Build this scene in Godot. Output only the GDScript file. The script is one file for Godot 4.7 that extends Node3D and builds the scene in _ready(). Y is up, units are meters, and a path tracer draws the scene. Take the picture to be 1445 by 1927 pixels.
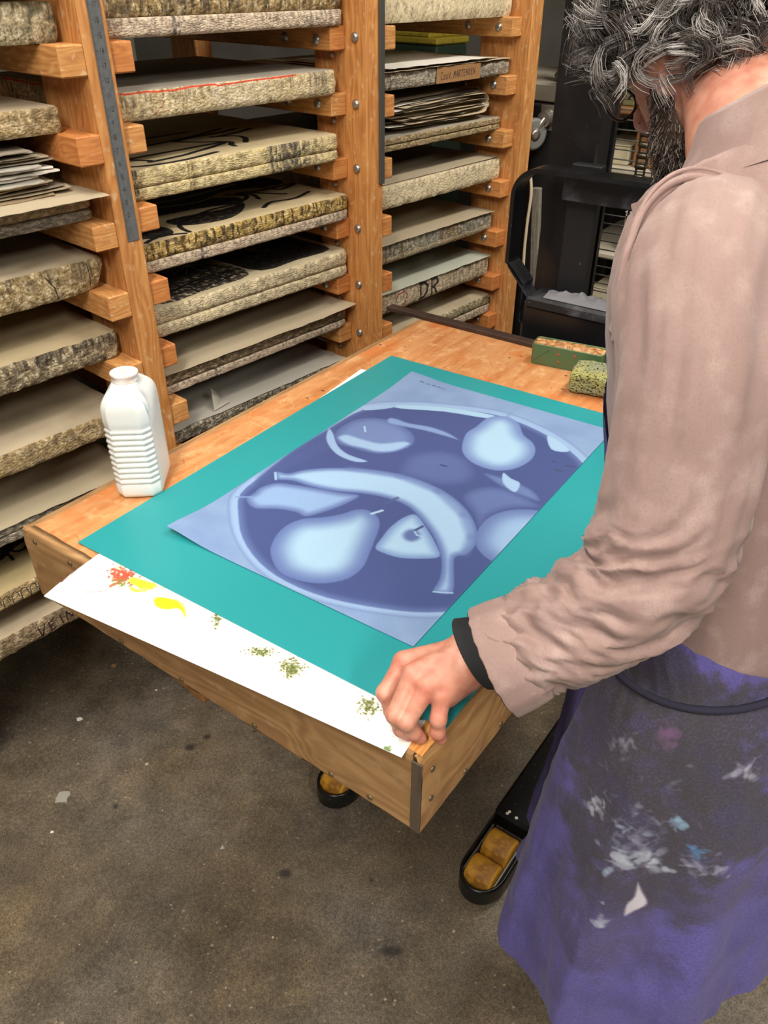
extends Node3D
# Print workshop: lithographic stones on a wooden rack, a wooden bench top carried by a stacker, a plate with a film on it, and the printer.
# World: camera at the origin of the ground plan, looking down the -z axis, y up, metres.

const FW := 1445.0
const FH := 1927.0
const FOCAL := 1495.3
const CAM := Vector3(0, 1.70, 0)
const PITCH := 34.3
const ROLL := 0.117
const TABLE_YAW := 35.9     # heading of the bench's long side
const RACK_YAW := 41.8      # heading of the rack's front
const RACK_D := 1.40        # distance of the rack's front plane

var cam_x: Vector3
var cam_u: Vector3
var cam_f: Vector3
var tl: Vector3             # along the bench, away from the camera
var ts: Vector3             # across the bench, to the right
var ru: Vector3             # along the rack, to the right
var rn: Vector3             # out of the rack
var rack_xf: Transform3D
var rng := RandomNumberGenerator.new()
var M := {}
var names := {}

# ------------------------------------------------------------------ pixels to places
func ray(px: float, py: float) -> Vector3:
	return cam_x * ((px - FW / 2) / FOCAL) + cam_u * ((FH / 2 - py) / FOCAL) + cam_f

func on_h(px: float, py: float, h: float) -> Vector3:
	var d := ray(px, py)
	return CAM + d * ((h - CAM.y) / d.y)

func at_z(px: float, py: float, z: float) -> Vector3:
	return CAM + ray(px, py) * z

func on_plane(px: float, py: float, p0: Vector3, n: Vector3) -> Vector3:
	var d := ray(px, py)
	return CAM + d * ((p0 - CAM).dot(n) / d.dot(n))

func rack_pt(u: float, y: float, w: float) -> Vector3:
	return ru * u + rn * (w - RACK_D) + Vector3(0, y, 0)

func tab_pt(a: float, b: float, y: float) -> Vector3:
	return tl * a + ts * b + Vector3(0, y, 0)

func on_tab(px: float, py: float, a: float) -> Vector2:   # (b, y) on the upright plane across the bench at a
	var p := on_plane(px, py, tl * a, tl)
	return Vector2(p.dot(ts), p.y)

func c8(r: float, g: float, b: float) -> Color:
	return Color(r / 255.0, g / 255.0, b / 255.0)

func lin(r: float, g: float, b: float) -> Color:
	return c8(r, g, b).srgb_to_linear()

# ------------------------------------------------------------------ mesh builder
class MB:
	var v := PackedVector3Array()
	var n := PackedVector3Array()
	var t := PackedVector2Array()
	var c := PackedColorArray()
	var ix := PackedInt32Array()
	var tinted := false

	func vert(p: Vector3, uv := Vector2.ZERO, nn := Vector3.ZERO, col := Color.WHITE) -> int:
		v.append(p); n.append(nn); t.append(uv); c.append(col)
		if col != Color.WHITE:
			tinted = true
		return v.size() - 1

	func tri(a: int, b: int, d: int) -> void:
		ix.append(a); ix.append(b); ix.append(d)

	# flat convex polygon facing away from mid
	func poly(pts: Array, uvs: Array, mid: Vector3, col := Color.WHITE) -> void:
		var cen := Vector3.ZERO
		for p in pts: cen += p
		cen /= pts.size()
		var nn: Vector3 = (pts[1] - pts[0]).cross(pts[2] - pts[0])
		if nn.length_squared() < 1e-18 and pts.size() > 3:
			nn = (pts[2] - pts[0]).cross(pts[3] - pts[0])
		nn = nn.normalized()
		if nn.dot(cen - mid) < 0: nn = -nn
		var first := v.size()
		for i in pts.size(): vert(pts[i], uvs[i] if uvs.size() > i else Vector2(pts[i].x, pts[i].y), nn, col)
		for i in range(1, pts.size() - 1): tri(first, first + i, first + i + 1)

	# box with chamfered edges; grain = axis that the texture's v follows
	func box(cen: Vector3, size: Vector3, bev := 0.002, bas := Basis(), grain := 1, off := Vector2.ZERO, col := Color.WHITE) -> void:
		var h := size / 2
		bev = minf(bev, minf(h.x, minf(h.y, h.z)) * 0.9)
		var face := func(ax: int, s: float) -> Array:
			var a1 := (ax + 1) % 3
			var a2 := (ax + 2) % 3
			var out := []
			for q in [[-1, -1], [1, -1], [1, 1], [-1, 1]]:
				var p := Vector3.ZERO
				p[ax] = s * h[ax]
				p[a1] = q[0] * (h[a1] - bev)
				p[a2] = q[1] * (h[a2] - bev)
				out.append(p)
			return out
		var uvf := func(p: Vector3, ax: int) -> Vector2:
			var g := grain
			var o := 0
			if ax == grain:
				g = (ax + 1) % 3
				o = (ax + 2) % 3
			else:
				o = 3 - ax - grain
			return Vector2(p[o], p[g]) + off
		var put := func(pts: Array, ax: int) -> void:
			var w := []
			var uvs := []
			for p in pts:
				w.append(cen + bas * p)
				uvs.append(uvf.call(p, ax))
			poly(w, uvs, cen, col)
		for ax in 3:
			for s in [-1.0, 1.0]: put.call(face.call(ax, s), ax)
		for ax in 3:                       # edges along ax
			var a1 := (ax + 1) % 3
			var a2 := (ax + 2) % 3
			for s1 in [-1.0, 1.0]:
				for s2 in [-1.0, 1.0]:
					var pts := []
					for e in [[0, -1], [0, 1], [1, 1], [1, -1]]:
						var p := Vector3.ZERO
						p[ax] = e[1] * (h[ax] - bev)
						p[a1] = s1 * (h[a1] - (bev if e[0] else 0.0))
						p[a2] = s2 * (h[a2] - (0.0 if e[0] else bev))
						pts.append(p)
					put.call(pts, a1)
		for sx in [-1.0, 1.0]:
			for sy in [-1.0, 1.0]:
				for sz in [-1.0, 1.0]:
					put.call([Vector3(sx * h.x, sy * (h.y - bev), sz * (h.z - bev)), Vector3(sx * (h.x - bev), sy * h.y, sz * (h.z - bev)), Vector3(sx * (h.x - bev), sy * (h.y - bev), sz * h.z)], 0)

	# surface through rows of points; closed joins the last column to the first; side = +1 or -1 picks the outside (0: away from each row's middle)
	func loft(rows: Array, closed := false, side := 0.0, uvs = null, cols = null, cap0 := false, cap1 := false) -> void:
		var nr := rows.size()
		var nc: int = rows[0].size()
		var width := nc + 1 if closed else nc
		var first := v.size()
		if side == 0.0:
			var vote := 0.0
			for r in [int(nr / 2), int(nr / 3), int(nr * 2 / 3)]:
				var mid := Vector3.ZERO
				for p in rows[r]: mid += p
				mid /= nc
				for k in nc:
					vote += signf(_nrm(rows, r, k, closed).dot(rows[r][k] - mid))
			side = 1.0 if vote >= 0 else -1.0
		for r in nr:
			for k in width:
				var kk := k % nc
				var uv: Vector2 = uvs[r][k] if uvs != null else Vector2(float(k) / (width - 1), float(r) / maxf(1, nr - 1))
				vert(rows[r][kk], uv, _nrm(rows, r, kk, closed) * side, cols[r][kk] if cols != null else Color.WHITE)
		for r in nr - 1:
			for k in width - 1:
				var a := first + r * width + k
				tri(a, a + 1, a + width + 1)
				tri(a, a + width + 1, a + width)
		for e in [[cap0, 0, 1], [cap1, nr - 1, nr - 2]]:
			if e[0]:
				var mid := Vector3.ZERO
				var inner := Vector3.ZERO
				for k in nc:
					mid += rows[e[1]][k]
					inner += rows[e[2]][k]
				mid /= nc
				inner /= nc
				var nn := (mid - inner).normalized()
				if mid.distance_to(inner) < 1e-6: nn = Vector3.UP
				var cm := vert(mid, Vector2(0.5, 0.5), nn, cols[e[1]][0] if cols != null else Color.WHITE)
				var f := v.size()
				for k in nc: vert(rows[e[1]][k], uvs[e[1]][k] if uvs != null else Vector2(0.5, 0.5), nn, cols[e[1]][k] if cols != null else Color.WHITE)
				for k in (nc if closed else nc - 1): tri(cm, f + k, f + (k + 1) % nc)

	func _nrm(rows: Array, r: int, k: int, closed: bool) -> Vector3:
		var nc: int = rows[r].size()
		var r0 := maxi(r - 1, 0)
		var r1 := mini(r + 1, rows.size() - 1)
		var k0 := (k - 1 + nc) % nc if closed else maxi(k - 1, 0)
		var k1 := (k + 1) % nc if closed else mini(k + 1, nc - 1)
		var du: Vector3 = rows[r][k1] - rows[r][k0]
		var dv: Vector3 = rows[r1][k] - rows[r0][k]
		var x := dv.cross(du)
		return x.normalized() if x.length_squared() > 1e-20 else Vector3.UP

	# round bar along points
	func tube(pts: Array, rad, sides := 8, caps := true, col = null) -> void:
		var rows := []
		var cols := []
		var up := Vector3.UP
		var d0: Vector3 = (pts[1] - pts[0]).normalized()
		if absf(d0.dot(up)) > 0.9: up = Vector3.RIGHT
		var x := d0.cross(up).normalized()
		for i in pts.size():
			var d: Vector3 = (pts[mini(i + 1, pts.size() - 1)] - pts[maxi(i - 1, 0)]).normalized()
			x = (x - d * x.dot(d)).normalized()
			var y := d.cross(x)
			var rr: float = rad[i] if rad is Array else rad
			var row := []
			var crow := []
			for k in sides:
				var a := TAU * k / sides
				row.append(pts[i] + (x * cos(a) + y * sin(a)) * rr)
				crow.append(col[i] if col is Array else (col if col != null else Color.WHITE))
			rows.append(row)
			cols.append(crow)
		loft(rows, true, 0.0, null, cols, caps, caps)

	# profile [(radius, height)] turned about an axis
	func lathe(prof: Array, xf: Transform3D, sides := 24, cap0 := true, cap1 := true) -> void:
		var rows := []
		for p in prof:
			var row := []
			for k in sides:
				var a := TAU * k / sides
				row.append(xf * Vector3(cos(a) * p.x, p.y, sin(a) * p.x))
			rows.append(row)
		loft(rows, true, 0.0, null, null, cap0, cap1)

	# thin sheet: rows of points on its upper face, given a thickness downward
	func sheet(rows: Array, thick: float, uvs = null, down := Vector3.DOWN) -> void:
		var low := []
		for r in rows:
			var q := []
			for p in r: q.append(p + down * thick)
			low.append(q)
		var s := 1.0 if _nrm(rows, rows.size() / 2, rows[0].size() / 2, false).dot(down) < 0 else -1.0
		loft(rows, false, s, uvs)
		loft(low, false, -s, uvs)
		var nr := rows.size()
		var nc: int = rows[0].size()
		var cen: Vector3 = rows[nr / 2][nc / 2] + down * thick * 0.5
		var rim := func(a: Vector3, b: Vector3) -> void: poly([a, b, b + down * thick, a + down * thick], [], cen)
		for k in nc - 1:
			rim.call(rows[0][k], rows[0][k + 1])
			rim.call(rows[nr - 1][k], rows[nr - 1][k + 1])
		for r in nr - 1:
			rim.call(rows[r][0], rows[r + 1][0])
			rim.call(rows[r][nc - 1], rows[r + 1][nc - 1])

	# outline (in the plane of two axes) pushed along a third, flat shaded
	func prism(pts: Array, along: Vector3, uvscale := 1.0) -> void:
		var cen := Vector3.ZERO
		for p in pts: cen += p
		cen = cen / pts.size() + along * 0.5
		var m := pts.size()
		for i in m:
			var a: Vector3 = pts[i]
			var b: Vector3 = pts[(i + 1) % m]
			var nn := (b - a).cross(along).normalized()
			var w := 0.0
			for j in m: w += ((pts[j] + pts[(j + 1) % m]) as Vector3).dot(Vector3.ZERO)
			var l := a.distance_to(b)
			var first := v.size()
			for q in [[a, Vector2(0, 0)], [b, Vector2(l, 0)], [b + along, Vector2(l, along.length())], [a + along, Vector2(0, along.length())]]:
				vert(q[0], q[1] * uvscale, Vector3.ZERO)
			tri(first, first + 1, first + 2)
			tri(first, first + 2, first + 3)
		var ax := along.normalized()
		var ex: Vector3 = (pts[1] - pts[0]).normalized()
		var ey := ax.cross(ex)
		var flat := PackedVector2Array()
		for p in pts: flat.append(Vector2((p - pts[0]).dot(ex), (p - pts[0]).dot(ey)))
		var tr := Geometry2D.triangulate_polygon(flat)
		for e in [[Vector3.ZERO, -ax], [along, ax]]:
			var first := v.size()
			for i in m: vert(pts[i] + e[0], flat[i] * uvscale, e[1])
			for i in range(0, tr.size(), 3): tri(first + tr[i], first + tr[i + 1], first + tr[i + 2])
		# turn the walls outward
		var area := 0.0
		for i in m: area += flat[i].cross(flat[(i + 1) % m])
		var sgn := 1.0 if area > 0 else -1.0
		var base := v.size() - 2 * m - 4 * m
		for i in m:
			var a: Vector3 = pts[i]
			var b: Vector3 = pts[(i + 1) % m]
			var nn := (b - a).cross(along).normalized() * sgn
			for q in 4: n[base + i * 4 + q] = nn

	func commit(into: ArrayMesh = null) -> ArrayMesh:
		var acc := PackedVector3Array()
		var need := false
		for i in n.size():
			if n[i] == Vector3.ZERO:
				need = true
				break
		if need:
			acc.resize(v.size())
			for i in range(0, ix.size(), 3):
				var g := (v[ix[i + 2]] - v[ix[i]]).cross(v[ix[i + 1]] - v[ix[i]])
				acc[ix[i]] += g; acc[ix[i + 1]] += g; acc[ix[i + 2]] += g
			for i in n.size():
				if n[i] == Vector3.ZERO: n[i] = acc[i].normalized() if acc[i].length_squared() > 0 else Vector3.UP
		for i in range(0, ix.size(), 3):
			var a := ix[i]
			var b := ix[i + 1]
			var d := ix[i + 2]
			if (v[d] - v[a]).cross(v[b] - v[a]).dot(n[a] + n[b] + n[d]) < 0:
				ix[i + 1] = d
				ix[i + 2] = b
		var arr := []
		arr.resize(Mesh.ARRAY_MAX)
		arr[Mesh.ARRAY_VERTEX] = v
		arr[Mesh.ARRAY_NORMAL] = n
		arr[Mesh.ARRAY_TEX_UV] = t
		if tinted: arr[Mesh.ARRAY_COLOR] = c
		arr[Mesh.ARRAY_INDEX] = ix
		var am := into if into else ArrayMesh.new()
		am.add_surface_from_arrays(Mesh.PRIMITIVE_TRIANGLES, arr)
		return am

# ------------------------------------------------------------------ nodes
func numbered(called: String) -> String:
	names[called] = names.get(called, -1) + 1
	return called if names[called] == 0 else "%s_%03d" % [called, names[called]]

func tag(o: Node, label: String, category := "", group := "", kind := "") -> void:
	if label: o.set_meta("label", label)
	if category: o.set_meta("category", category)
	if group: o.set_meta("group", group)
	if kind: o.set_meta("kind", kind)

func thing(called: String, label: String, category: String, xf: Transform3D, group := "") -> Node3D:
	var o := Node3D.new()
	o.name = numbered(called)
	add_child(o)
	o.transform = xf
	tag(o, label, category, group)
	return o

# a part whose mesh is in its thing's own axes
func part(parent: Node3D, called: String, mb, m: Material, xf := Transform3D()) -> MeshInstance3D:
	var o := MeshInstance3D.new()
	o.name = called
	o.mesh = mb.commit() if mb is MB else mb
	o.transform = xf
	if m: o.material_override = m
	parent.add_child(o, true)
	return o

# a part whose mesh is in world coordinates
func wpart(parent: Node3D, called: String, mb, m: Material) -> MeshInstance3D:
	return part(parent, called, mb, m, world_of(parent).affine_inverse())

func world_of(o: Node3D) -> Transform3D:
	var x := o.transform
	var p := o.get_parent()
	while p is Node3D and p != self:
		x = p.transform * x
		p = p.get_parent()
	return x

func struct(called: String, mb, m: Material, label: String) -> MeshInstance3D:
	var o := part(self, called, mb, m)
	tag(o, label, "", "", "structure")
	return o

# ------------------------------------------------------------------ materials and textures
func mat(called: String, col: Color, rough := 0.7, tex: Texture2D = null, extra := {}) -> StandardMaterial3D:
	var m := StandardMaterial3D.new()
	m.resource_name = called
	m.albedo_color = col
	m.roughness = rough
	m.albedo_texture = tex
	m.cull_mode = BaseMaterial3D.CULL_DISABLED
	for k in extra: m.set(k, extra[k])
	M[called] = m
	return m

func noise(sd: int, freq: float, oct := 4, kind := FastNoiseLite.TYPE_SIMPLEX_SMOOTH) -> FastNoiseLite:
	var n := FastNoiseLite.new()
	n.seed = sd
	n.frequency = freq
	n.fractal_octaves = oct
	n.noise_type = kind
	return n

# bytes of a tiling noise picture, drawn at (w / sx, h / sy) and stretched to (w, h)
func nb(w: int, h: int, sd: int, freq: float, oct := 4, sx := 1, sy := 1, tile := true) -> PackedByteArray:
	var n := noise(sd, freq, oct)
	var im: Image = n.get_seamless_image(maxi(8, w / sx), maxi(8, h / sy)) if tile else n.get_image(maxi(8, w / sx), maxi(8, h / sy))
	im.convert(Image.FORMAT_L8)
	if sx > 1 or sy > 1: im.resize(w, h, Image.INTERPOLATE_CUBIC)
	return im.get_data()

func pic(w: int, h: int, data: PackedByteArray) -> ImageTexture:
	return ImageTexture.create_from_image(Image.create_from_data(w, h, false, Image.FORMAT_RGB8, data))

func grey_tex(w: int, h: int, sd: int, freq: float, oct := 4, sx := 1, sy := 1) -> ImageTexture:
	return ImageTexture.create_from_image(Image.create_from_data(w, h, false, Image.FORMAT_L8, nb(w, h, sd, freq, oct, sx, sy)))

func wood_tex(sd: int, dark: Color, light: Color, scuff := 0.0, w := 256, h := 512) -> ImageTexture:
	var fine := nb(w, h, sd, 0.09, 3, 1, 32)
	var fibre := nb(w, h, sd + 1, 0.25, 2, 1, 12)
	var warp := nb(w, h, sd + 2, 0.012, 3, 1, 4)
	var blot := nb(w, h, sd + 3, 0.02, 4)
	var sc := nb(w, h, sd + 4, 0.05, 5)
	var out := PackedByteArray()
	out.resize(w * h * 3)
	var ws := c8(226, 206, 176)
	for y in h:
		for x in w:
			var i := y * w + x
			var ring := 0.5 + 0.5 * sin(TAU * (float(x) / w * 9.0 + warp[i] / 255.0 * 5.0))
			var k := 0.34 * ring + 0.38 * fine[i] / 255.0 + 0.16 * fibre[i] / 255.0 + 0.22 * (blot[i] / 255.0) - 0.05
			var cr := dark.lerp(light, clampf(k, 0, 1))
			if scuff > 0.0:
				var s := clampf((sc[i] / 255.0 - 0.66) * 5.0, 0, 1) * scuff * (0.5 + fibre[i] / 510.0)
				cr = cr.lerp(ws, s)
			out[i * 3] = int(clampf(cr.r, 0, 1) * 255)
			out[i * 3 + 1] = int(clampf(cr.g, 0, 1) * 255)
			out[i * 3 + 2] = int(clampf(cr.b, 0, 1) * 255)
	return pic(w, h, out)

# a small painter on RGB bytes
class Paint:
	var w: int
	var h: int
	var d := PackedByteArray()
	func _init(ww: int, hh: int, col: Color) -> void:
		w = ww
		h = hh
		d.resize(w * h * 3)
		for i in w * h:
			d[i * 3] = int(col.r * 255)
			d[i * 3 + 1] = int(col.g * 255)
			d[i * 3 + 2] = int(col.b * 255)
	func mix(x: int, y: int, col: Color, a: float) -> void:
		if x < 0 or y < 0 or x >= w or y >= h or a <= 0.0: return
		var i := (y * w + x) * 3
		a = minf(a, 1.0)
		d[i] = int(lerpf(d[i], col.r * 255, a))
		d[i + 1] = int(lerpf(d[i + 1], col.g * 255, a))
		d[i + 2] = int(lerpf(d[i + 2], col.b * 255, a))
	func dot(p: Vector2, r: float, col: Color, a := 1.0, soft := 1.0, sx := 1.0) -> void:
		for y in range(int(p.y - r - soft - 1), int(p.y + r + soft + 2)):
			for x in range(int(p.x - (r + soft) * sx - 1), int(p.x + (r + soft) * sx + 2)):
				var q := Vector2((x - p.x) / sx, y - p.y).length()
				mix(x, y, col, a * clampf((r - q) / soft + 0.5, 0, 1))
	func line(pts: Array, r: float, col: Color, a := 1.0, soft := 1.0) -> void:
		for i in pts.size() - 1:
			var p: Vector2 = pts[i]
			var q: Vector2 = pts[i + 1]
			var lo := p.min(q) - Vector2.ONE * (r + soft + 1)
			var hi := p.max(q) + Vector2.ONE * (r + soft + 1)
			for y in range(maxi(0, int(lo.y)), mini(h, int(hi.y) + 1)):
				for x in range(maxi(0, int(lo.x)), mini(w, int(hi.x) + 1)):
					var e := Vector2(x, y)
					var z := Geometry2D.get_closest_point_to_segment(e, p, q).distance_to(e)
					mix(x, y, col, a * clampf((r - z) / soft + 0.5, 0, 1))
	# filled outline; depth(distance from the outline in pixels, point) gives the colour, feather softens the rim
	func fill(pts: PackedVector2Array, tone: Callable, feather := 1.0, clip := 1e9) -> void:
		var lo := pts[0]
		var hi := pts[0]
		for p in pts:
			lo = lo.min(p)
			hi = hi.max(p)
		var m := pts.size()
		for y in range(maxi(0, int(lo.y)), mini(h, int(hi.y) + 2)):
			for x in range(maxi(0, int(lo.x)), mini(w, int(hi.x) + 2)):
				var e := Vector2(x, y)
				if not Geometry2D.is_point_in_polygon(e, pts): continue
				var best := 1e9
				for k in m:
					var z := Geometry2D.get_closest_point_to_segment(e, pts[k], pts[(k + 1) % m]).distance_squared_to(e)
					if z < best: best = z
				best = sqrt(best)
				mix(x, y, tone.call(best, e), clampf(best / feather, 0, 1))
	func tex() -> ImageTexture:
		return ImageTexture.create_from_image(Image.create_from_data(w, h, false, Image.FORMAT_RGB8, d))

func smooth_ring(pts: Array, n := 3) -> PackedVector2Array:   # Catmull-Rom through a closed outline
	var out := PackedVector2Array()
	var m := pts.size()
	for i in m:
		var a: Vector2 = pts[(i - 1 + m) % m]
		var b: Vector2 = pts[i]
		var c: Vector2 = pts[(i + 1) % m]
		var e: Vector2 = pts[(i + 2) % m]
		for k in n: out.append(b.cubic_interpolate(c, a, e, float(k) / n))
	return out

func spline3(pts: Array, n: int) -> Array:     # open Catmull-Rom in 3D
	var out := []
	var m := pts.size()
	for i in m - 1:
		for k in n: out.append((pts[i] as Vector3).cubic_interpolate(pts[i + 1], pts[maxi(i - 1, 0)], pts[mini(i + 2, m - 1)], float(k) / n))
	out.append(pts[m - 1])
	return out

# ------------------------------------------------------------------ scene
func _ready() -> void:
	rng.seed = 7
	var p := deg_to_rad(PITCH)
	var r := deg_to_rad(ROLL)
	var x0 := Vector3(1, 0, 0)
	var u0 := Vector3(0, cos(p), -sin(p))
	cam_f = Vector3(0, -sin(p), -cos(p))
	cam_x = x0 * cos(r) + u0 * sin(r)
	cam_u = -x0 * sin(r) + u0 * cos(r)
	var ty := deg_to_rad(TABLE_YAW)
	tl = Vector3(sin(ty), 0, -cos(ty))
	ts = Vector3(cos(ty), 0, sin(ty))
	var ry := deg_to_rad(RACK_YAW)
	ru = Vector3(sin(ry), 0, -cos(ry))
	rn = Vector3(cos(ry), 0, sin(ry))
	rack_xf = Transform3D(Basis(ru, Vector3.UP, rn), -rn * RACK_D)

	var cam := Camera3D.new()
	cam.name = "camera"
	cam.transform = Transform3D(Basis(cam_x, cam_u, -cam_f), CAM)
	cam.fov = rad_to_deg(2 * atan(FH / 2 / FOCAL))
	cam.near = 0.02
	cam.far = 60
	cam.current = true
	add_child(cam)

	var env := Environment.new()
	env.background_mode = Environment.BG_COLOR
	env.background_color = Color(0.02, 0.02, 0.02)
	env.tonemap_mode = Environment.TONE_MAPPER_LINEAR
	env.tonemap_exposure = 1.28
	env.sdfgi_enabled = true
	env.ssao_enabled = true
	env.ssil_enabled = true
	var we := WorldEnvironment.new()
	we.name = "environment"
	we.environment = env
	add_child(we)

	# ceiling luminaires (all of them above and behind the camera, or past the rack)
	make_materials()
	luminaire(Vector3(-0.45, 2.95, 0.95), 90.0, 6.2)
	luminaire(Vector3(1.35, 2.95, 1.15), 90.0, 4.6)
	luminaire(Vector3(-0.55, 2.95, -0.70), 90.0, 2.2)
	luminaire(Vector3(1.25, 2.95, -1.75), 48.0, 4.0)  # unseen extra lamp, added to brighten the shelving and mast

	build_room()
	build_rack()
	build_stones()
	build_papers()
	build_bench()
	build_on_bench()
	build_stacker()
	build_background()
	build_person()
	build_floor_bits()

func luminaire(at: Vector3, yaw: float, energy: float) -> void:
	var t := thing("ceiling_lamp", "white fluorescent ceiling lamp with glowing tubes under the ceiling", "lamp", Transform3D(Basis(Vector3.UP, deg_to_rad(yaw)), at), "ceiling lamps")
	var b := MB.new()
	b.box(Vector3(0, 0.07, 0), Vector3(1.50, 0.06, 0.30), 0.008)
	part(t, "housing", b, M.lamp_white)
	for s: float in [-1.0, 1.0]:
		var q := MB.new()
		q.tube([Vector3(-0.70, 0.022, s * 0.08), Vector3(0.70, 0.022, s * 0.08)], 0.014, 12)
		part(t, "lamp_tube", q, M.lamp_glow)
	var l := AreaLight3D.new()
	l.name = "lamp_light"
	l.light_color = Color(1.0, 0.972, 0.935)
	l.light_energy = energy
	l.area_size = Vector2(1.45, 0.28)
	if "area_range" in l: l.set("area_range", 14.0)
	l.shadow_enabled = true
	l.transform = Transform3D(Basis(Vector3.RIGHT, -PI / 2), Vector3(0, -0.005, 0))
	t.add_child(l)

func make_materials() -> void:
	mat("lamp_white", c8(235, 235, 230), 0.5)
	mat("lamp_glow", c8(255, 250, 240), 0.4, null, {"emission_enabled": true, "emission": c8(255, 248, 232), "emission_energy_multiplier": 3.0})
	mat("plaster", c8(206, 202, 188), 0.9, grey_tone(256, 11, c8(132, 128, 118), c8(156, 152, 142)), {"uv1_triplanar": true, "uv1_scale": Vector3(0.5, 0.5, 0.5), "uv1_world_triplanar": true})
	M.plaster.albedo_color = Color.WHITE
	var pine := wood_tex(21, c8(172, 110, 58), c8(228, 172, 106), 0.75)
	var pine2 := wood_tex(31, c8(176, 112, 60), c8(230, 172, 106), 0.3)
	for k in 3:
		mat("post%d" % k, [c8(255, 252, 246), c8(244, 238, 230), c8(255, 246, 232)][k], 0.55, pine, {"uv1_scale": Vector3(3.5, 1.1, 1), "uv1_offset": Vector3(0.31 * k, 0.17 * k, 0)})
		mat("rail%d" % k, [c8(255, 244, 230), c8(255, 255, 250), c8(246, 226, 208)][k], 0.6, [pine2, pine, pine2][k], {"uv1_scale": Vector3(5.0, 1.4, 1), "uv1_offset": Vector3(0.21 * k, 0.4 * k, 0)})
	mat("bolt", c8(176, 170, 160), 0.35, null, {"metallic": 0.85})
	mat("steel_ruler", Color.WHITE, 0.5, ruler_tex(), {"metallic": 0.2})
	mat("dark_strip", c8(78, 78, 74), 0.5, null, {"metallic": 0.2})
	mat("screw", c8(150, 135, 105), 0.4, null, {"metallic": 0.8})
	mat("black_paint", Color.WHITE, 0.32, grime_tex(71, c8(20, 20, 22), c8(70, 72, 76), 0.25, 90), {"uv1_triplanar": true, "uv1_scale": Vector3(2.2, 2.2, 2.2), "metallic_specular": 0.5})
	mat("black_matt", Color.WHITE, 0.5, grime_tex(72, c8(24, 24, 26), c8(60, 62, 66), 0.18, 40), {"uv1_triplanar": true, "uv1_scale": Vector3(1.4, 1.4, 1.4)})
	mat("leg_black", Color.WHITE, 0.28, grime_tex(73, c8(16, 17, 17), c8(88, 88, 84), 0.35, 420), {"uv1_triplanar": true, "uv1_scale": Vector3(1.9, 1.9, 1.9)})
	mat("dusty_plate", Color.WHITE, 0.5, grime_tex(74, c8(26, 27, 30), c8(130, 134, 142), 0.75, 60), {"uv1_triplanar": true, "uv1_scale": Vector3(2.6, 2.6, 2.6)})
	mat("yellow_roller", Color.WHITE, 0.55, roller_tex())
	mat("roller_plate", c8(140, 138, 132), 0.4, null, {"metallic": 0.7})
	mat("wire", c8(120, 118, 112), 0.4, null, {"metallic": 0.5})
	mat("chain", c8(96, 88, 74), 0.35, null, {"metallic": 0.85})
	mat("white_plastic", c8(232, 234, 230), 0.32, null, {"subsurf_scatter_enabled": true, "subsurf_scatter_strength": 0.15})
	mat("jug_side", Color.WHITE, 0.36, grime_tex(75, c8(228, 230, 222), c8(200, 196, 180), 0.5, 30), {"uv1_triplanar": true, "uv1_scale": Vector3(6, 6, 6)})
	mat("jug_mouth", Color.WHITE, 0.45, grime_tex(76, c8(232, 230, 224), c8(190, 120, 90), 0.4, 160), {"uv1_triplanar": true, "uv1_scale": Vector3(14, 14, 14)})
	mat("concrete", Color.WHITE, 0.72, floor_tex(), {"uv1_scale": Vector3(1, 1, 1)})
	M.concrete.detail_enabled = true
	M.concrete.detail_albedo = speck_tex()
	M.concrete.detail_blend_mode = BaseMaterial3D.BLEND_MODE_MUL
	M.concrete.detail_uv_layer = BaseMaterial3D.DETAIL_UV_2
	M.concrete.uv2_scale = Vector3(1, 1, 1)
	M.concrete.heightmap_enabled = true
	M.concrete.heightmap_texture = grey_tex(512, 512, 81, 0.09, 4)
	M.concrete.heightmap_scale = 0.35
	for k in 6:
		var cs = [c8(182, 168, 140), c8(236, 232, 222), c8(176, 172, 160), c8(160, 138, 108), c8(206, 190, 160), c8(146, 136, 118)][k]
		mat("paper%d" % k, cs, 0.85, M.get("paper_fibre_tex", null))
	mat("kraft", c8(166, 124, 78), 0.85)

func grey_tone(s: int, sd: int, a: Color, b: Color) -> ImageTexture:
	var n := nb(s, s, sd, 0.02, 5)
	var out := PackedByteArray()
	out.resize(s * s * 3)
	for i in s * s:
		var cr := a.lerp(b, n[i] / 255.0)
		out[i * 3] = int(cr.r * 255)
		out[i * 3 + 1] = int(cr.g * 255)
		out[i * 3 + 2] = int(cr.b * 255)
	return pic(s, s, out)

# base colour with blotches of dirt and small splashes
func grime_tex(sd: int, base: Color, dirt: Color, amount: float, splashes: int, s := 256) -> ImageTexture:
	var n := nb(s, s, sd, 0.012, 5)
	var f := nb(s, s, sd + 5, 0.12, 3)
	var p := Paint.new(s, s, base)
	for y in s:
		for x in s:
			var i := y * s + x
			p.mix(x, y, dirt, clampf((n[i] / 255.0 - 0.5) * 2.6, 0, 1) * amount * (0.4 + 0.6 * f[i] / 255.0) + 0.03 * f[i] / 255.0)
	var g := RandomNumberGenerator.new()
	g.seed = sd
	for k in splashes: p.dot(Vector2(g.randf() * s, g.randf() * s), g.randf_range(0.1, 0.7), base.lerp(c8(222, 218, 208), 0.85) if base.get_luminance() < 0.4 else dirt, g.randf_range(0.3, 0.95), 0.8)
	return p.tex()

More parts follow.
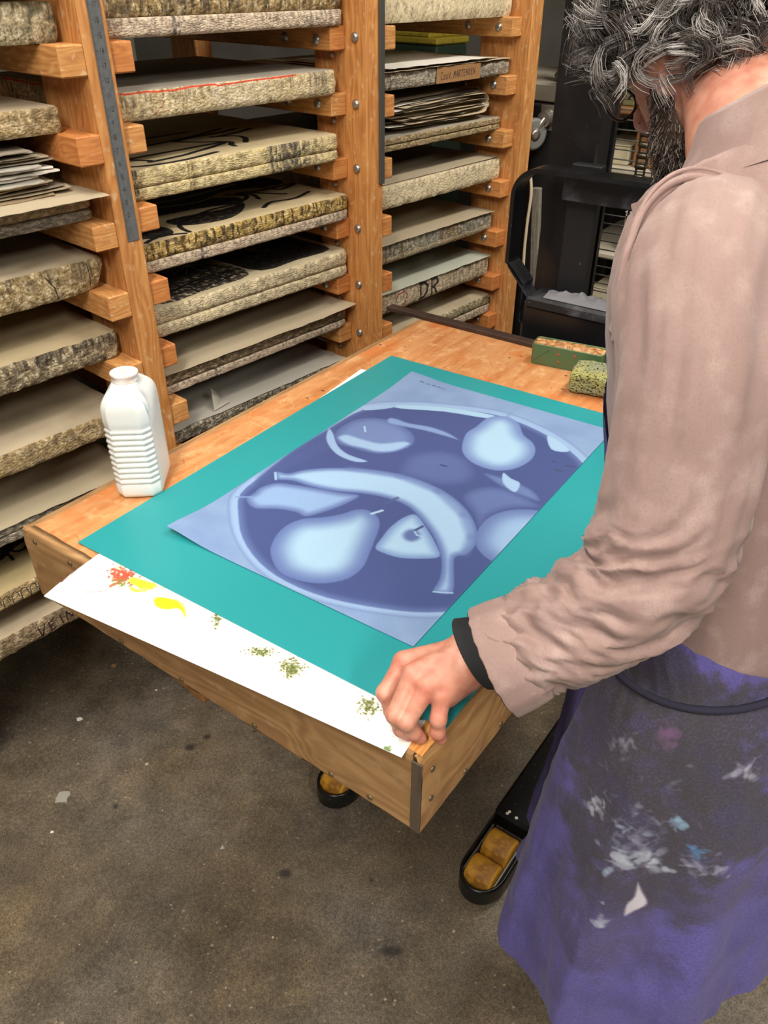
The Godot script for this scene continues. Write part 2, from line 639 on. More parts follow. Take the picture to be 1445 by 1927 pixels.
func ruler_tex() -> ImageTexture:
	var p := Paint.new(48, 1024, c8(112, 114, 114))
	var ink := c8(40, 40, 42)
	var n := nb(48, 1024, 5, 0.03, 4)
	for y in 1024:
		for x in 48: p.mix(x, y, c8(78, 80, 82), n[y * 48 + x] / 255.0 * 0.6)
	for k in 330:
		var y := 1018.0 - k * 3.05
		var l := 13.0 if k % 10 == 0 else (9.0 if k % 5 == 0 else 5.0)
		p.line([Vector2(0, y), Vector2(l, y)], 0.45, ink, 0.75, 0.6)
	var f := {"1": [[2, 0, 2, 6]], "2": [[0, 1, 2, 0, 4, 1, 4, 3, 0, 6, 4, 6]], "3": [[0, 0, 4, 0, 2, 3, 4, 4, 3, 6, 0, 6]], "4": [[3, 6, 3, 0, 0, 4, 4, 4]], "5": [[4, 0, 0, 0, 0, 3, 4, 3, 4, 6, 0, 6]], "6": [[4, 0, 1, 0, 0, 6, 4, 6, 4, 3, 0, 3]], "7": [[0, 0, 4, 0, 1, 6]], "8": [[0, 0, 4, 0, 4, 6, 0, 6, 0, 0], [0, 3, 4, 3]], "9": [[4, 3, 0, 3, 0, 0, 4, 0, 3, 6]], "0": [[0, 0, 4, 0, 4, 6, 0, 6, 0, 0]]}
	for k in range(1, 33):
		var x := 17.0
		for ch in str(k):
			for st in f[ch]:
				var pts := []
				for q in range(0, st.size(), 2): pts.append(Vector2(x + st[q] * 1.5, 1018 - k * 30.5 - 5 + st[q + 1] * 1.6))
				p.line(pts, 0.8, ink, 0.9, 0.8)
			x += 9
	return p.tex()

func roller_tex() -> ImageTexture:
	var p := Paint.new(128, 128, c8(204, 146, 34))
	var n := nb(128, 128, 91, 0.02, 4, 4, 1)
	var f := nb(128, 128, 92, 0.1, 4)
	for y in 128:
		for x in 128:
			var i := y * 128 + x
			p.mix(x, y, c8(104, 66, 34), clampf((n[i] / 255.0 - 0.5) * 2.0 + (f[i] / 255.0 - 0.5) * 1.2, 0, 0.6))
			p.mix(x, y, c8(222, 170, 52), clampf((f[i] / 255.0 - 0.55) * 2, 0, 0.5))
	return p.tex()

func floor_tex() -> ImageTexture:
	var s := 1024
	var big := nb(s, s, 101, 0.0045, 4)
	var mid := nb(s, s, 102, 0.03, 5)
	var fine := nb(s, s, 103, 0.22, 3)
	var warm := nb(s, s, 104, 0.008, 3)
	var d := PackedByteArray()
	d.resize(s * s * 3)
	for i in s * s:
		var k := 0.42 * big[i] / 255.0 + 0.33 * mid[i] / 255.0 + 0.32 * fine[i] / 255.0 - 0.08
		var q := 0.5 + 0.9 * k
		var wv := warm[i] / 255.0 * 0.16
		d[i * 3] = int(minf(255.0, 136.0 * q * (1.0 + wv * 0.5)))
		d[i * 3 + 1] = int(minf(255.0, 127.0 * q))
		d[i * 3 + 2] = int(minf(255.0, 114.0 * q * (1.0 - wv)))
	var im := Image.create_from_data(s, s, false, Image.FORMAT_RGB8, d)
	im.resize(2048, 2048, Image.INTERPOLATE_CUBIC)
	var p := Paint.new(1, 1, Color.BLACK)
	s = 2048
	p.w = s
	p.h = s
	p.d = im.get_data()
	var g := RandomNumberGenerator.new()
	g.seed = 5
	for k in 15000: p.dot(Vector2(g.randf() * s, g.randf() * s), pow(g.randf(), 3.0) * 1.5 + 0.1, c8(236, 220, 186).lerp(c8(190, 160, 112), g.randf()), g.randf_range(0.35, 1.0), 0.8, g.randf_range(0.8, 1.8))
	for k in 260:
		var a := Vector2(g.randf() * s, g.randf() * s)
		p.line([a, a + Vector2.from_angle(g.randf() * TAU) * g.randf_range(3, 18)], 0.5, c8(176, 164, 140), 0.6, 0.9)
	for k in 60: p.dot(Vector2(g.randf() * s, g.randf() * s), g.randf_range(1, 7), c8(40, 38, 36), 0.6, 5.0, g.randf_range(0.7, 2.2))
	for k in 24: p.dot(Vector2(g.randf() * s, g.randf() * s), g.randf_range(2, 6), c8(150, 142, 128), 0.55, 6.0, g.randf_range(0.6, 2.0))
	return p.tex()

func speck_tex() -> ImageTexture:
	var s := 512
	var f := nb(s, s, 111, 0.16, 4)
	var h := nb(s, s, 112, 0.45, 2)
	var p := Paint.new(s, s, c8(160, 160, 160))
	for i in s * s:
		var k := clampi(int(208 + 0.45 * (f[i] - 128) + 0.6 * (h[i] - 128)), 90, 250)
		p.d[i * 3] = k
		p.d[i * 3 + 1] = k
		p.d[i * 3 + 2] = k
	var g := RandomNumberGenerator.new()
	g.seed = 6
	for k in 2600: p.dot(Vector2(g.randf() * s, g.randf() * s), g.randf_range(0.2, 1.0), c8(255, 254, 248), 1.0, 0.9, g.randf_range(1, 2))
	for k in 900: p.dot(Vector2(g.randf() * s, g.randf() * s), g.randf_range(0.2, 0.8), c8(70, 68, 66), 0.7, 1.0)
	return p.tex()

func build_room() -> void:
	# floor slab, its texture spread over 3.2 m
	var b := MB.new()
	var lo := Vector2(-5, -6)
	var hi := Vector2(5, 4)
	b.box(Vector3(0, -0.05, -1), Vector3(10, 0.1, 10), 0.002)
	for i in b.v.size(): b.t[i] = Vector2((b.v[i].x + 1.6) / 3.2, (b.v[i].z + 2.8) / 3.2)
	var am := b.commit()
	var arr := am.surface_get_arrays(0)
	var uv2 := PackedVector2Array()
	for q in b.v: uv2.append(Vector2(q.x / 0.47, q.z / 0.47))
	arr[Mesh.ARRAY_TEX_UV2] = uv2
	var fm := ArrayMesh.new()
	fm.add_surface_from_arrays(Mesh.PRIMITIVE_TRIANGLES, arr)
	struct("floor", fm, M.concrete, "worn dark grey concrete workshop floor with pale specks")
	b = MB.new()
	b.box(Vector3(0, 3.10, -1), Vector3(10, 0.1, 10), 0.002)
	struct("ceiling", b, M.plaster, "pale plastered workshop ceiling")
	for w in [["wall_back", Vector3(0, 1.5, -6.05), Vector3(10.2, 3.3, 0.1)], ["wall_front", Vector3(0, 1.5, 4.05), Vector3(10.2, 3.3, 0.1)], ["wall_left", Vector3(-5.05, 1.5, -1), Vector3(0.1, 3.3, 10.0)], ["wall_right", Vector3(5.05, 1.5, -1), Vector3(0.1, 3.3, 10.0)]]:
		b = MB.new()
		b.box(w[1], w[2], 0.002)
		struct(w[0], b, M.plaster, "pale plastered workshop wall")

# ------------------------------------------------------------------ rack
const POSTS := [[0.110, 0.163], [0.810, 0.862], [1.503, 1.560], [2.169, 2.222]]
const LEVELS := [[1.597, 1.459, 1.307, 1.175, 1.030, 0.865, 0.717, 0.570, 0.448], [1.597, 1.462, 1.321, 1.178, 1.034, 0.901, 0.772, 0.61, 0.46], [1.595, 1.454, 1.313, 1.174, 1.027, 0.885, 0.755, 0.61, 0.46]]
# how far each bay's left and right rails stand behind the posts' front
const RAIL_W := [[-0.03, 0.0], [-0.012, -0.065], [-0.008, -0.030]]

func rp(cen: Vector3, size: Vector3, bev: float, grain: int) -> MB:
	var b := MB.new()
	b.box(cen, size, bev, Basis(), grain, Vector2(rng.randf(), rng.randf()))
	return b

func bolt_mesh(r: float, h: float) -> MB:
	var b := MB.new()
	b.lathe([Vector2(r, 0), Vector2(r, h * 0.3), Vector2(r * 0.8, h * 0.75), Vector2(r * 0.45, h), Vector2(r * 0.2, h * 0.92)], Transform3D(), 14)
	return b

func build_rack() -> void:
	var t := thing("storage_rack", "tall orange pine storage rack with bolted rails carrying lithographic stones", "rack", rack_xf)
	for i in 4:
		var q = POSTS[i]
		var cu: float = (q[0] + q[1]) / 2
		part(t, "post", rp(Vector3(cu, 1.05, -0.085), Vector3(q[1] - q[0], 2.1, 0.17), 0.003, 1), M["post%d" % (i % 3)])
		part(t, "post", rp(Vector3(cu, 1.05, -0.685), Vector3(q[1] - q[0], 2.1, 0.11), 0.003, 1), M["post%d" % ((i + 1) % 3)])
	part(t, "top_beam", rp(Vector3(1.166, 2.13, -0.12), Vector3(2.15, 0.06, 0.10), 0.003, 0), M.post1)
	part(t, "top_beam", rp(Vector3(1.166, 2.13, -0.68), Vector3(2.15, 0.06, 0.10), 0.003, 0), M.post2)
	var bolt := bolt_mesh(0.011, 0.009).commit()
	var bolt_s := bolt_mesh(0.0085, 0.008).commit()
	var side := Basis(Vector3(0, 1, 0), Vector3(-1, 0, 0), Vector3(0, 0, 1))   # bolt axis towards -u
	for bay in 3:
		for k in LEVELS[bay].size():
			var y: float = LEVELS[bay][k]
			for s in 2:
				var w0: float = RAIL_W[bay][s] + rng.randf_range(-0.004, 0.004)
				var wid := 0.048 + rng.randf_range(-0.002, 0.003)
				var uc: float = POSTS[bay][1] + wid / 2 if s == 0 else POSTS[bay + 1][0] - wid / 2
				var len := 0.74 + w0
				var hgt := 0.048 + rng.randf_range(-0.002, 0.002)
				var rail := part(t, "rail", rp(Vector3(uc, y - hgt / 2, w0 - len / 2), Vector3(wid, hgt, len), 0.0025, 2), M["rail%d" % (rng.randi() % 3)])
				if s == 1 and bay > 0:
					for bw in ([-0.105, -0.21] if k % 3 != 2 else [-0.115]):
						part(rail, "bolt", bolt, M.bolt, Transform3D(side, Vector3(uc - wid / 2 + 0.001, y - hgt / 2 + rng.randf_range(-0.004, 0.004), w0 + bw + 0.06)))
			if bay == 1 and k < 7:       # bolts on the post's own side, in front of the rails
				part(t, "bolt", bolt, M.bolt, Transform3D(side, Vector3(POSTS[2][0] + 0.001, y - 0.022, -0.034)))
			if bay == 1 and k < 7:
				part(t, "bolt", bolt_s, M.bolt, Transform3D(side, Vector3(POSTS[2][0] + 0.001, y - 0.060 - 0.004 * k, -0.110)))
	# the two long rules hung on the posts
	var hang := func(called: String, label: String, u0: float, u1: float, y0: float, y1: float, th: float, m: Material) -> void:
		var b := MB.new()
		b.box(Vector3((u1 - u0) / 2, (y1 - y0) / 2, th / 2), Vector3(u1 - u0, y1 - y0, th), 0.0006)
		for i in b.v.size(): b.t[i] = Vector2(b.v[i].x / (u1 - u0), 1.0 - b.v[i].y / (y1 - y0))
		var o := thing(called, label, "ruler", rack_xf * Transform3D(Basis(), Vector3(u0, y0, 0.0006)))
		part(o, "blade", b, m)
		var nail := MB.new()
		nail.lathe([Vector2(0.003, 0), Vector2(0.003, 0.002), Vector2(0.0012, 0.003)], Transform3D(Basis(Vector3(1, 0, 0), Vector3(0, 0, 1), Vector3(0, -1, 0)), Vector3((u1 - u0) / 2, y1 - y0 - 0.02, th)), 10)
		part(o, "nail", nail, M.bolt)
	hang.call("steel_ruler", "long grey steel ruler with tick marks and numerals hanging on rack post", 0.8275, 0.8525, 1.268, 2.02, 0.0014, M.steel_ruler)
	hang.call("steel_straightedge", "plain dark steel straightedge hanging on the rack post between stone bays", 1.543, 1.559, 1.262, 2.02, 0.006, M.dark_strip)

# ------------------------------------------------------------------ stones
func side_tex(sd: int, base: Color, o := {}) -> ImageTexture:
	var w := 896
	var h := 84
	var blot := nb(w, h, sd, 0.016, 5)
	var fine := nb(w, h, sd + 1, 0.13, 5)
	var drip := nb(w, h, sd + 2, 0.05, 4, 1, 6)
	var pit := nb(w, h, sd + 3, 0.035, 4)
	var p := Paint.new(w, h, base)
	var dk: Color = o.get("dark_col", c8(62, 54, 44))
	var pale := base.lerp(c8(240, 232, 210), 0.7)
	for y in h:
		for x in w:
			var i := y * w + x
			p.mix(x, y, pale, clampf((fine[i] / 255.0 - 0.47) * 1.5 + (pit[i] / 255.0 - 0.47) * 2.4, 0, 0.95))
			p.mix(x, y, base.darkened(0.6), clampf((0.42 - fine[i] / 255.0) * 1.3 + (0.40 - pit[i] / 255.0) * 1.6, 0, 0.8))
			p.mix(x, y, o.get("blot_col", dk), clampf((blot[i] / 255.0 - 0.52) * 4.0, 0, 1) * o.get("dark", 0.3) * (0.45 + fine[i] / 255.0 * 0.6))
			var reach: float = o.get("reach", 0.7) * (0.55 + 0.9 * blot[(i * 7) % (w * h)] / 255.0)
			if float(y) / h < reach: p.mix(x, y, dk, clampf((drip[i] / 255.0 - 0.56) * 5.0, 0, 1) * o.get("drip", 0.3))
			if o.has("band") and float(y) / h > o.band + 0.03 * sin(x * 0.05 + sd): p.mix(x, y, o.get("band_col", c8(196, 184, 164)), 0.72)
	for q in o.get("smears", []):        # [x0, x1, colour, alpha] in parts of the length
		for y in h:
			for x in range(int(q[0] * w), int(q[1] * w)):
				var i := y * w + x
				p.mix(x, y, q[2], q[3] * clampf((drip[i] / 255.0 - 0.30) * 2.4, 0, 1) * (0.4 + 0.6 * fine[i] / 255.0))
	for q in o.get("strokes", []):       # [points in parts of length and height, radius, colour]
		var pts := []
		for e in q[0]: pts.append(Vector2(e[0] * w, e[1] * h))
		p.line(pts, q[1] * 1.35, q[2], 0.92, 1.0)
	return p.tex()

func top_paint(sd: int, base: Color, w := 384, h := 320) -> Paint:
	var p := Paint.new(w, h, base)
	var n := nb(w, h, sd, 0.012, 4)
	var f := nb(w, h, sd + 1, 0.2, 3)
	for y in h:
		for x in w:
			var i := y * w + x
			p.mix(x, y, base.darkened(0.22), clampf(n[i] / 255.0 - 0.35, 0, 1) * 0.7)
			p.mix(x, y, base.lightened(0.2), clampf(f[i] / 255.0 - 0.45, 0, 1) * 0.5)
	return p

func brush(p: Paint, pts: Array, r: float, col: Color, wob := 0.0) -> void:
	var q := []
	for e in pts: q.append(Vector2(e[0] * p.w, (1.0 - (1.0 - e[1]) * 0.62) * p.h))
	var out := []
	for i in q.size() - 1:
		for k in 6: out.append((q[i] as Vector2).cubic_interpolate(q[i + 1], q[maxi(i - 1, 0)], q[mini(i + 2, q.size() - 1)], k / 6.0) + Vector2(rng.randf_range(-wob, wob), rng.randf_range(-wob, wob)))
	out.append(q[-1])
	p.line(out, r, col, 1.0, 1.0)

func mass(p: Paint, pts: Array, col: Color, grain := 0.0, sd := 1) -> void:
	var q := []
	for e in pts: q.append(Vector2(e[0] * p.w, (1.0 - (1.0 - e[1]) * 0.62) * p.h))
	var ring := smooth_ring(q)
	var n := nb(p.w, p.h, sd, 0.09, 4)
	var lo := ring[0]
	var hi := ring[0]
	for e in ring:
		lo = lo.min(e)
		hi = hi.max(e)
	for y in range(maxi(0, int(lo.y)), mini(p.h, int(hi.y) + 1)):
		for x in range(maxi(0, int(lo.x)), mini(p.w, int(hi.x) + 1)):
			if Geometry2D.is_point_in_polygon(Vector2(x, y), ring): p.mix(x, y, col, 1.0 - grain * clampf((n[y * p.w + x] / 255.0 - 0.5) * 4.0, 0, 1))

# rounded slab standing on y = 0, front face at z = 0, reaching back to -dep; surface 0 sides, surface 1 top
func slab_mesh(L: float, dep: float, th: float, rad: float, rough: float, sd: int, chip := 0.0, inset := 0.0) -> ArrayMesh:
	var n1 := noise(sd, 22.0, 3)
	var n2 := noise(sd + 1, 85.0, 3)
	var out := []          # [point, outward, distance]
	var arc := func(cx: float, cz: float, a0: float) -> void:
		for k in 6:
			var a := a0 + PI / 2 * k / 5.0
			out.append([Vector3(cx + cos(a) * rad, 0, cz + sin(a) * rad), Vector3(cos(a), 0, sin(a))])
	for k in range(0, 61): out.append([Vector3(lerpf(rad, L - rad, k / 60.0), 0, 0), Vector3(0, 0, 1)])
	# corners run front -> right -> back -> left
	for k in range(1, 6):
		var a := PI / 2 - PI / 2 * k / 6.0
		out.append([Vector3(L - rad + cos(a) * rad, 0, -rad + sin(a) * rad), Vector3(cos(a), 0, sin(a))])
	for k in 13: out.append([Vector3(L, 0, lerpf(-rad, -dep + rad, k / 12.0)), Vector3(1, 0, 0)])
	for k in range(1, 4):
		var a := -PI / 2 * k / 4.0
		out.append([Vector3(L - rad + cos(a) * rad, 0, -dep + rad + sin(a) * rad), Vector3(cos(a), 0, sin(a))])
	for k in 9: out.append([Vector3(lerpf(L - rad, rad, k / 8.0), 0, -dep), Vector3(0, 0, -1)])
	for k in range(1, 4):
		var a := -PI / 2 - PI / 2 * k / 4.0
		out.append([Vector3(rad + cos(a) * rad, 0, -dep + rad + sin(a) * rad), Vector3(cos(a), 0, sin(a))])
	for k in 13: out.append([Vector3(0, 0, lerpf(-dep + rad, -rad, k / 12.0)), Vector3(-1, 0, 0)])
	for k in range(1, 6):
		var a := PI - PI / 2 * k / 6.0
		out.append([Vector3(rad + cos(a) * rad, 0, -rad + sin(a) * rad), Vector3(cos(a), 0, sin(a))])
	var rows := []
	var uvs := []
	var prof := [[0.006, 0.0], [0.0015, 0.10], [0.0, 0.25], [0.0, 0.5], [0.0, 0.75], [0.0008, 0.93], [0.0035, 1.0]]
	for q in prof:
		var row := []
		var uv := []
		var s := 0.0
		for i in out.size():
			var e: Vector3 = out[i][0]
			if i: s += e.distance_to(out[i - 1][0])
			var y: float = q[1] * th
			var at := Vector3(e.x, y * 1.6, e.z)
			var dsp: float = n1.get_noise_3dv(at) * rough + n2.get_noise_3dv(at) * rough * 0.6 - q[0] - inset
			if q[1] == 1.0: dsp -= maxf(0, n2.get_noise_3dv(at * 0.7)) * rough * 1.1
			if q[1] == 0.0: dsp -= maxf(0, n1.get_noise_3dv(at * 1.5)) * rough * 2.0
			if chip > 0.0 and q[1] < 0.6: dsp -= chip * clampf((e.x - (L - 0.07)) / 0.07, 0, 1) * (0.6 - q[1]) / 0.6
			if i == 0 or i == out.size() - 1: pass
			var yy: float = y + (n1.get_noise_2d(e.x * 1.3 + 7, e.z) * rough * 0.5 if q[1] > 0.9 else 0.0)
			if q[1] == 1.0: yy = th
			if q[1] == 0.0: yy = 0.0
			row.append(Vector3(e.x, yy, e.z) + (out[i][1] as Vector3) * dsp)
			uv.append(Vector2((s + rad) / L, 1.0 - q[1]))
		uv.append(Vector2((s + 0.01) / L, 1.0 - q[1]))
		rows.append(row)
		uvs.append(uv)
	var b := MB.new()
	b.loft(rows, true, 0.0, uvs, null, true, false)
	var am := b.commit()
	var t := MB.new()
	var c := t.vert(Vector3(L / 2, th, -dep / 2), Vector2(0.5, 0.5), Vector3.UP)
	var last: Array = rows[-1]
	for e in last: t.vert(e, Vector2(e.x / L, 1.0 + e.z / dep), Vector3.UP)
	for i in last.size(): t.tri(c, 1 + i, 1 + (i + 1) % last.size())
	return t.commit(am)

var top_y := {}

func stone(key: String, u0: float, u1: float, y0: float, th: float, w: float, dep: float, side: Material, top: Material, label: String, o := {}) -> Node3D:
	var yaw: float = deg_to_rad(o.get("yaw", 0.0))
	var t := thing("lithographic_stone", label, "stone slab", rack_xf * Transform3D(Basis(Vector3.UP, yaw), Vector3(u0, y0, w)), "lithographic stones on the rack")
	var rough: float = o.get("rough", 0.0028)
	var rad: float = o.get("rad", 0.018)
	var sd := hash(key) % 1000
	var put := func(called: String, am: ArrayMesh, y: float, sm: Material) -> void:
		am.surface_set_material(0, sm)
		am.surface_set_material(1, top)
		part(t, called, am, null, Transform3D(Basis(), Vector3(0, y, 0)))
	if o.has("seam"):
		var hs: float = o.seam * th
		put.call("backing_slab", slab_mesh(u1 - u0, dep, hs - 0.0008, rad, rough, sd, o.get("chip", 0.0), o.get("inset", 0.0)), 0.0, o.get("back", side))
		put.call("printing_slab", slab_mesh(u1 - u0, dep, th - hs, rad, rough, sd + 3), hs, side)
	else:
		put.call("slab", slab_mesh(u1 - u0, dep, th, rad, rough, sd, o.get("chip", 0.0)), 0.0, side)
	top_y[key] = y0 + th
	return t

func smat(called: String, tex: Texture2D, tint := Color.WHITE, rough := 0.85) -> StandardMaterial3D:
	return mat(called, tint * c8(255, 250, 237), rough, tex, {"heightmap_enabled": true, "heightmap_texture": M_height(), "heightmap_scale": 0.2})

var _hm: ImageTexture
func M_height() -> ImageTexture:
	if _hm == null: _hm = grey_tex(512, 64, 301, 0.12, 4)
	return _hm

func build_stones() -> void:
	var beige := c8(190, 174, 138)
	var grey := c8(150, 142, 124)
	var ink := c8(22, 18, 16)
	# sides
	var s_plain := smat("stone_side_pale", side_tex(201, c8(200, 184, 146), {"dark": 0.3, "drip": 0.2}))
	var s_buff := smat("stone_side_buff", side_tex(202, c8(176, 158, 118), {"dark": 0.35, "drip": 0.35, "reach": 0.6}))
	var s_drip := smat("stone_side_dripped", side_tex(203, c8(150, 126, 84), {"dark": 0.7, "drip": 0.75, "reach": 0.95}))
	var s_pink := smat("stone_side_chalky", side_tex(204, c8(196, 180, 164), {"dark": 0.25, "drip": 0.3, "blot_col": c8(150, 118, 112), "smears": [[0.24, 0.27, c8(52, 50, 56), 0.9], [0.80, 0.98, c8(96, 92, 92), 0.5]]}))
	var s_two := smat("stone_side_red_two", side_tex(205, c8(196, 180, 144), {"dark": 0.25, "drip": 0.35, "reach": 0.5, "smears": [[0.38, 0.66, c8(226, 220, 206), 0.75], [0.0, 0.10, c8(70, 60, 50), 0.4], [0.84, 0.95, c8(60, 60, 62), 0.35]],
		"strokes": [[[[0.14, 0.5], [0.16, 0.36], [0.185, 0.42], [0.17, 0.6], [0.14, 0.82], [0.20, 0.74]], 0.7, c8(150, 84, 64)], [[[0.0, 0.06], [0.12, 0.05], [0.2, 0.08], [0.215, 0.10], [0.3, 0.03], [0.4, 0.04], [0.41, 0.10], [0.55, 0.05], [0.78, 0.03]], 1.8, c8(196, 62, 40)]]}))
	var s_ink := smat("stone_side_ink_smear", side_tex(206, c8(204, 188, 140), {"dark": 0.3, "drip": 0.15, "smears": [[0.62, 0.80, c8(40, 40, 46), 1.0], [0.80, 0.9, c8(90, 84, 74), 0.5], [0.24, 0.27, c8(96, 78, 48), 0.6]]}))
	var s_amber := smat("stone_side_amber", side_tex(207, c8(186, 158, 88), {"dark": 0.75, "drip": 0.8, "reach": 1.0, "dark_col": c8(54, 42, 26)}))
	var s_chalk := smat("stone_side_greywhite", side_tex(208, c8(204, 192, 162), {"dark": 0.35, "drip": 0.35, "dark_col": c8(120, 112, 104), "reach": 1.0}))
	var s_brown := smat("stone_side_brown", side_tex(209, c8(126, 108, 82), {"dark": 0.7, "drip": 0.5, "reach": 1.0, "smears": [[0.3, 0.9, c8(196, 182, 160), 0.45]]}))
	var s_dark := smat("stone_side_dark", side_tex(210, c8(112, 106, 96), {"dark": 0.7, "drip": 0.5, "dark_col": c8(40, 38, 36)}))
	var s_green := smat("stone_side_greenish", side_tex(211, c8(158, 148, 120), {"dark": 0.75, "drip": 0.4, "blot_col": c8(58, 64, 48), "reach": 1.0}))
	var s_olive := smat("stone_side_cracked", side_tex(212, c8(150, 132, 94), {"dark": 0.45, "drip": 0.5, "reach": 0.5, "blot_col": c8(96, 84, 76), "strokes": [[[[0.79, 0.2], [0.812, 0.55], [0.818, 0.92]], 1.2, ink], [[[0.935, 0.1], [0.94, 0.8]], 0.9, ink]]}))
	var s_speck := smat("stone_side_speckled", side_tex(213, c8(128, 116, 94), {"dark": 0.55, "drip": 0.65, "reach": 0.35, "dark_col": c8(34, 30, 28)}))
	var s_silver := smat("stone_side_silvery", side_tex(214, c8(126, 120, 112), {"dark": 0.4, "drip": 0.3, "smears": [[0.0, 0.06, c8(208, 202, 192), 0.7], [0.12, 0.38, c8(200, 196, 188), 0.8], [0.70, 1.0, c8(176, 172, 164), 0.5]]}))
	var s_tan := smat("stone_side_tan", side_tex(215, c8(158, 138, 100), {"dark": 0.35, "drip": 0.2}))
	var s_white := smat("stone_side_white", side_tex(216, c8(214, 202, 172), {"dark": 0.2, "drip": 0.45, "reach": 0.28, "dark_col": c8(140, 134, 122)}))
	var s_blue := smat("stone_side_bluegrey", side_tex(217, c8(138, 134, 122), {"dark": 0.45, "drip": 0.5, "smears": [[0.0, 0.22, c8(84, 78, 60), 0.7], [0.28, 0.5, c8(168, 172, 170), 0.5], [0.52, 0.68, c8(150, 116, 78), 0.6], [0.70, 1.0, c8(150, 156, 156), 0.6]], "band": 0.66, "band_col": c8(196, 180, 152)}))
	var dp := []
	for q in [[[0.34, 0.12], [0.345, 0.9]], [[0.335, 0.14], [0.37, 0.12], [0.40, 0.32], [0.395, 0.62], [0.37, 0.86], [0.335, 0.9]], [[0.435, 0.1], [0.44, 0.92]], [[0.43, 0.1], [0.48, 0.12], [0.49, 0.34], [0.46, 0.52], [0.44, 0.54]], [[0.46, 0.54], [0.485, 0.9]]]: dp.append([q, 4.4, c8(40, 36, 36)])
	for q in [[[0.055, 0.30], [0.06, 0.9]], [[0.13, 0.5], [0.15, 0.22], [0.20, 0.16], [0.225, 0.4], [0.21, 0.75], [0.18, 0.95]]]: dp.append([q, 2.6, c8(150, 80, 70)])
	var s_dp := smat("stone_side_lettered_dp", side_tex(218, c8(178, 164, 144), {"dark": 0.25, "drip": 0.35, "blot_col": c8(140, 110, 100), "strokes": dp}))
	var vein := []
	for q in [[[0.555, 0.34], [0.572, 0.86], [0.60, 0.28]], [[0.625, 0.30], [0.635, 0.80], [0.668, 0.70]], [[0.63, 0.34], [0.66, 0.26]], [[0.632, 0.55], [0.66, 0.48]], [[0.705, 0.25], [0.715, 0.72]], [[0.745, 0.72], [0.748, 0.24], [0.785, 0.66], [0.795, 0.14]]]: vein.append([q.map(func(e): return [0.462 + (e[0] - 0.555) * 0.62, e[1]]), 1.9, c8(52, 20, 26)])
	var s_vein := smat("stone_side_lettered_vein", side_tex(219, c8(140, 122, 96), {"dark": 0.5, "drip": 0.2, "strokes": vein}))
	var arches := []
	for k in 6: arches.append([[[0.335 + k * 0.034, 0.9], [0.336 + k * 0.034, 0.35], [0.346 + k * 0.034, 0.18], [0.358 + k * 0.034, 0.26], [0.362 + k * 0.034, 0.6]], 1.1, c8(48, 40, 34)])
	var s_arch := smat("stone_side_ink_loops", side_tex(220, c8(184, 160, 116), {"dark": 0.4, "drip": 0.3, "strokes": arches}))
	# tops
	var t_plain := mat("stone_top_plain", Color.WHITE, 0.8, top_paint(231, c8(196, 180, 150)).tex())
	var t_grey := mat("stone_top_grey", Color.WHITE, 0.8, top_paint(232, c8(172, 164, 148)).tex())
	var p := top_paint(233, c8(208, 190, 150))
	for q in [[[0.02, 0.82], [0.10, 0.92], [0.25, 0.94], [0.42, 0.88]], [[0.10, 0.62], [0.16, 0.80], [0.16, 0.84], [0.32, 0.80], [0.52, 0.68], [0.56, 0.64]], [[0.14, 0.66], [0.35, 0.64], [0.55, 0.62]], [[0.44, 0.36], [0.50, 0.50], [0.58, 0.64], [0.55, 0.74], [0.54, 0.80]], [[0.44, 0.36], [0.52, 0.32], [0.70, 0.28], [0.80, 0.24]], [[0.60, 0.40], [0.68, 0.48], [0.68, 0.60], [0.62, 0.74]], [[0.62, 0.42], [0.75, 0.38], [0.84, 0.32]], [[0.1, 0.30], [0.3, 0.35], [0.55, 0.28], [0.75, 0.16]], [[0.05, 0.1], [0.2, 0.2], [0.3, 0.12], [0.6, 0.1]]]: brush(p, q, 4.2, ink, 0.5)
	var t_lines := mat("stone_top_line_drawing", Color.WHITE, 0.75, p.tex())
	p = top_paint(234, c8(214, 194, 152))
	mass(p, [[0.02, 0.60], [0.16, 0.62], [0.2, 0.78], [0.16, 0.92], [0.06, 0.88]], ink, 0.25, 41)
	mass(p, [[0.26, 0.60], [0.5, 0.64], [0.62, 0.60], [0.52, 0.80], [0.40, 0.88], [0.26, 0.80]], ink, 0.35, 42)
	mass(p, [[0.0, 0.05], [0.4, 0.0], [0.9, 0.02], [0.99, 0.20], [0.92, 0.36], [0.72, 0.22], [0.58, 0.30], [0.66, 0.46], [0.6, 0.58], [0.44, 0.5], [0.2, 0.46], [0.0, 0.5]], ink, 0.3, 43)
	for q in [[[0.22, 0.95], [0.24, 0.80], [0.3, 0.70], [0.45, 0.60], [0.60, 0.58], [0.70, 0.46], [0.66, 0.32]], [[0.70, 0.60], [0.73, 0.45], [0.70, 0.34], [0.80, 0.40], [0.98, 0.40]], [[0.74, 0.36], [0.80, 0.56], [0.83, 0.62]], [[0.84, 0.3], [0.87, 0.48], [0.98, 0.42]], [[0.62, 0.82], [0.7, 0.74], [0.8, 0.78], [0.92, 0.7]], [[0.04, 0.96], [0.12, 0.9], [0.2, 0.96]]]: brush(p, q, 3.4, ink, 0.6)
	for q in [[[0.05, 0.3], [0.3, 0.26], [0.5, 0.34], [0.66, 0.24]], [[0.2, 0.12], [0.5, 0.16], [0.8, 0.08]]]: brush(p, q, 3.2, c8(206, 188, 150), 0.5)
	var t_black := mat("stone_top_bold_drawing", Color.WHITE, 0.7, p.tex())
	p = top_paint(235, c8(214, 200, 164))
	mass(p, [[0.52, 0.04], [0.95, 0.04], [0.955, 0.5], [0.95, 0.86], [0.75, 0.88], [0.56, 0.88], [0.53, 0.5]], ink, 0.22, 44)
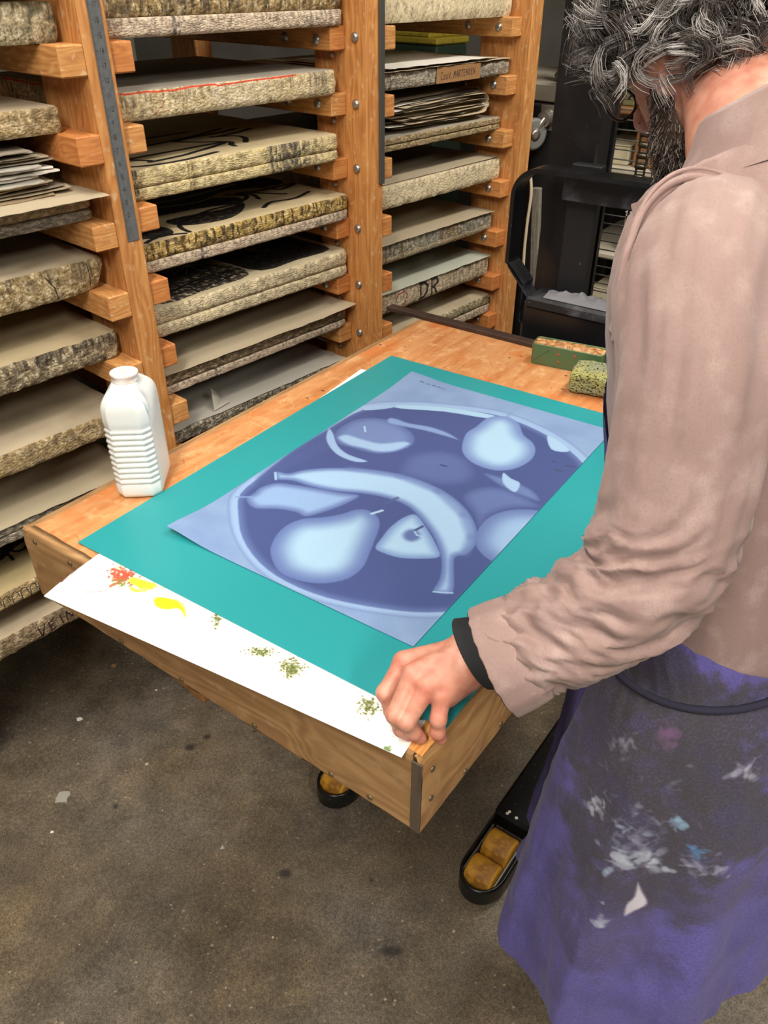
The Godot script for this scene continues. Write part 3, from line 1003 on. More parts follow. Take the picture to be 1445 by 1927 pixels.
	mass(p, [[0.05, 0.06], [0.5, 0.04], [0.5, 0.45], [0.3, 0.62], [0.08, 0.6]], c8(34, 28, 26), 0.55, 45)
	mass(p, [[0.08, 0.64], [0.48, 0.50], [0.5, 0.88], [0.28, 0.92], [0.08, 0.94]], c8(58, 50, 44), 0.95, 46)
	for k in 7: brush(p, [[0.60 + 0.02 * k, 0.25 + 0.02 * k], [0.72, 0.2 + 0.05 * k], [0.83 - 0.01 * k, 0.3 + 0.04 * k]], 1.4, c8(170, 154, 122), 1.2)
	for k in 12:
		var a := TAU * k / 12.0
		brush(p, [[0.40, 0.40], [0.40 + 0.12 * cos(a), 0.40 + 0.16 * sin(a)]], 1.0, c8(190, 172, 138), 0.6)
	for q in [[[0.10, 0.88], [0.2, 0.84], [0.32, 0.86], [0.46, 0.80]], [[0.14, 0.95], [0.14, 0.8], [0.24, 0.78], [0.24, 0.92]], [[0.28, 0.92], [0.28, 0.78], [0.4, 0.76], [0.4, 0.9]], [[0.1, 0.72], [0.2, 0.76], [0.35, 0.7], [0.48, 0.72]]]: brush(p, q, 1.6, ink, 1.0)
	var t_plaza := mat("stone_top_dark_panels", Color.WHITE, 0.7, p.tex())
	p = top_paint(236, c8(194, 176, 138))
	for k in 6: brush(p, [[0.30, 0.55 - 0.03 * k], [0.5, 0.42 - 0.02 * k], [0.68 - 0.02 * k, 0.46], [0.66 - 0.02 * k, 0.62], [0.5, 0.72 - 0.02 * k], [0.34, 0.74]], 2.5, c8(160, 140, 100).lerp(c8(120, 102, 74), k / 8.0), 1.0)
	var t_knot := mat("stone_top_brown_rings", Color.WHITE, 0.8, p.tex())
	p = top_paint(237, c8(196, 176, 128))
	mass(p, [[0.05, 0.05], [0.95, 0.05], [0.92, 0.45], [0.85, 0.62], [0.6, 0.55], [0.4, 0.68], [0.05, 0.6]], c8(30, 24, 20), 0.6, 47)
	for k in 8: brush(p, [[0.1 * k + 0.1, 0.5], [0.1 * k + 0.14, 0.64], [0.1 * k + 0.2, 0.6], [0.1 * k + 0.2, 0.7]], 2.0, ink, 1.0)
	var t_dark := mat("stone_top_black_wash", Color.WHITE, 0.7, p.tex())

	# middle bay
	stone("M1", 0.885, 1.492, 1.597, 0.098, -0.055, 0.54, s_drip, t_plain, "thick stone with dark dripped upper slab and chalky lower slab, topmost right of the ruler", {"seam": 0.33, "back": s_pink})
	stone("M2", 0.884, 1.468, 1.462, 0.050, -0.055, 0.52, s_two, t_grey, "pale stone with thin red line along its top edge", {"rad": 0.02})
	stone("M3", 0.880, 1.466, 1.321, 0.058, -0.050, 0.52, s_ink, t_lines, "pale stone with sparse black line drawing and ink smear on its side", {"seam": 0.42, "rad": 0.022, "rough": 0.0034})
	stone("M4", 0.880, 1.494, 1.178, 0.060, -0.052, 0.53, s_amber, t_black, "amber-stained stone with bold black curved drawing on top", {"seam": 0.42, "back": s_pink})
	stone("M5", 0.884, 1.500, 1.034, 0.065, -0.060, 0.54, s_chalk, t_plaza, "cream stone with two dark drawn panels inside a bare margin", {"seam": 0.45, "rad": 0.028, "rough": 0.0032})
	stone("M6", 0.884, 1.480, 0.901, 0.050, -0.055, 0.52, s_brown, t_plain, "brown stained stone under a loose tan sheet", {"seam": 0.42, "back": s_pink})
	stone("M7", 0.884, 1.474, 0.772, 0.034, -0.055, 0.50, s_dark, t_grey, "dark thin stone under a grey sheet with a folded corner", {})
	# bay left of the ruler
	stone("A1", 0.215, 0.800, 1.597, 0.060, -0.050, 0.52, s_green, t_plain, "greenish stained stone under a torn white sheet", {"rad": 0.014})
	stone("A2", 0.205, 0.778, 1.459, 0.043, -0.060, 0.52, s_tan, t_plain, "plain tan stone, second from the top left of the ruler", {"rad": 0.012})
	stone("A3", 0.200, 0.800, 1.307, 0.052, -0.050, 0.54, s_buff, t_plain, "brown-stained stone carrying a pile of loose paper sheets", {"seam": 0.40, "back": s_silver, "rad": 0.02})
	stone("A4", 0.200, 0.799, 1.175, 0.062, -0.050, 0.54, s_olive, t_plain, "cracked stone with chipped lower corner beside the rack post", {"chip": 0.02, "rough": 0.004})
	stone("A5", 0.200, 0.799, 1.030, 0.055, -0.050, 0.54, s_speck, t_knot, "dark speckled stone with brown ring stain on its top", {"rough": 0.004})
	stone("A6", 0.200, 0.790, 0.865, 0.050, -0.050, 0.54, s_tan, t_plain, "tan stone with bare pale top behind the white jug", {})
	stone("A7", 0.200, 0.790, 0.717, 0.043, -0.055, 0.54, s_silver, t_plain, "grey stone under a wide tan sheet at the bench corner", {"seam": 0.5})
	stone("A8", 0.200, 0.790, 0.570, 0.040, -0.055, 0.54, s_arch, t_dark, "stone with black washed top and ink loops along its side", {})
	stone("A9", 0.200, 0.780, 0.448, 0.053, -0.055, 0.54, s_vein, t_plain, "rough brown stone lettered VEIN, lowest in the rack", {"rough": 0.0045})
	# right bay
	stone("B1", 1.613, 2.162, 1.595, 0.100, -0.058, 0.52, s_white, t_plain, "thick cream stone at the top beside the stacker mast", {"rough": 0.003})
	stone("B2", 1.613, 2.162, 1.454, 0.038, -0.055, 0.52, s_silver, t_plain, "silvery grey stone with handwritten brown card on its front", {"rad": 0.010})
	stone("B3", 1.613, 2.150, 1.313, 0.032, -0.060, 0.52, s_tan, t_grey, "thin two-layer tan stone under a folded bundle of papers", {"seam": 0.5})
	stone("B4", 1.613, 2.160, 1.174, 0.060, -0.055, 0.52, s_white, t_plain, "rough white stone with scalloped upper edge", {"rough": 0.0035})
	stone("B5", 1.613, 2.140, 1.027, 0.055, -0.060, 0.52, s_blue, t_plain, "blue-grey stained stone with pale lower band", {"rad": 0.012})
	stone("B6", 1.613, 2.145, 0.885, 0.060, -0.060, 0.52, s_dp, t_grey, "pale stone lettered D R in black with red marks", {"rough": 0.003})
	stone("B7", 1.613, 2.160, 0.755, 0.060, -0.055, 0.52, s_green, t_plain, "green-stained two-layer stone behind the rusty bar", {"seam": 0.5, "back": s_pink})

# ------------------------------------------------------------------ papers on the stones
# sheet in the rack's axes: corners along u and w, lying at y with ripples
func rack_sheet(called: String, label: String, cat: String, u0: float, u1: float, y: float, w0: float, w1: float, m: Material, o := {}) -> Node3D:
	var sd: int = o.get("seed", 1)
	var nz := noise(sd, 5.0, 3)
	var ez := noise(sd + 9, 26.0, 3)
	var rows := []
	var uvs := []
	var nr := 14
	var nc := 26
	var amp: float = o.get("amp", 0.003)
	for r in nr:
		var row := []
		var uv := []
		for k in nc:
			var fu := float(k) / (nc - 1)
			var fw := float(r) / (nr - 1)
			var u := lerpf(u0, u1, fu)
			var w := lerpf(w0, w1, fw)
			if r == 0: w += ez.get_noise_1d(u) * o.get("edge", 0.004) + o.get("skew", 0.0) * (fu - 0.5)
			if k == nc - 1: u += ez.get_noise_1d(w + 5) * o.get("edge", 0.004)
			var yy := y + 0.0012 + amp * (0.5 + 0.5 * nz.get_noise_2d(u, w))
			yy += o.get("curl_r", 0.0) * pow(clampf((fu - 0.75) / 0.25, 0, 1), 2.0)
			yy += o.get("curl_f", 0.0) * pow(clampf((0.3 - fw) / 0.3, 0, 1), 2.0) * (0.4 + 0.6 * absf(nz.get_noise_1d(u * 2.0)))
			if o.get("level", false): yy = y + 0.0009
			row.append(Vector3(u - u0, yy - y, w - w0))
			uv.append(Vector2(fu * 1.4, fw))
		rows.append(row)
		uvs.append(uv)
	var t := thing(called, label, cat, rack_xf * Transform3D(Basis(Vector3.UP, o.get("turn", 0.0)), Vector3(u0, y, w0)), o.get("group", ""))
	var b := MB.new()
	b.sheet(rows, o.get("thick", 0.0007), uvs)
	part(t, "leaf", b, m)
	return t

func build_papers() -> void:
	var g := RandomNumberGenerator.new()
	g.seed = 17
	# pile on A3
	var y: float = top_y.A3 + 0.001
	var tints := [3, 0, 5, 3, 0, 2, 1, 1, 1, 2, 5, 0, 5, 2, 5]
	for k in tints.size():
		var u1 := 0.735 + g.randf_range(-0.03, 0.03) + (0.015 if k < 4 else 0.0)
		rack_sheet("paper_sheet", "loose paper sheet in the pile on a brown-stained stone", "paper", 0.30 + g.randf_range(-0.02, 0.02), u1, y, -0.045 - g.randf_range(0.0, 0.03), -0.45, M["paper%d" % tints[k]], {"seed": k * 3 + 1, "amp": 0.0028, "edge": 0.008, "curl_r": 0.002 if k < 6 else 0.0, "group": "loose sheets piled left of the ruler", "thick": 0.0034 if tints[k] == 1 else 0.0020})
		y += 0.0068 if k >= 5 and k <= 8 else 0.0050
	rack_sheet("card_sheet", "tan card sticking out from under the loose paper pile", "paper", 0.56, 0.803, top_y.A3, 0.012, -0.30, M.paper0, {"seed": 60, "level": true})
	rack_sheet("torn_paper", "torn white sheet on the greenish stone beside the ruler", "paper", 0.30, 0.800, top_y.A1, -0.035, -0.40, M.paper1, {"seed": 61, "edge": 0.012, "curl_f": 0.008, "curl_r": 0.012})
	rack_sheet("cover_sheet", "wide tan sheet on the grey stone at the bench corner", "paper", 0.30, 0.770, top_y.A7, -0.048, -0.50, M.paper0, {"seed": 62, "amp": 0.002})
	rack_sheet("cover_sheet", "loose tan sheet overhanging the brown stained stone", "paper", 0.878, 1.492, top_y.M6, -0.040, -0.46, M.paper0, {"seed": 63, "amp": 0.006, "curl_r": 0.006, "skew": 0.01})
	# grey sheet with a folded corner on M7
	var gs := rack_sheet("cover_sheet", "grey sheet with a turned-up folded corner on the lowest visible stone", "paper", 0.890, 1.470, top_y.M7, -0.055, -0.46, M.paper2, {"seed": 64, "amp": 0.004, "edge": 0.008})
	var f := MB.new()
	var a := Vector3(0.130, 0.006, -0.012)
	f.sheet([[a, a + Vector3(0.055, 0.001, -0.010)], [a + Vector3(0.022, 0.042, -0.035), a + Vector3(0.058, 0.004, -0.045)]], 0.0008)
	part(gs, "folded_corner", f, M.paper2)
	# right bay
	for k in 3:
		rack_sheet("print_sheet", "pale paper sheet on the silvery stone with the handwritten card", "paper", 1.612 + 0.01 * k, 2.150 + [0.012, -0.04, -0.09][k], top_y.B2 + 0.0035 * k, -0.048 + [0.0, -0.012, 0.004][k], -0.42, M["paper%d" % [4, 0, 1][k]], {"seed": 65 + k, "amp": 0.003, "edge": 0.010, "curl_f": 0.003, "group": "pale sheets on the silvery stone"})
	rack_sheet("cover_sheet", "tan sheet on the rough white stone", "paper", 1.63, 2.150, top_y.B4, -0.062, -0.45, M.paper0, {"seed": 69, "amp": 0.004})
	rack_sheet("cover_sheet", "thin tan sheet on the blue-grey stained stone", "paper", 1.612, 2.135, top_y.B5, -0.052, -0.45, M.paper0, {"seed": 70, "amp": 0.0015})
	rack_sheet("cover_sheet", "pale grey-green sheet on the stone lettered D R", "paper", 1.612, 2.140, top_y.B6, -0.054, -0.45, mat("paper_green", c8(186, 188, 170), 0.85), {"seed": 71, "amp": 0.002})
	# handwritten card on B2's front
	var cx: Array = card_px()
	var card := thing("label_card", "brown card with black handwriting taped to the silvery stone", "label", rack_xf * Transform3D(Basis(), Vector3(cx[0], 1.4555, -0.0515)))
	var b := MB.new()
	b.box(Vector3(cx[1] / 2, 0.019, 0), Vector3(cx[1], 0.038, 0.0012), 0.0003)
	for i in b.v.size(): b.t[i] = Vector2(b.v[i].x / cx[1], 1.0 - b.v[i].y / 0.038)
	part(card, "card", b, mat("card_written", Color.WHITE, 0.8, card_tex()))
	# folded bundle on B3
	var t := thing("folded_bundle", "bundle of old papers folded over on a thin tan stone", "papers", rack_xf * Transform3D(Basis(Vector3.UP, 0.03), Vector3(1.66, top_y.B3, -0.085)), "")
	var yc := 0.043
	for k in 13:
		var rr := 0.004 + 0.0029 * k
		var nz := noise(400 + k, 9.0, 3)
		var front := g.randf_range(-0.02, 0.02)
		var right := 0.44
		var l0 := g.randf_range(0.0, 0.11)
		var l1 := g.randf_range(0.02, 0.14)
		var rows := []
		for j in 12:
			var w := lerpf(0.0, -0.36, j / 11.0)
			if j == 0: w = front
			var row := []
			for q in 8: row.append(Vector3(lerpf(l0, right - rr, q / 7.0), yc - rr, w))
			for q in 10:
				var an := -PI / 2 + PI * (q + 0.5) / 10.0
				row.append(Vector3(right - rr + cos(an) * rr * 1.25, yc + sin(an) * rr, w))
			for q in 8: row.append(Vector3(lerpf(right - rr, l1, q / 7.0), yc + rr, w))
			for q in row.size():
				var e: Vector3 = row[q]
				var rag := nz.get_noise_2d(e.x * 3.0, e.y * 20.0)
				row[q] = e + Vector3(0, nz.get_noise_2d(e.x * 1.2, w) * 0.0016 - 0.010 * clampf((0.30 - e.x) / 0.3, 0, 1) * signf(e.y - yc) * (rr / 0.04), rag * 0.016 if j == 0 else 0.0)
				if row[q].y < 0.0015: row[q].y = 0.0015
			rows.append(row)
		b = MB.new()
		b.loft(rows, false, 1.0)
		part(t, "sheet", b, M["paper%d" % [4, 1, 0, 4][k % 4]])

func card_px() -> Array:
	var p0 := on_plane(822, 150, -rn * (RACK_D + 0.05), rn)
	var p1 := on_plane(904, 140, -rn * (RACK_D + 0.05), rn)
	return [p0.dot(ru), (p1 - p0).dot(ru)]

func card_tex() -> ImageTexture:
	var p := Paint.new(512, 96, c8(172, 130, 84))
	var n := nb(512, 96, 311, 0.03, 4)
	for y in 96:
		for x in 512: p.mix(x, y, c8(128, 92, 56), n[y * 512 + x] / 255.0 * 0.5)
	var glyph := {"C": [[6, 1, 3, 0, 1, 4, 1, 8, 3, 10, 6, 9]], "O": [[3, 4, 1, 7, 2, 10, 5, 9, 5, 5, 3, 4]], "U": [[0, 4, 1, 9, 4, 10, 6, 4]], "V": [[0, 3, 3, 10, 6, 2]], ".": [[1, 10, 2, 10]], "M": [[0, 10, 1, 2, 3, 7, 6, 1, 6, 10]], "A": [[0, 10, 4, 1, 6, 10], [1, 7, 6, 6]], "R": [[1, 10, 1, 1, 5, 2, 4, 5, 1, 6, 6, 10]], "T": [[0, 2, 7, 1], [3, 1, 3, 10]], "E": [[5, 2, 1, 2, 1, 10, 5, 9], [1, 6, 4, 5]], "N": [[0, 10, 1, 2, 5, 9, 6, 1]], "D": [[1, 10, 1, 2, 5, 4, 5, 8, 1, 10]]}
	var x := 46.0
	var ink := c8(34, 24, 20)
	for ch in "COUV. MARTENDEN":
		if ch == " ":
			x += 16
			continue
		for st in glyph[ch]:
			var pts := []
			for q in range(0, st.size(), 2): pts.append(Vector2(x + st[q] * 3.5, 30 + st[q + 1] * 4.6 - (x - 46) * 0.03))
			p.line(pts, 2.3, ink, 0.95, 1.0)
		x += 14.0 if ch == "." else 29.0
	return p.tex()

# ------------------------------------------------------------------ bench
const TA0 := 0.473
const TA1 := 1.580
const TB0 := -1.022
const TB1 := -0.290
const TOP := 1.0

func bench_xf(a: float, b: float, y: float, turn := 0.0) -> Transform3D:   # local x = ts, local -z = tl
	return Transform3D(Basis(Vector3.UP, -deg_to_rad(TABLE_YAW + turn)), tab_pt(a, b, y))

func bench_tex() -> ImageTexture:
	var w := 512
	var h := 768
	var fine := nb(w, h, 321, 0.05, 4, 1, 10)
	var fib := nb(w, h, 322, 0.22, 2, 1, 6)
	var blot := nb(w, h, 323, 0.010, 4)
	var spot := nb(w, h, 324, 0.03, 5)
	var p := Paint.new(w, h, c8(206, 146, 94))
	for y in h:
		for x in w:
			var i := y * w + x
			p.mix(x, y, c8(178, 104, 52), clampf((fine[i] / 255.0 - 0.42) * 1.9, 0, 1) * 0.75)
			p.mix(x, y, c8(230, 178, 124), clampf((fib[i] / 255.0 - 0.45) * 1.6, 0, 1) * 0.55)
			p.mix(x, y, c8(206, 112, 52), clampf((blot[i] / 255.0 - 0.56) * 4, 0, 1) * 0.55)
			p.mix(x, y, c8(234, 194, 146), clampf((spot[i] / 255.0 - 0.58) * 4, 0, 1) * 0.5)
	var g := RandomNumberGenerator.new()
	g.seed = 12
	for k in 230:
		var a := Vector2(g.randf() * w, g.randf() * h)
		var d := Vector2.from_angle(g.randf() * TAU) * g.randf_range(4, 34)
		p.line([a, a + d], 0.35, c8(240, 204, 158) if k % 3 else c8(120, 66, 34), 0.55, 0.8)
	for k in 70: p.dot(Vector2(g.randf() * w, g.randf() * h * 0.5), g.randf_range(0.3, 1.6), c8(58, 36, 24), 0.85, 0.9, g.randf_range(1, 2))
	for k in 26: p.dot(Vector2(g.randf() * w, g.randf() * h), g.randf_range(0.4, 1.8), c8(244, 228, 196), 0.8, 0.9, g.randf_range(1, 2.5))
	return p.tex()

func build_bench() -> void:
	var w := TB1 - TB0
	var l := TA1 - TA0
	var t := thing("work_bench", "worn orange plywood bench top with deep wooden sides resting on the stacker", "bench", bench_xf(TA0, TB0, 0.868))
	var hh := TOP - 0.868
	var top := MB.new()
	top.box(Vector3(w / 2, hh - 0.011, -l / 2), Vector3(w - 0.026, 0.022, l - 0.032), 0.0012)
	for i in top.v.size(): top.t[i] = Vector2(top.v[i].x / w, 1.0 + top.v[i].z / l)
	part(t, "bench_top", top, mat("bench_top", Color.WHITE, 0.48, bench_tex()))
	var fw := wood_tex(41, c8(134, 98, 60), c8(190, 150, 102), 0.2)
	mat("bench_front", Color.WHITE, 0.6, fw, {"uv1_scale": Vector3(2.4, 1.0, 1)})
	mat("bench_side", Color.WHITE, 0.6, wood_tex(42, c8(146, 104, 58), c8(204, 160, 104), 0.25), {"uv1_scale": Vector3(3.0, 1.2, 1)})
	mat("end_grain", Color.WHITE, 0.7, grime_tex(43, c8(88, 74, 60), c8(40, 34, 30), 0.7, 20), {"uv1_triplanar": true, "uv1_scale": Vector3(7, 3, 7)})
	mat("raw_wood", c8(255, 248, 236), 0.65, wood_tex(44, c8(188, 120, 58), c8(240, 190, 118), 0.2), {"uv1_scale": Vector3(9.0, 2.0, 1)})
	# front board: top edge and face, wavy where it has been knocked
	var nz := noise(55, 6.0, 3)
	var strip := func(x0: float, x1: float, z: float, thick: float, prof: Array, n: int) -> MB:
		var rows := []
		var uvs := []
		for k in n + 1:
			var x := lerpf(x0, x1, float(k) / n)
			var row := []
			var uv := []
			var s := 0.0
			for q in prof.size():
				var e: Vector2 = prof[q]
				var wob := nz.get_noise_2d(x * 3.0, q * 0.13) * (0.0022 if e.y > 0.1 or e.y < 0.01 else 0.001)
				row.append(Vector3(x, e.y + (wob if q > 0 and q < prof.size() - 1 else 0.0) * 0.8, z + e.x + wob))
				if q: s += prof[q].distance_to(prof[q - 1])
				uv.append(Vector2(s + 0.3, x))
			rows.append(row)
			uvs.append(uv)
		var b := MB.new()
		b.loft(rows, true, 0.0, (func() -> Array:
			for r in uvs: r.append(r[0] + Vector2(0.3, 0))
			return uvs).call(), null, true, true)
		return b
	var prof := [Vector2(-0.016, 0.0), Vector2(-0.001, 0.0), Vector2(0, 0.003), Vector2(0, 0.035), Vector2(0, 0.07), Vector2(0, 0.105), Vector2(-0.0005, hh - 0.006), Vector2(-0.004, hh), Vector2(-0.016, hh)]
	part(t, "front_board", strip.call(0.0, w - 0.0135, 0.0, 0.016, prof, 60), M.bench_front)
	var sd := func(x: float, m: Material) -> void:
		var b := MB.new()
		b.box(Vector3(x, hh / 2, -l / 2), Vector3(0.013, hh, l), 0.002, Basis(), 2)
		part(t, "side_board", b, m)
	sd.call(0.0065, M.bench_front)
	var back := MB.new()
	back.box(Vector3(w / 2, hh / 2, -l + 0.008), Vector3(w - 0.03, hh, 0.016), 0.002, Basis(), 0)
	part(t, "back_board", back, M.bench_front)
	# right board with a splintered upper edge: its profile changes along the bench
	var rows := []
	var uvs := []
	var ez := noise(77, 30.0, 3)
	for k in 73:
		var z := -l * k / 72.0
		var rag: float = 0.020 * (1.0 - smoothstep(0.10, 0.34, -z)) * (0.6 + 0.5 * ez.get_noise_1d(z * 1.4)) + 0.002
		var row := []
		var x0 := w - 0.0135
		for e in [Vector2(x0, 0), Vector2(w - 0.002, 0), Vector2(w, 0.003), Vector2(w, 0.04), Vector2(w, hh - 0.012 - rag * 1.2), Vector2(w - 0.002 - rag * 0.18, hh - rag * 0.8 - 0.002), Vector2(w - 0.004 - rag * 0.35, hh - 0.0015), Vector2(x0, hh)]:
			row.append(Vector3(e.x + ez.get_noise_2d(z, e.y * 4) * 0.0008, e.y, z))
		rows.append(row)
		var uv := []
		for q in 9: uv.append(Vector2(q * 0.03, z))
		uvs.append(uv)
	var rb := MB.new()
	rb.loft(rows, true, 0.0, uvs, null, false, true)
	part(t, "side_board", rb, M.bench_side)
	var eg := MB.new()
	eg.box(Vector3(w - 0.0072, hh / 2 - 0.003, 0.0006), Vector3(0.0138, hh - 0.010, 0.0024), 0.0010)
	part(t, "board_end", eg, M.end_grain)
	# broken strip of bare wood along the near part of the right edge
	rows = []
	uvs = []
	for k in 41:
		var z := -0.004 - 0.23 * k / 40.0
		var wd: float = 0.013 + 0.008 * ez.get_noise_1d(z * 1.1 + 3) + 0.010 * (1.0 - k / 40.0)
		var y := hh + 0.0006
		rows.append([Vector3(w - 0.012 - wd, y, z), Vector3(w - 0.012 - wd * 0.5, y + 0.0012 * (1 + ez.get_noise_1d(z * 2)), z), Vector3(w - 0.008, y + 0.0004, z), Vector3(w - 0.0035 - 0.003 * absf(ez.get_noise_1d(z * 3)), y - 0.0008, z)])
		uvs.append([Vector2(0, z), Vector2(0.01, z), Vector2(0.02, z), Vector2(0.03, z)])
	var sp := MB.new()
	sp.sheet(rows, 0.0012, uvs)
	part(t, "splintered_edge", sp, M.raw_wood)
	var screw := MB.new()
	screw.lathe([Vector2(0.0042, 0), Vector2(0.0042, 0.0006), Vector2(0.0030, 0.0014), Vector2(0.0008, 0.0010)], Transform3D(), 12)
	var sm := screw.commit()
	var fwd := Basis(Vector3(1, 0, 0), Vector3(0, 0, 1), Vector3(0, -1, 0))
	var rgt := Basis(Vector3(0, -1, 0), Vector3(1, 0, 0), Vector3(0, 0, 1))
	for q in [[0.030, 0.118], [0.115, 0.117], [0.655, 0.116], [0.20, 0.010], [0.33, 0.009], [0.47, 0.010], [0.60, 0.009], [0.66, 0.012]]:
		part(t, "screw", sm, M.screw, Transform3D(fwd, Vector3(q[0], q[1], 0.0012)))
	for q in [[-0.020, 0.098], [-0.020, 0.046], [-0.10, 0.010], [-0.19, 0.012]]:
		part(t, "screw", sm, M.screw, Transform3D(rgt, Vector3(w + 0.0006, q[1], q[0])))

# ------------------------------------------------------------------ things on the bench
func build_on_bench() -> void:
	build_proof_paper()
	build_plate()
	build_film()
	build_jug()
	build_tin()
	build_sponge()
	# rusty bar across the far edge
	var t := thing("steel_bar", "long flat rusty steel bar lying along the far bench edge", "bar", bench_xf(1.5535, -1.118, TOP + 0.0005, 0.0))
	var b := MB.new()
	b.box(Vector3(0.36, 0.005, -0.013), Vector3(0.72, 0.010, 0.026), 0.0012)
	part(t, "bar", b, mat("rusty_steel", Color.WHITE, 0.6, grime_tex(61, c8(70, 54, 46), c8(112, 88, 74), 0.5, 10), {"uv1_triplanar": true, "uv1_scale": Vector3(4, 4, 4), "metallic": 0.35}))

func build_proof_paper() -> void:
	# sheet of waste proof paper under the plate, hanging over the front edge
	var turn := rad_to_deg(atan2(0.063, 0.548))
	var W := 0.552
	var L := 0.843
	var xf := bench_xf(0.399, -0.859, TOP, -turn)
	var inv := xf.affine_inverse()
	var pw := 640
	var ph := 980
	var p := Paint.new(pw, ph, c8(246, 245, 240))
	var at := func(px: float, py: float) -> Vector2:
		var q: Vector3 = inv * on_h(px, py, TOP)
		return Vector2(q.x / W * pw, (1.0 + q.z / L) * ph)
	var g := RandomNumberGenerator.new()
	g.seed = 3
	var splat := func(cx: float, cy: float, sx: float, sy: float, n: int, col: Color, r0: float, r1: float, al := 0.9) -> void:
		for k in n:
			var q: Vector2 = at.call(cx + g.randfn() * sx, cy + g.randfn() * sy)
			p.dot(q, g.randf_range(r0, r1), col, g.randf_range(0.3, al), 1.0)
	var stroke := func(pts: Array, r: float, col: Color, a := 0.9) -> void:
		var q := []
		for e in pts: q.append(at.call(e[0], e[1]))
		p.line(q, r, col, a, 1.2)
	splat.call(232, 1062, 16, 5, 30, c8(240, 232, 170), 1, 6, 0.5)
	splat.call(228, 1084, 13, 7, 200, c8(196, 82, 56), 0.6, 3.0)
	stroke.call([[212, 1072], [232, 1078], [240, 1090], [222, 1098], [208, 1104]], 2.6, c8(190, 80, 58))
	stroke.call([[224, 1092], [246, 1080]], 4.5, c8(186, 78, 54), 0.85)
	splat.call(232, 1098, 14, 5, 150, c8(120, 128, 52), 0.5, 1.8)
	stroke.call([[205, 1108], [190, 1114], [163, 1114]], 0.8, c8(120, 100, 96), 0.8)
	stroke.call([[163, 1114], [168, 1106]], 0.6, c8(120, 100, 96), 0.6)
	stroke.call([[116, 1094], [140, 1073]], 1.6, c8(110, 52, 62))
	stroke.call([[134, 1082], [158, 1061]], 0.7, c8(90, 78, 78))
	for k in 3: stroke.call([[250 + 4 * k, 1092 + 3 * k], [268, 1098 + 3 * k], [284, 1102 + 2 * k]], 6.5, c8(248, 242, 40), 0.7)
	stroke.call([[247, 1108], [256, 1113], [274, 1112]], 3.5, c8(250, 240, 60), 0.8)
	splat.call(290, 1104, 10, 4, 40, c8(244, 230, 60), 0.6, 2.0)
	var ring := []
	for e in [[288, 1131], [295, 1124], [312, 1125], [330, 1129], [342, 1137], [350, 1150], [352, 1163], [346, 1162], [342, 1154], [333, 1147], [318, 1149], [304, 1148], [292, 1142]]: ring.append(at.call(e[0], e[1]))
	p.fill(smooth_ring(ring), func(_d: float, _e: Vector2) -> Color: return c8(248, 246, 20), 3.0)
	stroke.call([[330, 1128], [344, 1138], [350, 1150]], 0.8, c8(150, 140, 20), 0.7)
	for q in [[408, 1168, 5, 7, 60], [493, 1228, 14, 4, 110], [548, 1255, 12, 7, 130], [545, 1266, 7, 5, 60], [692, 1330, 10, 8, 110]]: splat.call(q[0], q[1], q[2], q[3], int(q[4] * 1.6), c8(92, 100, 40), 0.6, 1.7)
	splat.call(640, 1340, 120, 14, 26, c8(128, 132, 100), 0.4, 1.0)
	splat.call(752, 1385, 14, 16, 60, c8(208, 168, 156), 0.4, 1.3, 0.6)
	splat.call(728, 1411, 4, 2, 30, c8(110, 136, 86), 1.0, 2.4)
	var tex := p.tex()
	var rows := []
	var uvs := []
	for r in 34:
		var row := []
		var uv := []
		for k in 24:
			var x := W * k / 23.0
			var z := -L * r / 33.0
			var wp := xf * Vector3(x, 0, z)
			var over := maxf(0.0, TA0 - wp.dot(tl))
			row.append(Vector3(x, 0.0016 - over * over * 0.9, z))
			uv.append(Vector2(float(k) / 23.0, 1.0 - float(r) / 33.0))
		rows.append(row)
		uvs.append(uv)
	var t := thing("proof_paper", "white paper sheet with yellow, red and green paint marks under the teal plate", "paper", xf)
	var b := MB.new()
	b.sheet(rows, 0.0007, uvs)
	part(t, "sheet", b, mat("proof_paper", Color.WHITE, 0.8, tex))

const PLATE_TURN := -1.8
func build_plate() -> void:
	var t := thing("printing_plate", "large teal coated printing plate lying flat on the bench", "plate", bench_xf(0.498, -0.917, TOP + 0.0024, PLATE_TURN))
	var W := 0.627
	var L := 0.831
	var rows := []
	var nz := noise(88, 3.0, 2)
	for r in 25:
		var row := []
		for k in 19:
			var x := W * k / 18.0
			var z := -L * r / 24.0
			var lift := 0.004 * exp(-(Vector2(x - W, z).length_squared()) / 0.004)    # the corner the hand takes hold of
			row.append(Vector3(x, 0.0008 + lift + 0.0004 * nz.get_noise_2d(x, z), z))
		rows.append(row)
	var b := MB.new()
	b.sheet(rows, 0.0007)
	part(t, "sheet", b, mat("teal_coating", c8(40, 148, 152), 0.36, null, {"metallic": 0.0}))

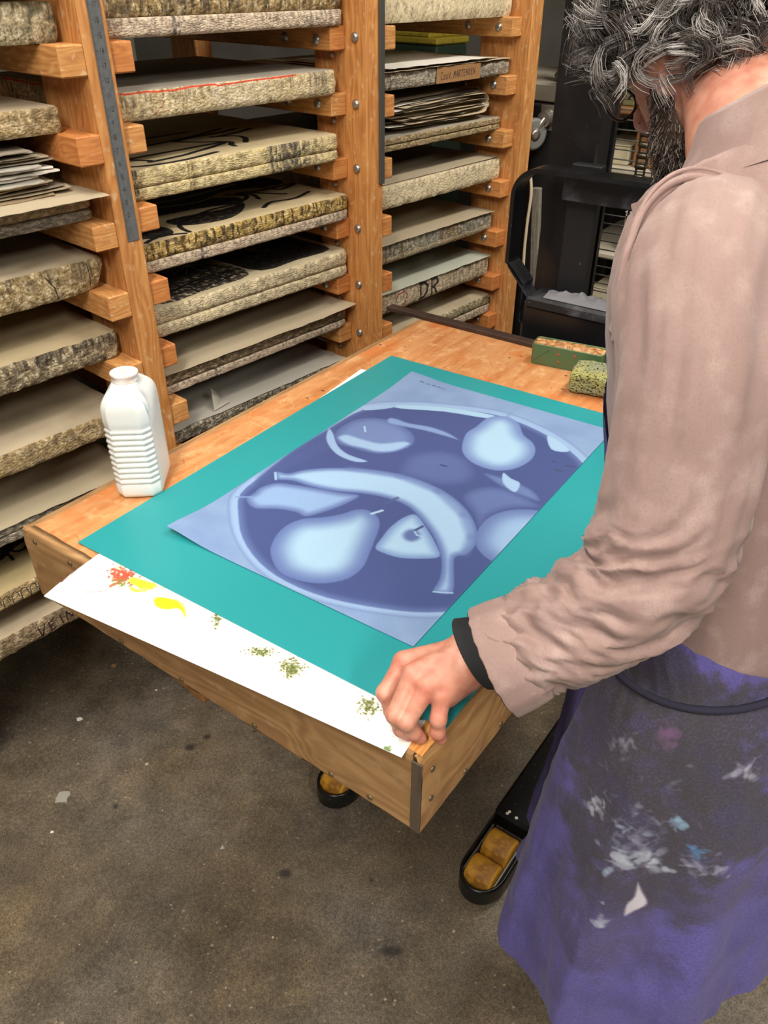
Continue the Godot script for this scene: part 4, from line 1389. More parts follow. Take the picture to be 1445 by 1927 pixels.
func build_film() -> void:
	var W := 0.4355
	var L := 0.680
	var xf := bench_xf(0.593, -0.829, TOP + 0.0042, PLATE_TURN)
	var inv := xf.affine_inverse()
	var pw := 560
	var ph := 876
	var base := c8(146, 168, 212)
	var dark := c8(82, 94, 150)
	var lite := c8(190, 222, 248)
	var p := Paint.new(pw, ph, base)
	var at := func(zx: float, zy: float) -> Vector2:        # traced on a picture that starts at (300, 660), 0.595 pixels a unit
		var q: Vector3 = inv * on_h(300 + zx * 0.595, 660 + zy * 0.595, TOP + 0.004)
		return Vector2(q.x / W * pw, (1.0 + q.z / L) * ph)
	var ring := func(pts: Array, n := 3) -> PackedVector2Array:
		var q := []
		for e in pts: q.append(at.call(e[0], e[1]))
		return smooth_ring(q, n)
	var stroke := func(pts: Array, r: float, col: Color, a := 0.9, soft := 2.0) -> void:
		var q := []
		for e in pts: q.append(at.call(e[0], e[1]))
		p.line(q, r, col, a, soft)
	var shape := func(pts: Array, edge: Color, core: Color, deep: float, feather := 2.0) -> void:
		p.fill(ring.call(pts), func(d: float, _e: Vector2) -> Color: return edge.lerp(core, smoothstep(0.0, deep, d)), feather)
	# cloudy ground
	var cl := nb(pw, ph, 331, 0.008, 3)
	var gr := nb(pw, ph, 332, 0.4, 2)
	for y in ph:
		for x in pw: p.mix(x, y, c8(180, 204, 238), cl[y * pw + x] / 255.0 * 0.55)
	# bowl: rim and inside
	var bowl := [[640, 170], [780, 160], [900, 166], [1050, 184], [1150, 212], [1250, 258], [1330, 312], [1386, 372], [1420, 450], [1380, 560], [1280, 700], [1150, 790], [1010, 835], [850, 850], [700, 837], [520, 802], [380, 747], [290, 682], [235, 602], [215, 525], [222, 455], [300, 388], [400, 308], [520, 236]]
	shape.call(bowl, c8(138, 156, 206), c8(176, 200, 238), 12.0, 4.0)
	var inner := []
	var mid := Vector2(800, 500)
	for e in bowl:
		var q := mid + (Vector2(e[0], e[1]) - mid) * (0.945 if e[1] < 600 else 0.955)
		inner.append([q.x, q.y - 4])
	shape.call(inner, c8(112, 128, 184), dark, 22.0, 3.0)
	shape.call([[300, 400], [400, 320], [520, 246], [620, 196], [700, 190], [640, 260], [540, 330], [420, 385], [330, 430]], dark, c8(88, 100, 156), 30.0, 26.0)
	shape.call([[740, 171], [900, 178], [1055, 204], [1042, 216], [900, 194], [760, 184]], c8(170, 192, 232), lite, 5.0)
	shape.call([[640, 175], [740, 170], [735, 182], [650, 190]], c8(160, 184, 226), c8(182, 206, 242), 5.0)
	# dark apple and dark pear
	shape.call([[750, 365], [780, 330], [850, 312], [930, 318], [990, 350], [1010, 400], [960, 430], [880, 432], [800, 412], [755, 392]], c8(88, 100, 156), c8(102, 116, 172), 40.0, 14.0)
	stroke.call([[890, 362], [906, 366]], 3.0, c8(66, 74, 120))
	shape.call([[955, 470], [975, 442], [1040, 428], [1120, 442], [1212, 494], [1180, 500], [1100, 505], [1040, 530], [1008, 566], [990, 520]], c8(92, 104, 160), c8(112, 128, 182), 26.0, 6.0)
	shape.call([[1020, 385], [1100, 405], [1180, 440], [1205, 480], [1120, 452], [1060, 420]], c8(96, 110, 164), c8(120, 138, 190), 14.0, 5.0)
	# back left apple
	shape.call([[524, 275], [535, 245], [552, 262], [566, 300], [600, 328], [662, 350], [620, 354], [566, 334], [536, 306]], c8(150, 172, 220), c8(176, 200, 238), 5.0, 4.0)
	shape.call([[552, 264], [590, 230], [640, 214], [700, 214], [760, 232], [806, 268], [800, 300], [748, 322], [690, 328], [640, 318], [600, 306], [566, 296]], c8(104, 120, 176), c8(128, 146, 198), 30.0, 4.0)
	shape.call([[556, 276], [590, 262], [640, 276], [700, 290], [770, 284], [800, 296], [750, 320], [690, 324], [640, 312], [590, 300]], c8(140, 160, 212), c8(182, 208, 242), 14.0, 8.0)
	stroke.call([[648, 240], [651, 257]], 2.4, lite, 0.95, 1.5)
	# thin banana behind
	shape.call([[714, 226], [724, 212], [750, 214], [790, 228], [860, 240], [920, 262], [952, 286], [900, 272], [840, 256], [770, 242], [735, 236]], c8(110, 126, 180), c8(150, 172, 220), 10.0, 5.0)
	# light scraps
	shape.call([[1086, 385], [1112, 404], [1142, 420], [1124, 450], [1084, 420]], c8(168, 192, 232), c8(186, 214, 246), 6.0)
	shape.call([[1224, 268], [1262, 282], [1298, 312], [1282, 322], [1236, 312]], c8(168, 192, 232), c8(190, 218, 248), 6.0)
	shape.call([[1240, 520], [1275, 480], [1325, 508], [1290, 548]], c8(168, 192, 232), c8(186, 214, 246), 6.0)
	for q in [[1260, 378, 8], [1298, 364, 12], [1246, 350, 5]]: stroke.call([[q[0] - q[2], q[1]], [q[0] + q[2], q[1] + 4]], 3.0, c8(70, 78, 110), 0.8)
	# back right pear
	shape.call([[954, 305], [968, 262], [1000, 240], [1030, 216], [1062, 207], [1104, 210], [1138, 232], [1152, 266], [1182, 292], [1190, 322], [1170, 352], [1120, 376], [1060, 380], [1000, 362], [965, 336]], c8(132, 152, 206), c8(198, 228, 252), 46.0, 3.0)
	stroke.call([[1094, 212], [1112, 198]], 3.5, c8(150, 168, 212))
	# right apple
	shape.call([[996, 592], [1018, 546], [1060, 516], [1120, 502], [1200, 505], [1262, 530], [1290, 556], [1240, 640], [1170, 692], [1100, 688], [1040, 662], [1004, 628]], c8(118, 136, 192), c8(176, 204, 242), 54.0, 3.0)
	# left pear behind the banana
	shape.call([[272, 470], [298, 450], [320, 432], [370, 418], [430, 424], [500, 435], [570, 448], [634, 458], [590, 486], [520, 512], [462, 526], [430, 512], [370, 502], [300, 500]], c8(112, 128, 184), c8(168, 194, 236), 24.0, 3.0)
	stroke.call([[242, 463], [300, 464]], 2.6, c8(150, 172, 220))
	# half apple
	shape.call([[680, 624], [702, 590], [730, 556], [772, 526], [812, 518], [846, 560], [874, 608], [888, 652], [830, 660], [760, 657], [708, 642]], c8(140, 164, 214), c8(194, 224, 250), 26.0, 3.0)
	shape.call([[760, 580], [782, 562], [815, 562], [836, 582], [826, 602], [795, 610], [768, 600]], c8(140, 160, 210), c8(106, 122, 178), 16.0, 10.0)
	stroke.call([[806, 570], [832, 556]], 3.0, c8(70, 80, 120))
	stroke.call([[806, 572], [814, 584], [830, 588]], 2.0, lite)
	# banana
	shape.call([[365, 385], [380, 383], [410, 388], [450, 378], [520, 371], [600, 371], [680, 377], [760, 391], [830, 411], [900, 444], [950, 480], [986, 522], [1006, 572], [1000, 616], [970, 646], [936, 654], [932, 695], [928, 766], [864, 763], [884, 722], [890, 664], [872, 602], [840, 551], [800, 506], [760, 481], [700, 463], [640, 453], [560, 446], [480, 431], [420, 412], [370, 408]], c8(112, 130, 188), c8(192, 220, 250), 22.0, 2.0)
	stroke.call([[600, 374], [760, 398], [880, 446], [960, 520], [985, 590], [965, 640]], 9.0, c8(120, 138, 194), 0.55, 12.0)
	stroke.call([[366, 386], [368, 408]], 2.5, lite)
	stroke.call([[866, 763], [926, 767]], 2.0, lite)
	# front pear
	shape.call([[349, 642], [360, 596], [395, 556], [450, 532], [520, 526], [580, 515], [620, 502], [660, 504], [692, 526], [698, 556], [682, 602], [666, 642], [648, 682], [610, 716], [560, 733], [500, 738], [430, 726], [374, 697]], c8(116, 134, 192), c8(198, 228, 252), 56.0, 3.0)
	stroke.call([[672, 516], [704, 506]], 3.6, c8(206, 230, 252))
	stroke.call([[716, 484], [752, 466]], 4.0, c8(92, 104, 158))
	# printer's scribble and grain
	for q in [[830, 102, 4], [850, 108, 3], [868, 112, 4], [884, 116, 4], [898, 121, 3]]: stroke.call([[q[0] - 5, q[1]], [q[0] + 4, q[1] + 2]], q[2] * 0.5, c8(84, 94, 130), 0.9, 1.0)
	for k in 3: stroke.call([[364 + 22 * k, 756 + 8 * k], [396 + 20 * k, 772 + 8 * k]], 0.8, c8(196, 214, 240), 0.6, 1.0)
	for y in ph:
		for x in pw: p.mix(x, y, c8(110, 124, 170), clampf((gr[y * pw + x] / 255.0 - 0.5) * 0.5, 0, 0.12))
	var t := thing("film_positive", "translucent blue film showing pears, apples and a banana in a bowl", "film", xf)
	var rows := []
	var uvs := []
	for r in 29:
		var row := []
		var uv := []
		for k in 19:
			var x := W * k / 18.0
			var z := -L * r / 28.0
			var d1 := Vector2(x, z).length()
			var d2 := Vector2(x, z + L).length()
			row.append(Vector3(x, 0.0006 + 0.010 * exp(-d1 * d1 / 0.003) + 0.006 * exp(-d2 * d2 / 0.003), z))
			uv.append(Vector2(float(k) / 18.0, 1.0 - float(r) / 28.0))
		rows.append(row)
		uvs.append(uv)
	var b := MB.new()
	b.sheet(rows, 0.0004, uvs)
	part(t, "sheet", b, mat("film_print", c8(207, 218, 221), 0.42, p.tex()))

func build_jug() -> void:
	var base := on_h(268, 905, TOP)
	var t := thing("plastic_jug", "open white ribbed plastic jug standing on the bench corner", "jug", Transform3D(Basis(Vector3.UP, deg_to_rad(4.0)), Vector3(base.x + 0.006, TOP, base.z + 0.004)))
	var hw := 0.036
	var hd := 0.052
	# rounded octagon section: chamfered front corners, flatter sides
	var section := func(sx: float, sz: float, ch: float) -> Array:
		var out := []
		var cs := [Vector2(-sx + ch, sz), Vector2(sx - ch, sz), Vector2(sx, sz - ch), Vector2(sx, -sz + ch), Vector2(sx - ch, -sz), Vector2(-sx + ch, -sz), Vector2(-sx, -sz + ch), Vector2(-sx, sz - ch)]
		for i in 8:
			var a: Vector2 = cs[i]
			var b: Vector2 = cs[(i + 1) % 8]
			for k in 5: out.append(a.lerp(b, (k + 0.15 * sin(PI * k / 5.0)) / 5.0))
		return out
	var prof := []      # [y, sx, sz, chamfer, rib]
	prof.append([0.0, hw - 0.008, hd - 0.008, 0.008, 0.0])
	prof.append([0.004, hw - 0.002, hd - 0.002, 0.012, 0.0])
	prof.append([0.010, hw, hd, 0.013, 0.0])
	prof.append([0.024, hw, hd, 0.013, 0.0])
	var y := 0.026
	for k in 10:
		for q in [[0.0, 1.0], [0.0018, 1.0], [0.0034, 0.0], [0.0078, 0.0]]: prof.append([y + q[0], hw, hd, 0.013, q[1]])
		y += 0.0098
	prof.append([y, hw, hd, 0.013, 1.0])
	prof.append([y + 0.003, hw, hd, 0.013, 0.2])
	prof.append([y + 0.012, hw, hd, 0.013, 0.0])
	for k in range(1, 9):
		var f := k / 8.0
		prof.append([y + 0.012 + 0.044 * f, lerpf(hw, 0.020, pow(f, 3.2)), lerpf(hd, 0.036, pow(f, 4.5)), lerpf(0.013, 0.011, f), 0.0])
	prof.append([y + 0.061, 0.0175, 0.0175, 0.0095, 0.0])
	var rows := []
	for q in prof:
		var row := []
		var sec: Array = section.call(q[1], q[2], q[3])
		for e in sec:
			var ribbed: float = q[4] * 0.0032 * (1.0 if e.y > 0.012 or e.x < -0.02 else 0.0) * (0.0 if e.x > q[1] - 0.0015 else 1.0)
			var v := Vector3(e.x, q[0], e.y)
			v -= Vector3(e.x, 0, e.y).normalized() * ribbed
			# pinched grip at the upper right front
			if q[0] > y + 0.006 and e.x > 0.008 and e.y > -0.01 and q[0] < y + 0.055:
				var g := exp(-pow((q[0] - y - 0.032) / 0.016, 2.0)) * exp(-pow((e.y - 0.020) / 0.014, 2.0))
				v.x -= 0.010 * g
			row.append(v)
		rows.append(row)
	var b := MB.new()
	b.loft(rows, true, 0.0, null, null, true, false)
	part(t, "body", b, M.white_plastic)
	var m := MB.new()
	var y0 := y + 0.060
	m.lathe([Vector2(0.0185, y0 - 0.001), Vector2(0.0205, y0 + 0.0005), Vector2(0.0205, y0 + 0.003), Vector2(0.0195, y0 + 0.004), Vector2(0.0195, y0 + 0.009), Vector2(0.0212, y0 + 0.010), Vector2(0.0212, y0 + 0.0135), Vector2(0.0195, y0 + 0.0142), Vector2(0.002, y0 + 0.0135)], Transform3D(), 32, false, true)
	part(t, "neck_cap", m, M.jug_mouth)
	# moulded pull at the shoulder
	var h := MB.new()
	h.tube(spline3([Vector3(0.014, y + 0.058, 0.026), Vector3(0.026, y + 0.050, 0.034), Vector3(0.032, y + 0.036, 0.034), Vector3(0.033, y + 0.022, 0.030)], 5), 0.0042, 8)
	part(t, "grip_ridge", h, M.white_plastic)

func build_tin() -> void:
	# open green tin filled with wax, traced on the bench
	var p0 := on_h(996, 683, TOP)
	var ex := (tl * 0.14 + ts * 0.99).normalized()
	var L := 0.155
	var ez := ex.cross(Vector3.UP).normalized()
	if ez.z < 0: ez = -ez
	var t := thing("green_tin", "battered green metal tin filled with cracked brown wax", "tin", Transform3D(Basis(ex, Vector3.UP, ex.cross(Vector3.UP)), p0 + Vector3(0, 0.0005, 0)))
	var D := 0.045
	var H := 0.046
	var outline := func(ins: float) -> Array:
		var out := []
		var r := 0.010 - ins * 0.5
		for c in [[L - ins - r, -ins - r, PI / 2], [L - ins - r, -D + ins + r, 0.0], [ins + r, -D + ins + r, -PI / 2], [ins + r, -ins - r, -PI]]:
			for k in 7:
				var a: float = c[2] - PI / 2 * k / 6.0
				out.append(Vector2(c[0] + cos(a) * r, c[1] + sin(a) * r))
		return out
	var nz := noise(92, 30.0, 3)
	var wall := []
	for q in [[0.0006, 0.0], [0.0, 0.002], [0.0, H * 0.5], [0.0, H - 0.002], [0.0008, H], [0.0020, H], [0.0026, H - 0.002], [0.0026, H - 0.010]]:
		var row := []
		for e in outline.call(q[0]): row.append(Vector3(e.x, q[1] + (0.0014 * nz.get_noise_2d(e.x, e.y) if q[1] > H - 0.004 else 0.0), e.y) + Vector3(0, 0, 0.001 * nz.get_noise_2d(e.x * 0.6, q[1] * 2.0)))
		wall.append(row)
	var b := MB.new()
	b.loft(wall, true, 0.0, null, null, true, false)
	part(t, "body", b, mat("green_tin", Color.WHITE, 0.35, grime_tex(62, c8(84, 118, 80), c8(128, 104, 74), 0.5, 60), {"uv1_triplanar": true, "uv1_scale": Vector3(8, 8, 8), "metallic": 0.2}))
	var rows := []
	for r in 18:
		var row := []
		for k in 32:
			var x := lerpf(0.0024, L - 0.0024, k / 31.0)
			var z := lerpf(-0.0024, -D + 0.0024, r / 17.0)
			row.append(Vector3(x, H - 0.003 + 0.0055 * nz.get_noise_2d(x * 1.2, z * 3.0) + 0.006 * sin(PI * clampf((x / L - 0.2) / 0.8, 0, 1)) * sin(PI * r / 17.0), z))
		rows.append(row)
	var wx := MB.new()
	wx.loft(rows, false, 1.0)
	part(t, "wax", wx, mat("brown_wax", Color.WHITE, 0.42, wood_tex(63, c8(112, 66, 34), c8(244, 190, 122), 0.5), {"uv1_scale": Vector3(0.5, 0.35, 1)}))
	var rv := MB.new()
	rv.lathe([Vector2(0.0034, 0), Vector2(0.0032, 0.0006), Vector2(0.001, 0.0010)], Transform3D(), 12)
	var rm := rv.commit()
	for q in [[0.39, 0.66], [0.40, 0.30], [0.62, 0.72]]: part(t, "rivet", rm, mat("rivet_rust", c8(150, 92, 62), 0.6), Transform3D(Basis(Vector3(1, 0, 0), Vector3(0, 0, 1), Vector3(0, -1, 0)), Vector3(q[0] * L, q[1] * H, 0.0004)))
	var cr := MB.new()
	cr.tube([Vector3(0.06 * L, H * 0.22, 0.0005), Vector3(0.26 * L, H * 0.80, 0.0006)], 0.0007, 6)
	part(t, "crease", cr, M.green_tin)

func build_sponge() -> void:
	var p0 := on_h(1064, 742, TOP)
	var t := thing("sponge", "coarse yellow-green sponge block standing near the green tin", "sponge", Transform3D(Basis(Vector3.UP, deg_to_rad(-24)), p0 + Vector3(0.002, 0, -0.004)))
	var L := 0.118
	var D := 0.080
	var H := 0.044
	var n1 := noise(95, 210.0, 2)
	var n2 := noise(96, 30.0, 3)
	# rounded block with open cells cut into its skin
	var f := Field.new(Vector3(-0.006, -0.001, -D - 0.006), Vector3(L + 0.006, H + 0.006, 0.006), 0.0014)
	var half := Vector3(L, H, D) / 2
	var mid := Vector3(L / 2, H / 2 + 0.0022, -D / 2)
	for z in f.nz:
		for y in f.ny:
			for x in f.nx:
				var q := f.lo + Vector3(x, y, z) * f.c
				var e := (q - mid).abs() - half + Vector3.ONE * 0.011
				var bd := e.max(Vector3.ZERO).length() + minf(maxf(e.x, maxf(e.y, e.z)), 0.0) - 0.011 + 0.0026 * n2.get_noise_3dv(q)
				if bd > -0.0075 and bd < 0.004: bd = maxf(bd, (n1.get_noise_3dv(q) - 0.10) * 0.008)
				f.d[(z * f.ny + y) * f.nx + x] = bd
	var b := MB.new()
	f.net(b, func(q: Vector3) -> Color: return lin(138, 142, 112).lerp(lin(166, 162, 98), clampf(0.45 + n2.get_noise_3dv(q * 0.5) * 1.3, 0, 1)))
	part(t, "block", b, mat("sponge_foam", Color.WHITE, 0.95, null, {"vertex_color_use_as_albedo": true}))

# ------------------------------------------------------------------ stacker
func build_stacker() -> void:
	var A := 1.645             # plane of the load rest
	var t := thing("pallet_stacker", "black manual pallet stacker with mast, mesh guard, chain and yellow rollers", "stacker", bench_xf(0.892, -0.615, 0.0))
	var P := func(a: float, b: float, y: float) -> Vector3: return Vector3(b + 0.615, y, -(a - 0.88))
	var bx := func(called: String, a0: float, a1: float, b0: float, b1: float, y0: float, y1: float, m: Material, bev := 0.003, parent: Node3D = null) -> MeshInstance3D:
		var b := MB.new()
		b.box(P.call((a0 + a1) / 2, (b0 + b1) / 2, (y0 + y1) / 2), Vector3(b1 - b0, y1 - y0, a1 - a0), bev)
		return part(parent if parent else t, called, b, m)
	# mast: two channel columns with inner rails
	for s: float in [-1.0, 1.0]:
		var bo := -0.615 + s * 0.205
		var bi := -0.615 + s * 0.098
		var col := MB.new()
		var out := []
		for q in [[bo, 1.74], [bi, 1.74], [bi, 1.756], [bo - s * 0.012, 1.756], [bo - s * 0.012, 1.835], [bi, 1.835], [bi, 1.85], [bo, 1.85]]: out.append(P.call(q[1], q[0], 0.06))
		col.prism(out, Vector3(0, 2.0, 0))
		part(t, "mast_column", col, M.black_paint)
		bx.call("inner_rail", 1.762, 1.828, minf(bi + s * 0.004, bi + s * 0.030), maxf(bi + s * 0.004, bi + s * 0.030), 0.08, 1.98, M.black_matt, 0.004)
	bx.call("mast_crossbar", 1.745, 1.85, -0.82, -0.41, 2.0, 2.07, M.black_paint)
	bx.call("mast_foot", 1.66, 1.90, -0.84, -0.39, 0.03, 0.16, M.black_paint, 0.006)
	# load rest: flat bar bent round at the corners
	var path := []
	for y in [1.150, 1.19, 1.23, 1.27, 1.294]: path.append(Vector2(-0.838, y))
	for k in range(1, 13): path.append(Vector2(-0.780 - 0.058 * cos(PI / 2 * k / 12.0), 1.294 + 0.058 * sin(PI / 2 * k / 12.0)))
	for b in [-0.70, -0.615, -0.53]: path.append(Vector2(b, 1.352))
	for k in range(0, 13): path.append(Vector2(-0.450 + 0.058 * sin(PI / 2 * k / 12.0), 1.294 + 0.058 * cos(PI / 2 * k / 12.0)))
	for y in [1.27, 1.23, 1.19, 1.150]: path.append(Vector2(-0.392, y))
	var rows := []
	for i in path.size():
		var d: Vector2 = (path[mini(i + 1, path.size() - 1)] - path[maxi(i - 1, 0)]).normalized()
		var nn := Vector2(d.y, -d.x) * 0.0045
		var row := []
		for e in [[1, -1], [1, 1], [-1, 1], [-1, -1]]:
			var c: Vector2 = path[i] + nn * e[0]
			row.append(P.call(A + 0.026 * e[1], c.x, c.y))
		rows.append(row)
	var fr := MB.new()
	for e in 4:
		var strip := []
		for r in rows: strip.append([r[e], r[(e + 1) % 4]])
		fr.loft(strip, false, [1.0, 1.0, 1.0, 1.0][e])
	part(t, "load_rest", fr, M.black_paint)
	for s: float in [-1.0, 1.0]:
		var bb := -0.615 + s * 0.223
		var br := MB.new()
		var q0 := [P.call(A - 0.026, bb, 1.155), P.call(A - 0.026, bb - s * 0.004, 1.142), P.call(A - 0.026, bb - s * 0.058, 1.082), P.call(A - 0.026, bb - s * 0.058, 1.02), P.call(A - 0.026, bb - s * 0.044, 1.02), P.call(A - 0.026, bb - s * 0.044, 1.094), P.call(A - 0.026, bb - s * 0.046, 1.11), P.call(A - 0.026, bb - s * -0.004, 1.160)]
		br.prism(q0, P.call(A + 0.026, 0, 0) - P.call(A - 0.026, 0, 0))
		part(t, "rest_bracket", br, M.dusty_plate)
		var wd := MB.new()
		wd.tube([P.call(A - 0.022, bb, 1.152), P.call(A + 0.022, bb, 1.152)], 0.006, 8)
		part(t, "weld_bead", wd, M.black_matt)
	bx.call("rest_plate", A + 0.022, A + 0.030, -0.745, -0.485, 1.29, 1.346, M.dusty_plate, 0.002)
	bx.call("carriage_plate", A - 0.028, A + 0.034, -0.790, -0.440, 0.835, 1.078, M.black_paint, 0.008)
	bx.call("carriage_lip", A - 0.034, A + 0.050, -0.780, -0.450, 1.060, 1.088, M.dusty_plate, 0.006)
	bx.call("centre_web", A + 0.052, A + 0.080, -0.745, -0.676, 1.00, 1.36, M.black_matt, 0.003)
	# forks under the bench
	for s: float in [-1.0, 1.0]:
		bx.call("fork", 0.62, A + 0.03, -0.615 + s * 0.14 - 0.05, -0.615 + s * 0.14 + 0.05, 0.832, 0.867, M.black_paint, 0.006)
	# legs with rollers at their ends
	for s: float in [-1.0, 1.0]:
		var bc := -0.615 + s * 0.205
		var hw := 0.052
		var leg := bx.call("support_leg", 1.068, 1.70, bc - hw, bc + hw, 0.020, 0.074, M.leg_black, 0.008)
		var ring := MB.new()
		var outer := []
		var inner := []
		for k in 17:
			var an := PI * k / 16.0
			outer.append(Vector2(cos(an) * hw, 0.936 - sin(an) * 0.062))
			inner.append(Vector2(cos(an) * (hw - 0.009), 0.936 - sin(an) * 0.052))
		outer.push_front(Vector2(hw, 1.075))
		outer.append(Vector2(-hw, 1.075))
		inner.push_front(Vector2(hw - 0.009, 1.075))
		inner.append(Vector2(-hw + 0.009, 1.075))
		var rr := []
		for q in [[outer, 0.014], [outer, 0.054], [outer, 0.060], [inner, 0.060], [inner, 0.052], [inner, 0.014]]:
			var row := []
			for i in q[0].size():
				var e: Vector2 = q[0][i]
				if q[1] == 0.060: e = (outer[i] as Vector2).lerp(inner[i], 0.25 if q[0] == outer else 0.8)
				row.append(P.call(e.y, bc + e.x, q[1]))
			rr.append(row)
		ring.loft(rr, false, 1.0)
		part(leg, "end_housing", ring, M.leg_black)
		for e: float in [-1.0, 1.0]: bx.call("roller_plate", 0.905, 1.045, bc + e * 0.0385 - 0.002, bc + e * 0.0385 + 0.002, 0.024, 0.058, M.roller_plate, 0.001, leg)
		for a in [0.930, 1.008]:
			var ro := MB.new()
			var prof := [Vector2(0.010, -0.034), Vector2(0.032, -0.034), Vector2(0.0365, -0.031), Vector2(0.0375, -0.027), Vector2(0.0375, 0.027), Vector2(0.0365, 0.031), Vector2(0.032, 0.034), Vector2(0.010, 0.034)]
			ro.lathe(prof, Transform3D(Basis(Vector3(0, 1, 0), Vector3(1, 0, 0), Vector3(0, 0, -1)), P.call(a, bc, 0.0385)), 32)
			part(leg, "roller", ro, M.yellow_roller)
		if s > 0:
			for q in [[1.085, 0.02], [1.078, 0.022], [1.080, -0.001]]:
				var sp := MB.new()
				sp.lathe([Vector2(0.004, 0), Vector2(0.0036, 0.0006), Vector2(0.001, 0.0009)], Transform3D(Basis(), P.call(q[0], bc - q[1], 0.074)), 10)
				part(leg, "paint_drip", sp, M.paper1)
	# mesh guard
	var nh := 40
	for k in nh:
		var y := 0.94 + k * 0.0203
		var wv := MB.new()
		wv.tube([P.call(1.872, -0.775, y), P.call(1.872, -0.455, y)], 0.0016, 6)
		part(t, "guard_wire", wv, M.wire)
	for k in 4:
		var b := -0.735 + k * 0.088
		var wv := MB.new()
		wv.tube([P.call(1.876, b, 0.93), P.call(1.876, b, 1.75)], 0.0016, 6)
		part(t, "guard_wire", wv, M.wire)
	# lift chain
	for k in 34:
		var y := 1.10 + k * 0.0205
		var ln := MB.new()
		var side := Basis(Vector3(0, 1, 0), Vector3(1, 0, 0), Vector3(0, 0, -1))
		ln.lathe([Vector2(0.0030, -0.013), Vector2(0.0030, -0.0082), Vector2(0.0064, -0.0078), Vector2(0.0064, 0.0078), Vector2(0.0030, 0.0082), Vector2(0.0030, 0.013)], Transform3D(side, P.call(1.715, -0.600, y)), 12)
		for s: float in [-1.0, 1.0]:
			var off := (0.0105 if k % 2 else 0.0088) * s
			ln.box(P.call(1.715, -0.600 + off, y + 0.010), Vector3(0.0016, 0.027, 0.011), 0.0007)
		part(t, "chain_link", ln, M.chain)
	# crumpled rag on the carriage
	var rg := thing("crumpled_rag", "small grey crumpled rag lying on the stacker carriage", "rag", bench_xf(A - 0.012, -0.740, 1.0885))
	var nz := noise(191, 26.0, 3)
	var rw := []
	for r in 15:
		var row := []
		for k in 33:
			var x := 0.21 * k / 32.0
			var z := -0.055 * r / 14.0
			var e := sin(PI * r / 14.0) * pow(sin(PI * clampf(k / 32.0 * 0.85 + 0.08, 0, 1)), 0.6)
			row.append(Vector3(x, 0.0012 + e * (0.008 + 0.020 * maxf(0, nz.get_noise_2d(x, z)) + 0.010 * absf(nz.get_noise_2d(x * 2.2, z * 2.0))), z))
		rw.append(row)
	var rb := MB.new()
	rb.sheet(rw, 0.0010)
	part(rg, "cloth", rb, mat("grey_rag", c8(136, 136, 140), 0.9))

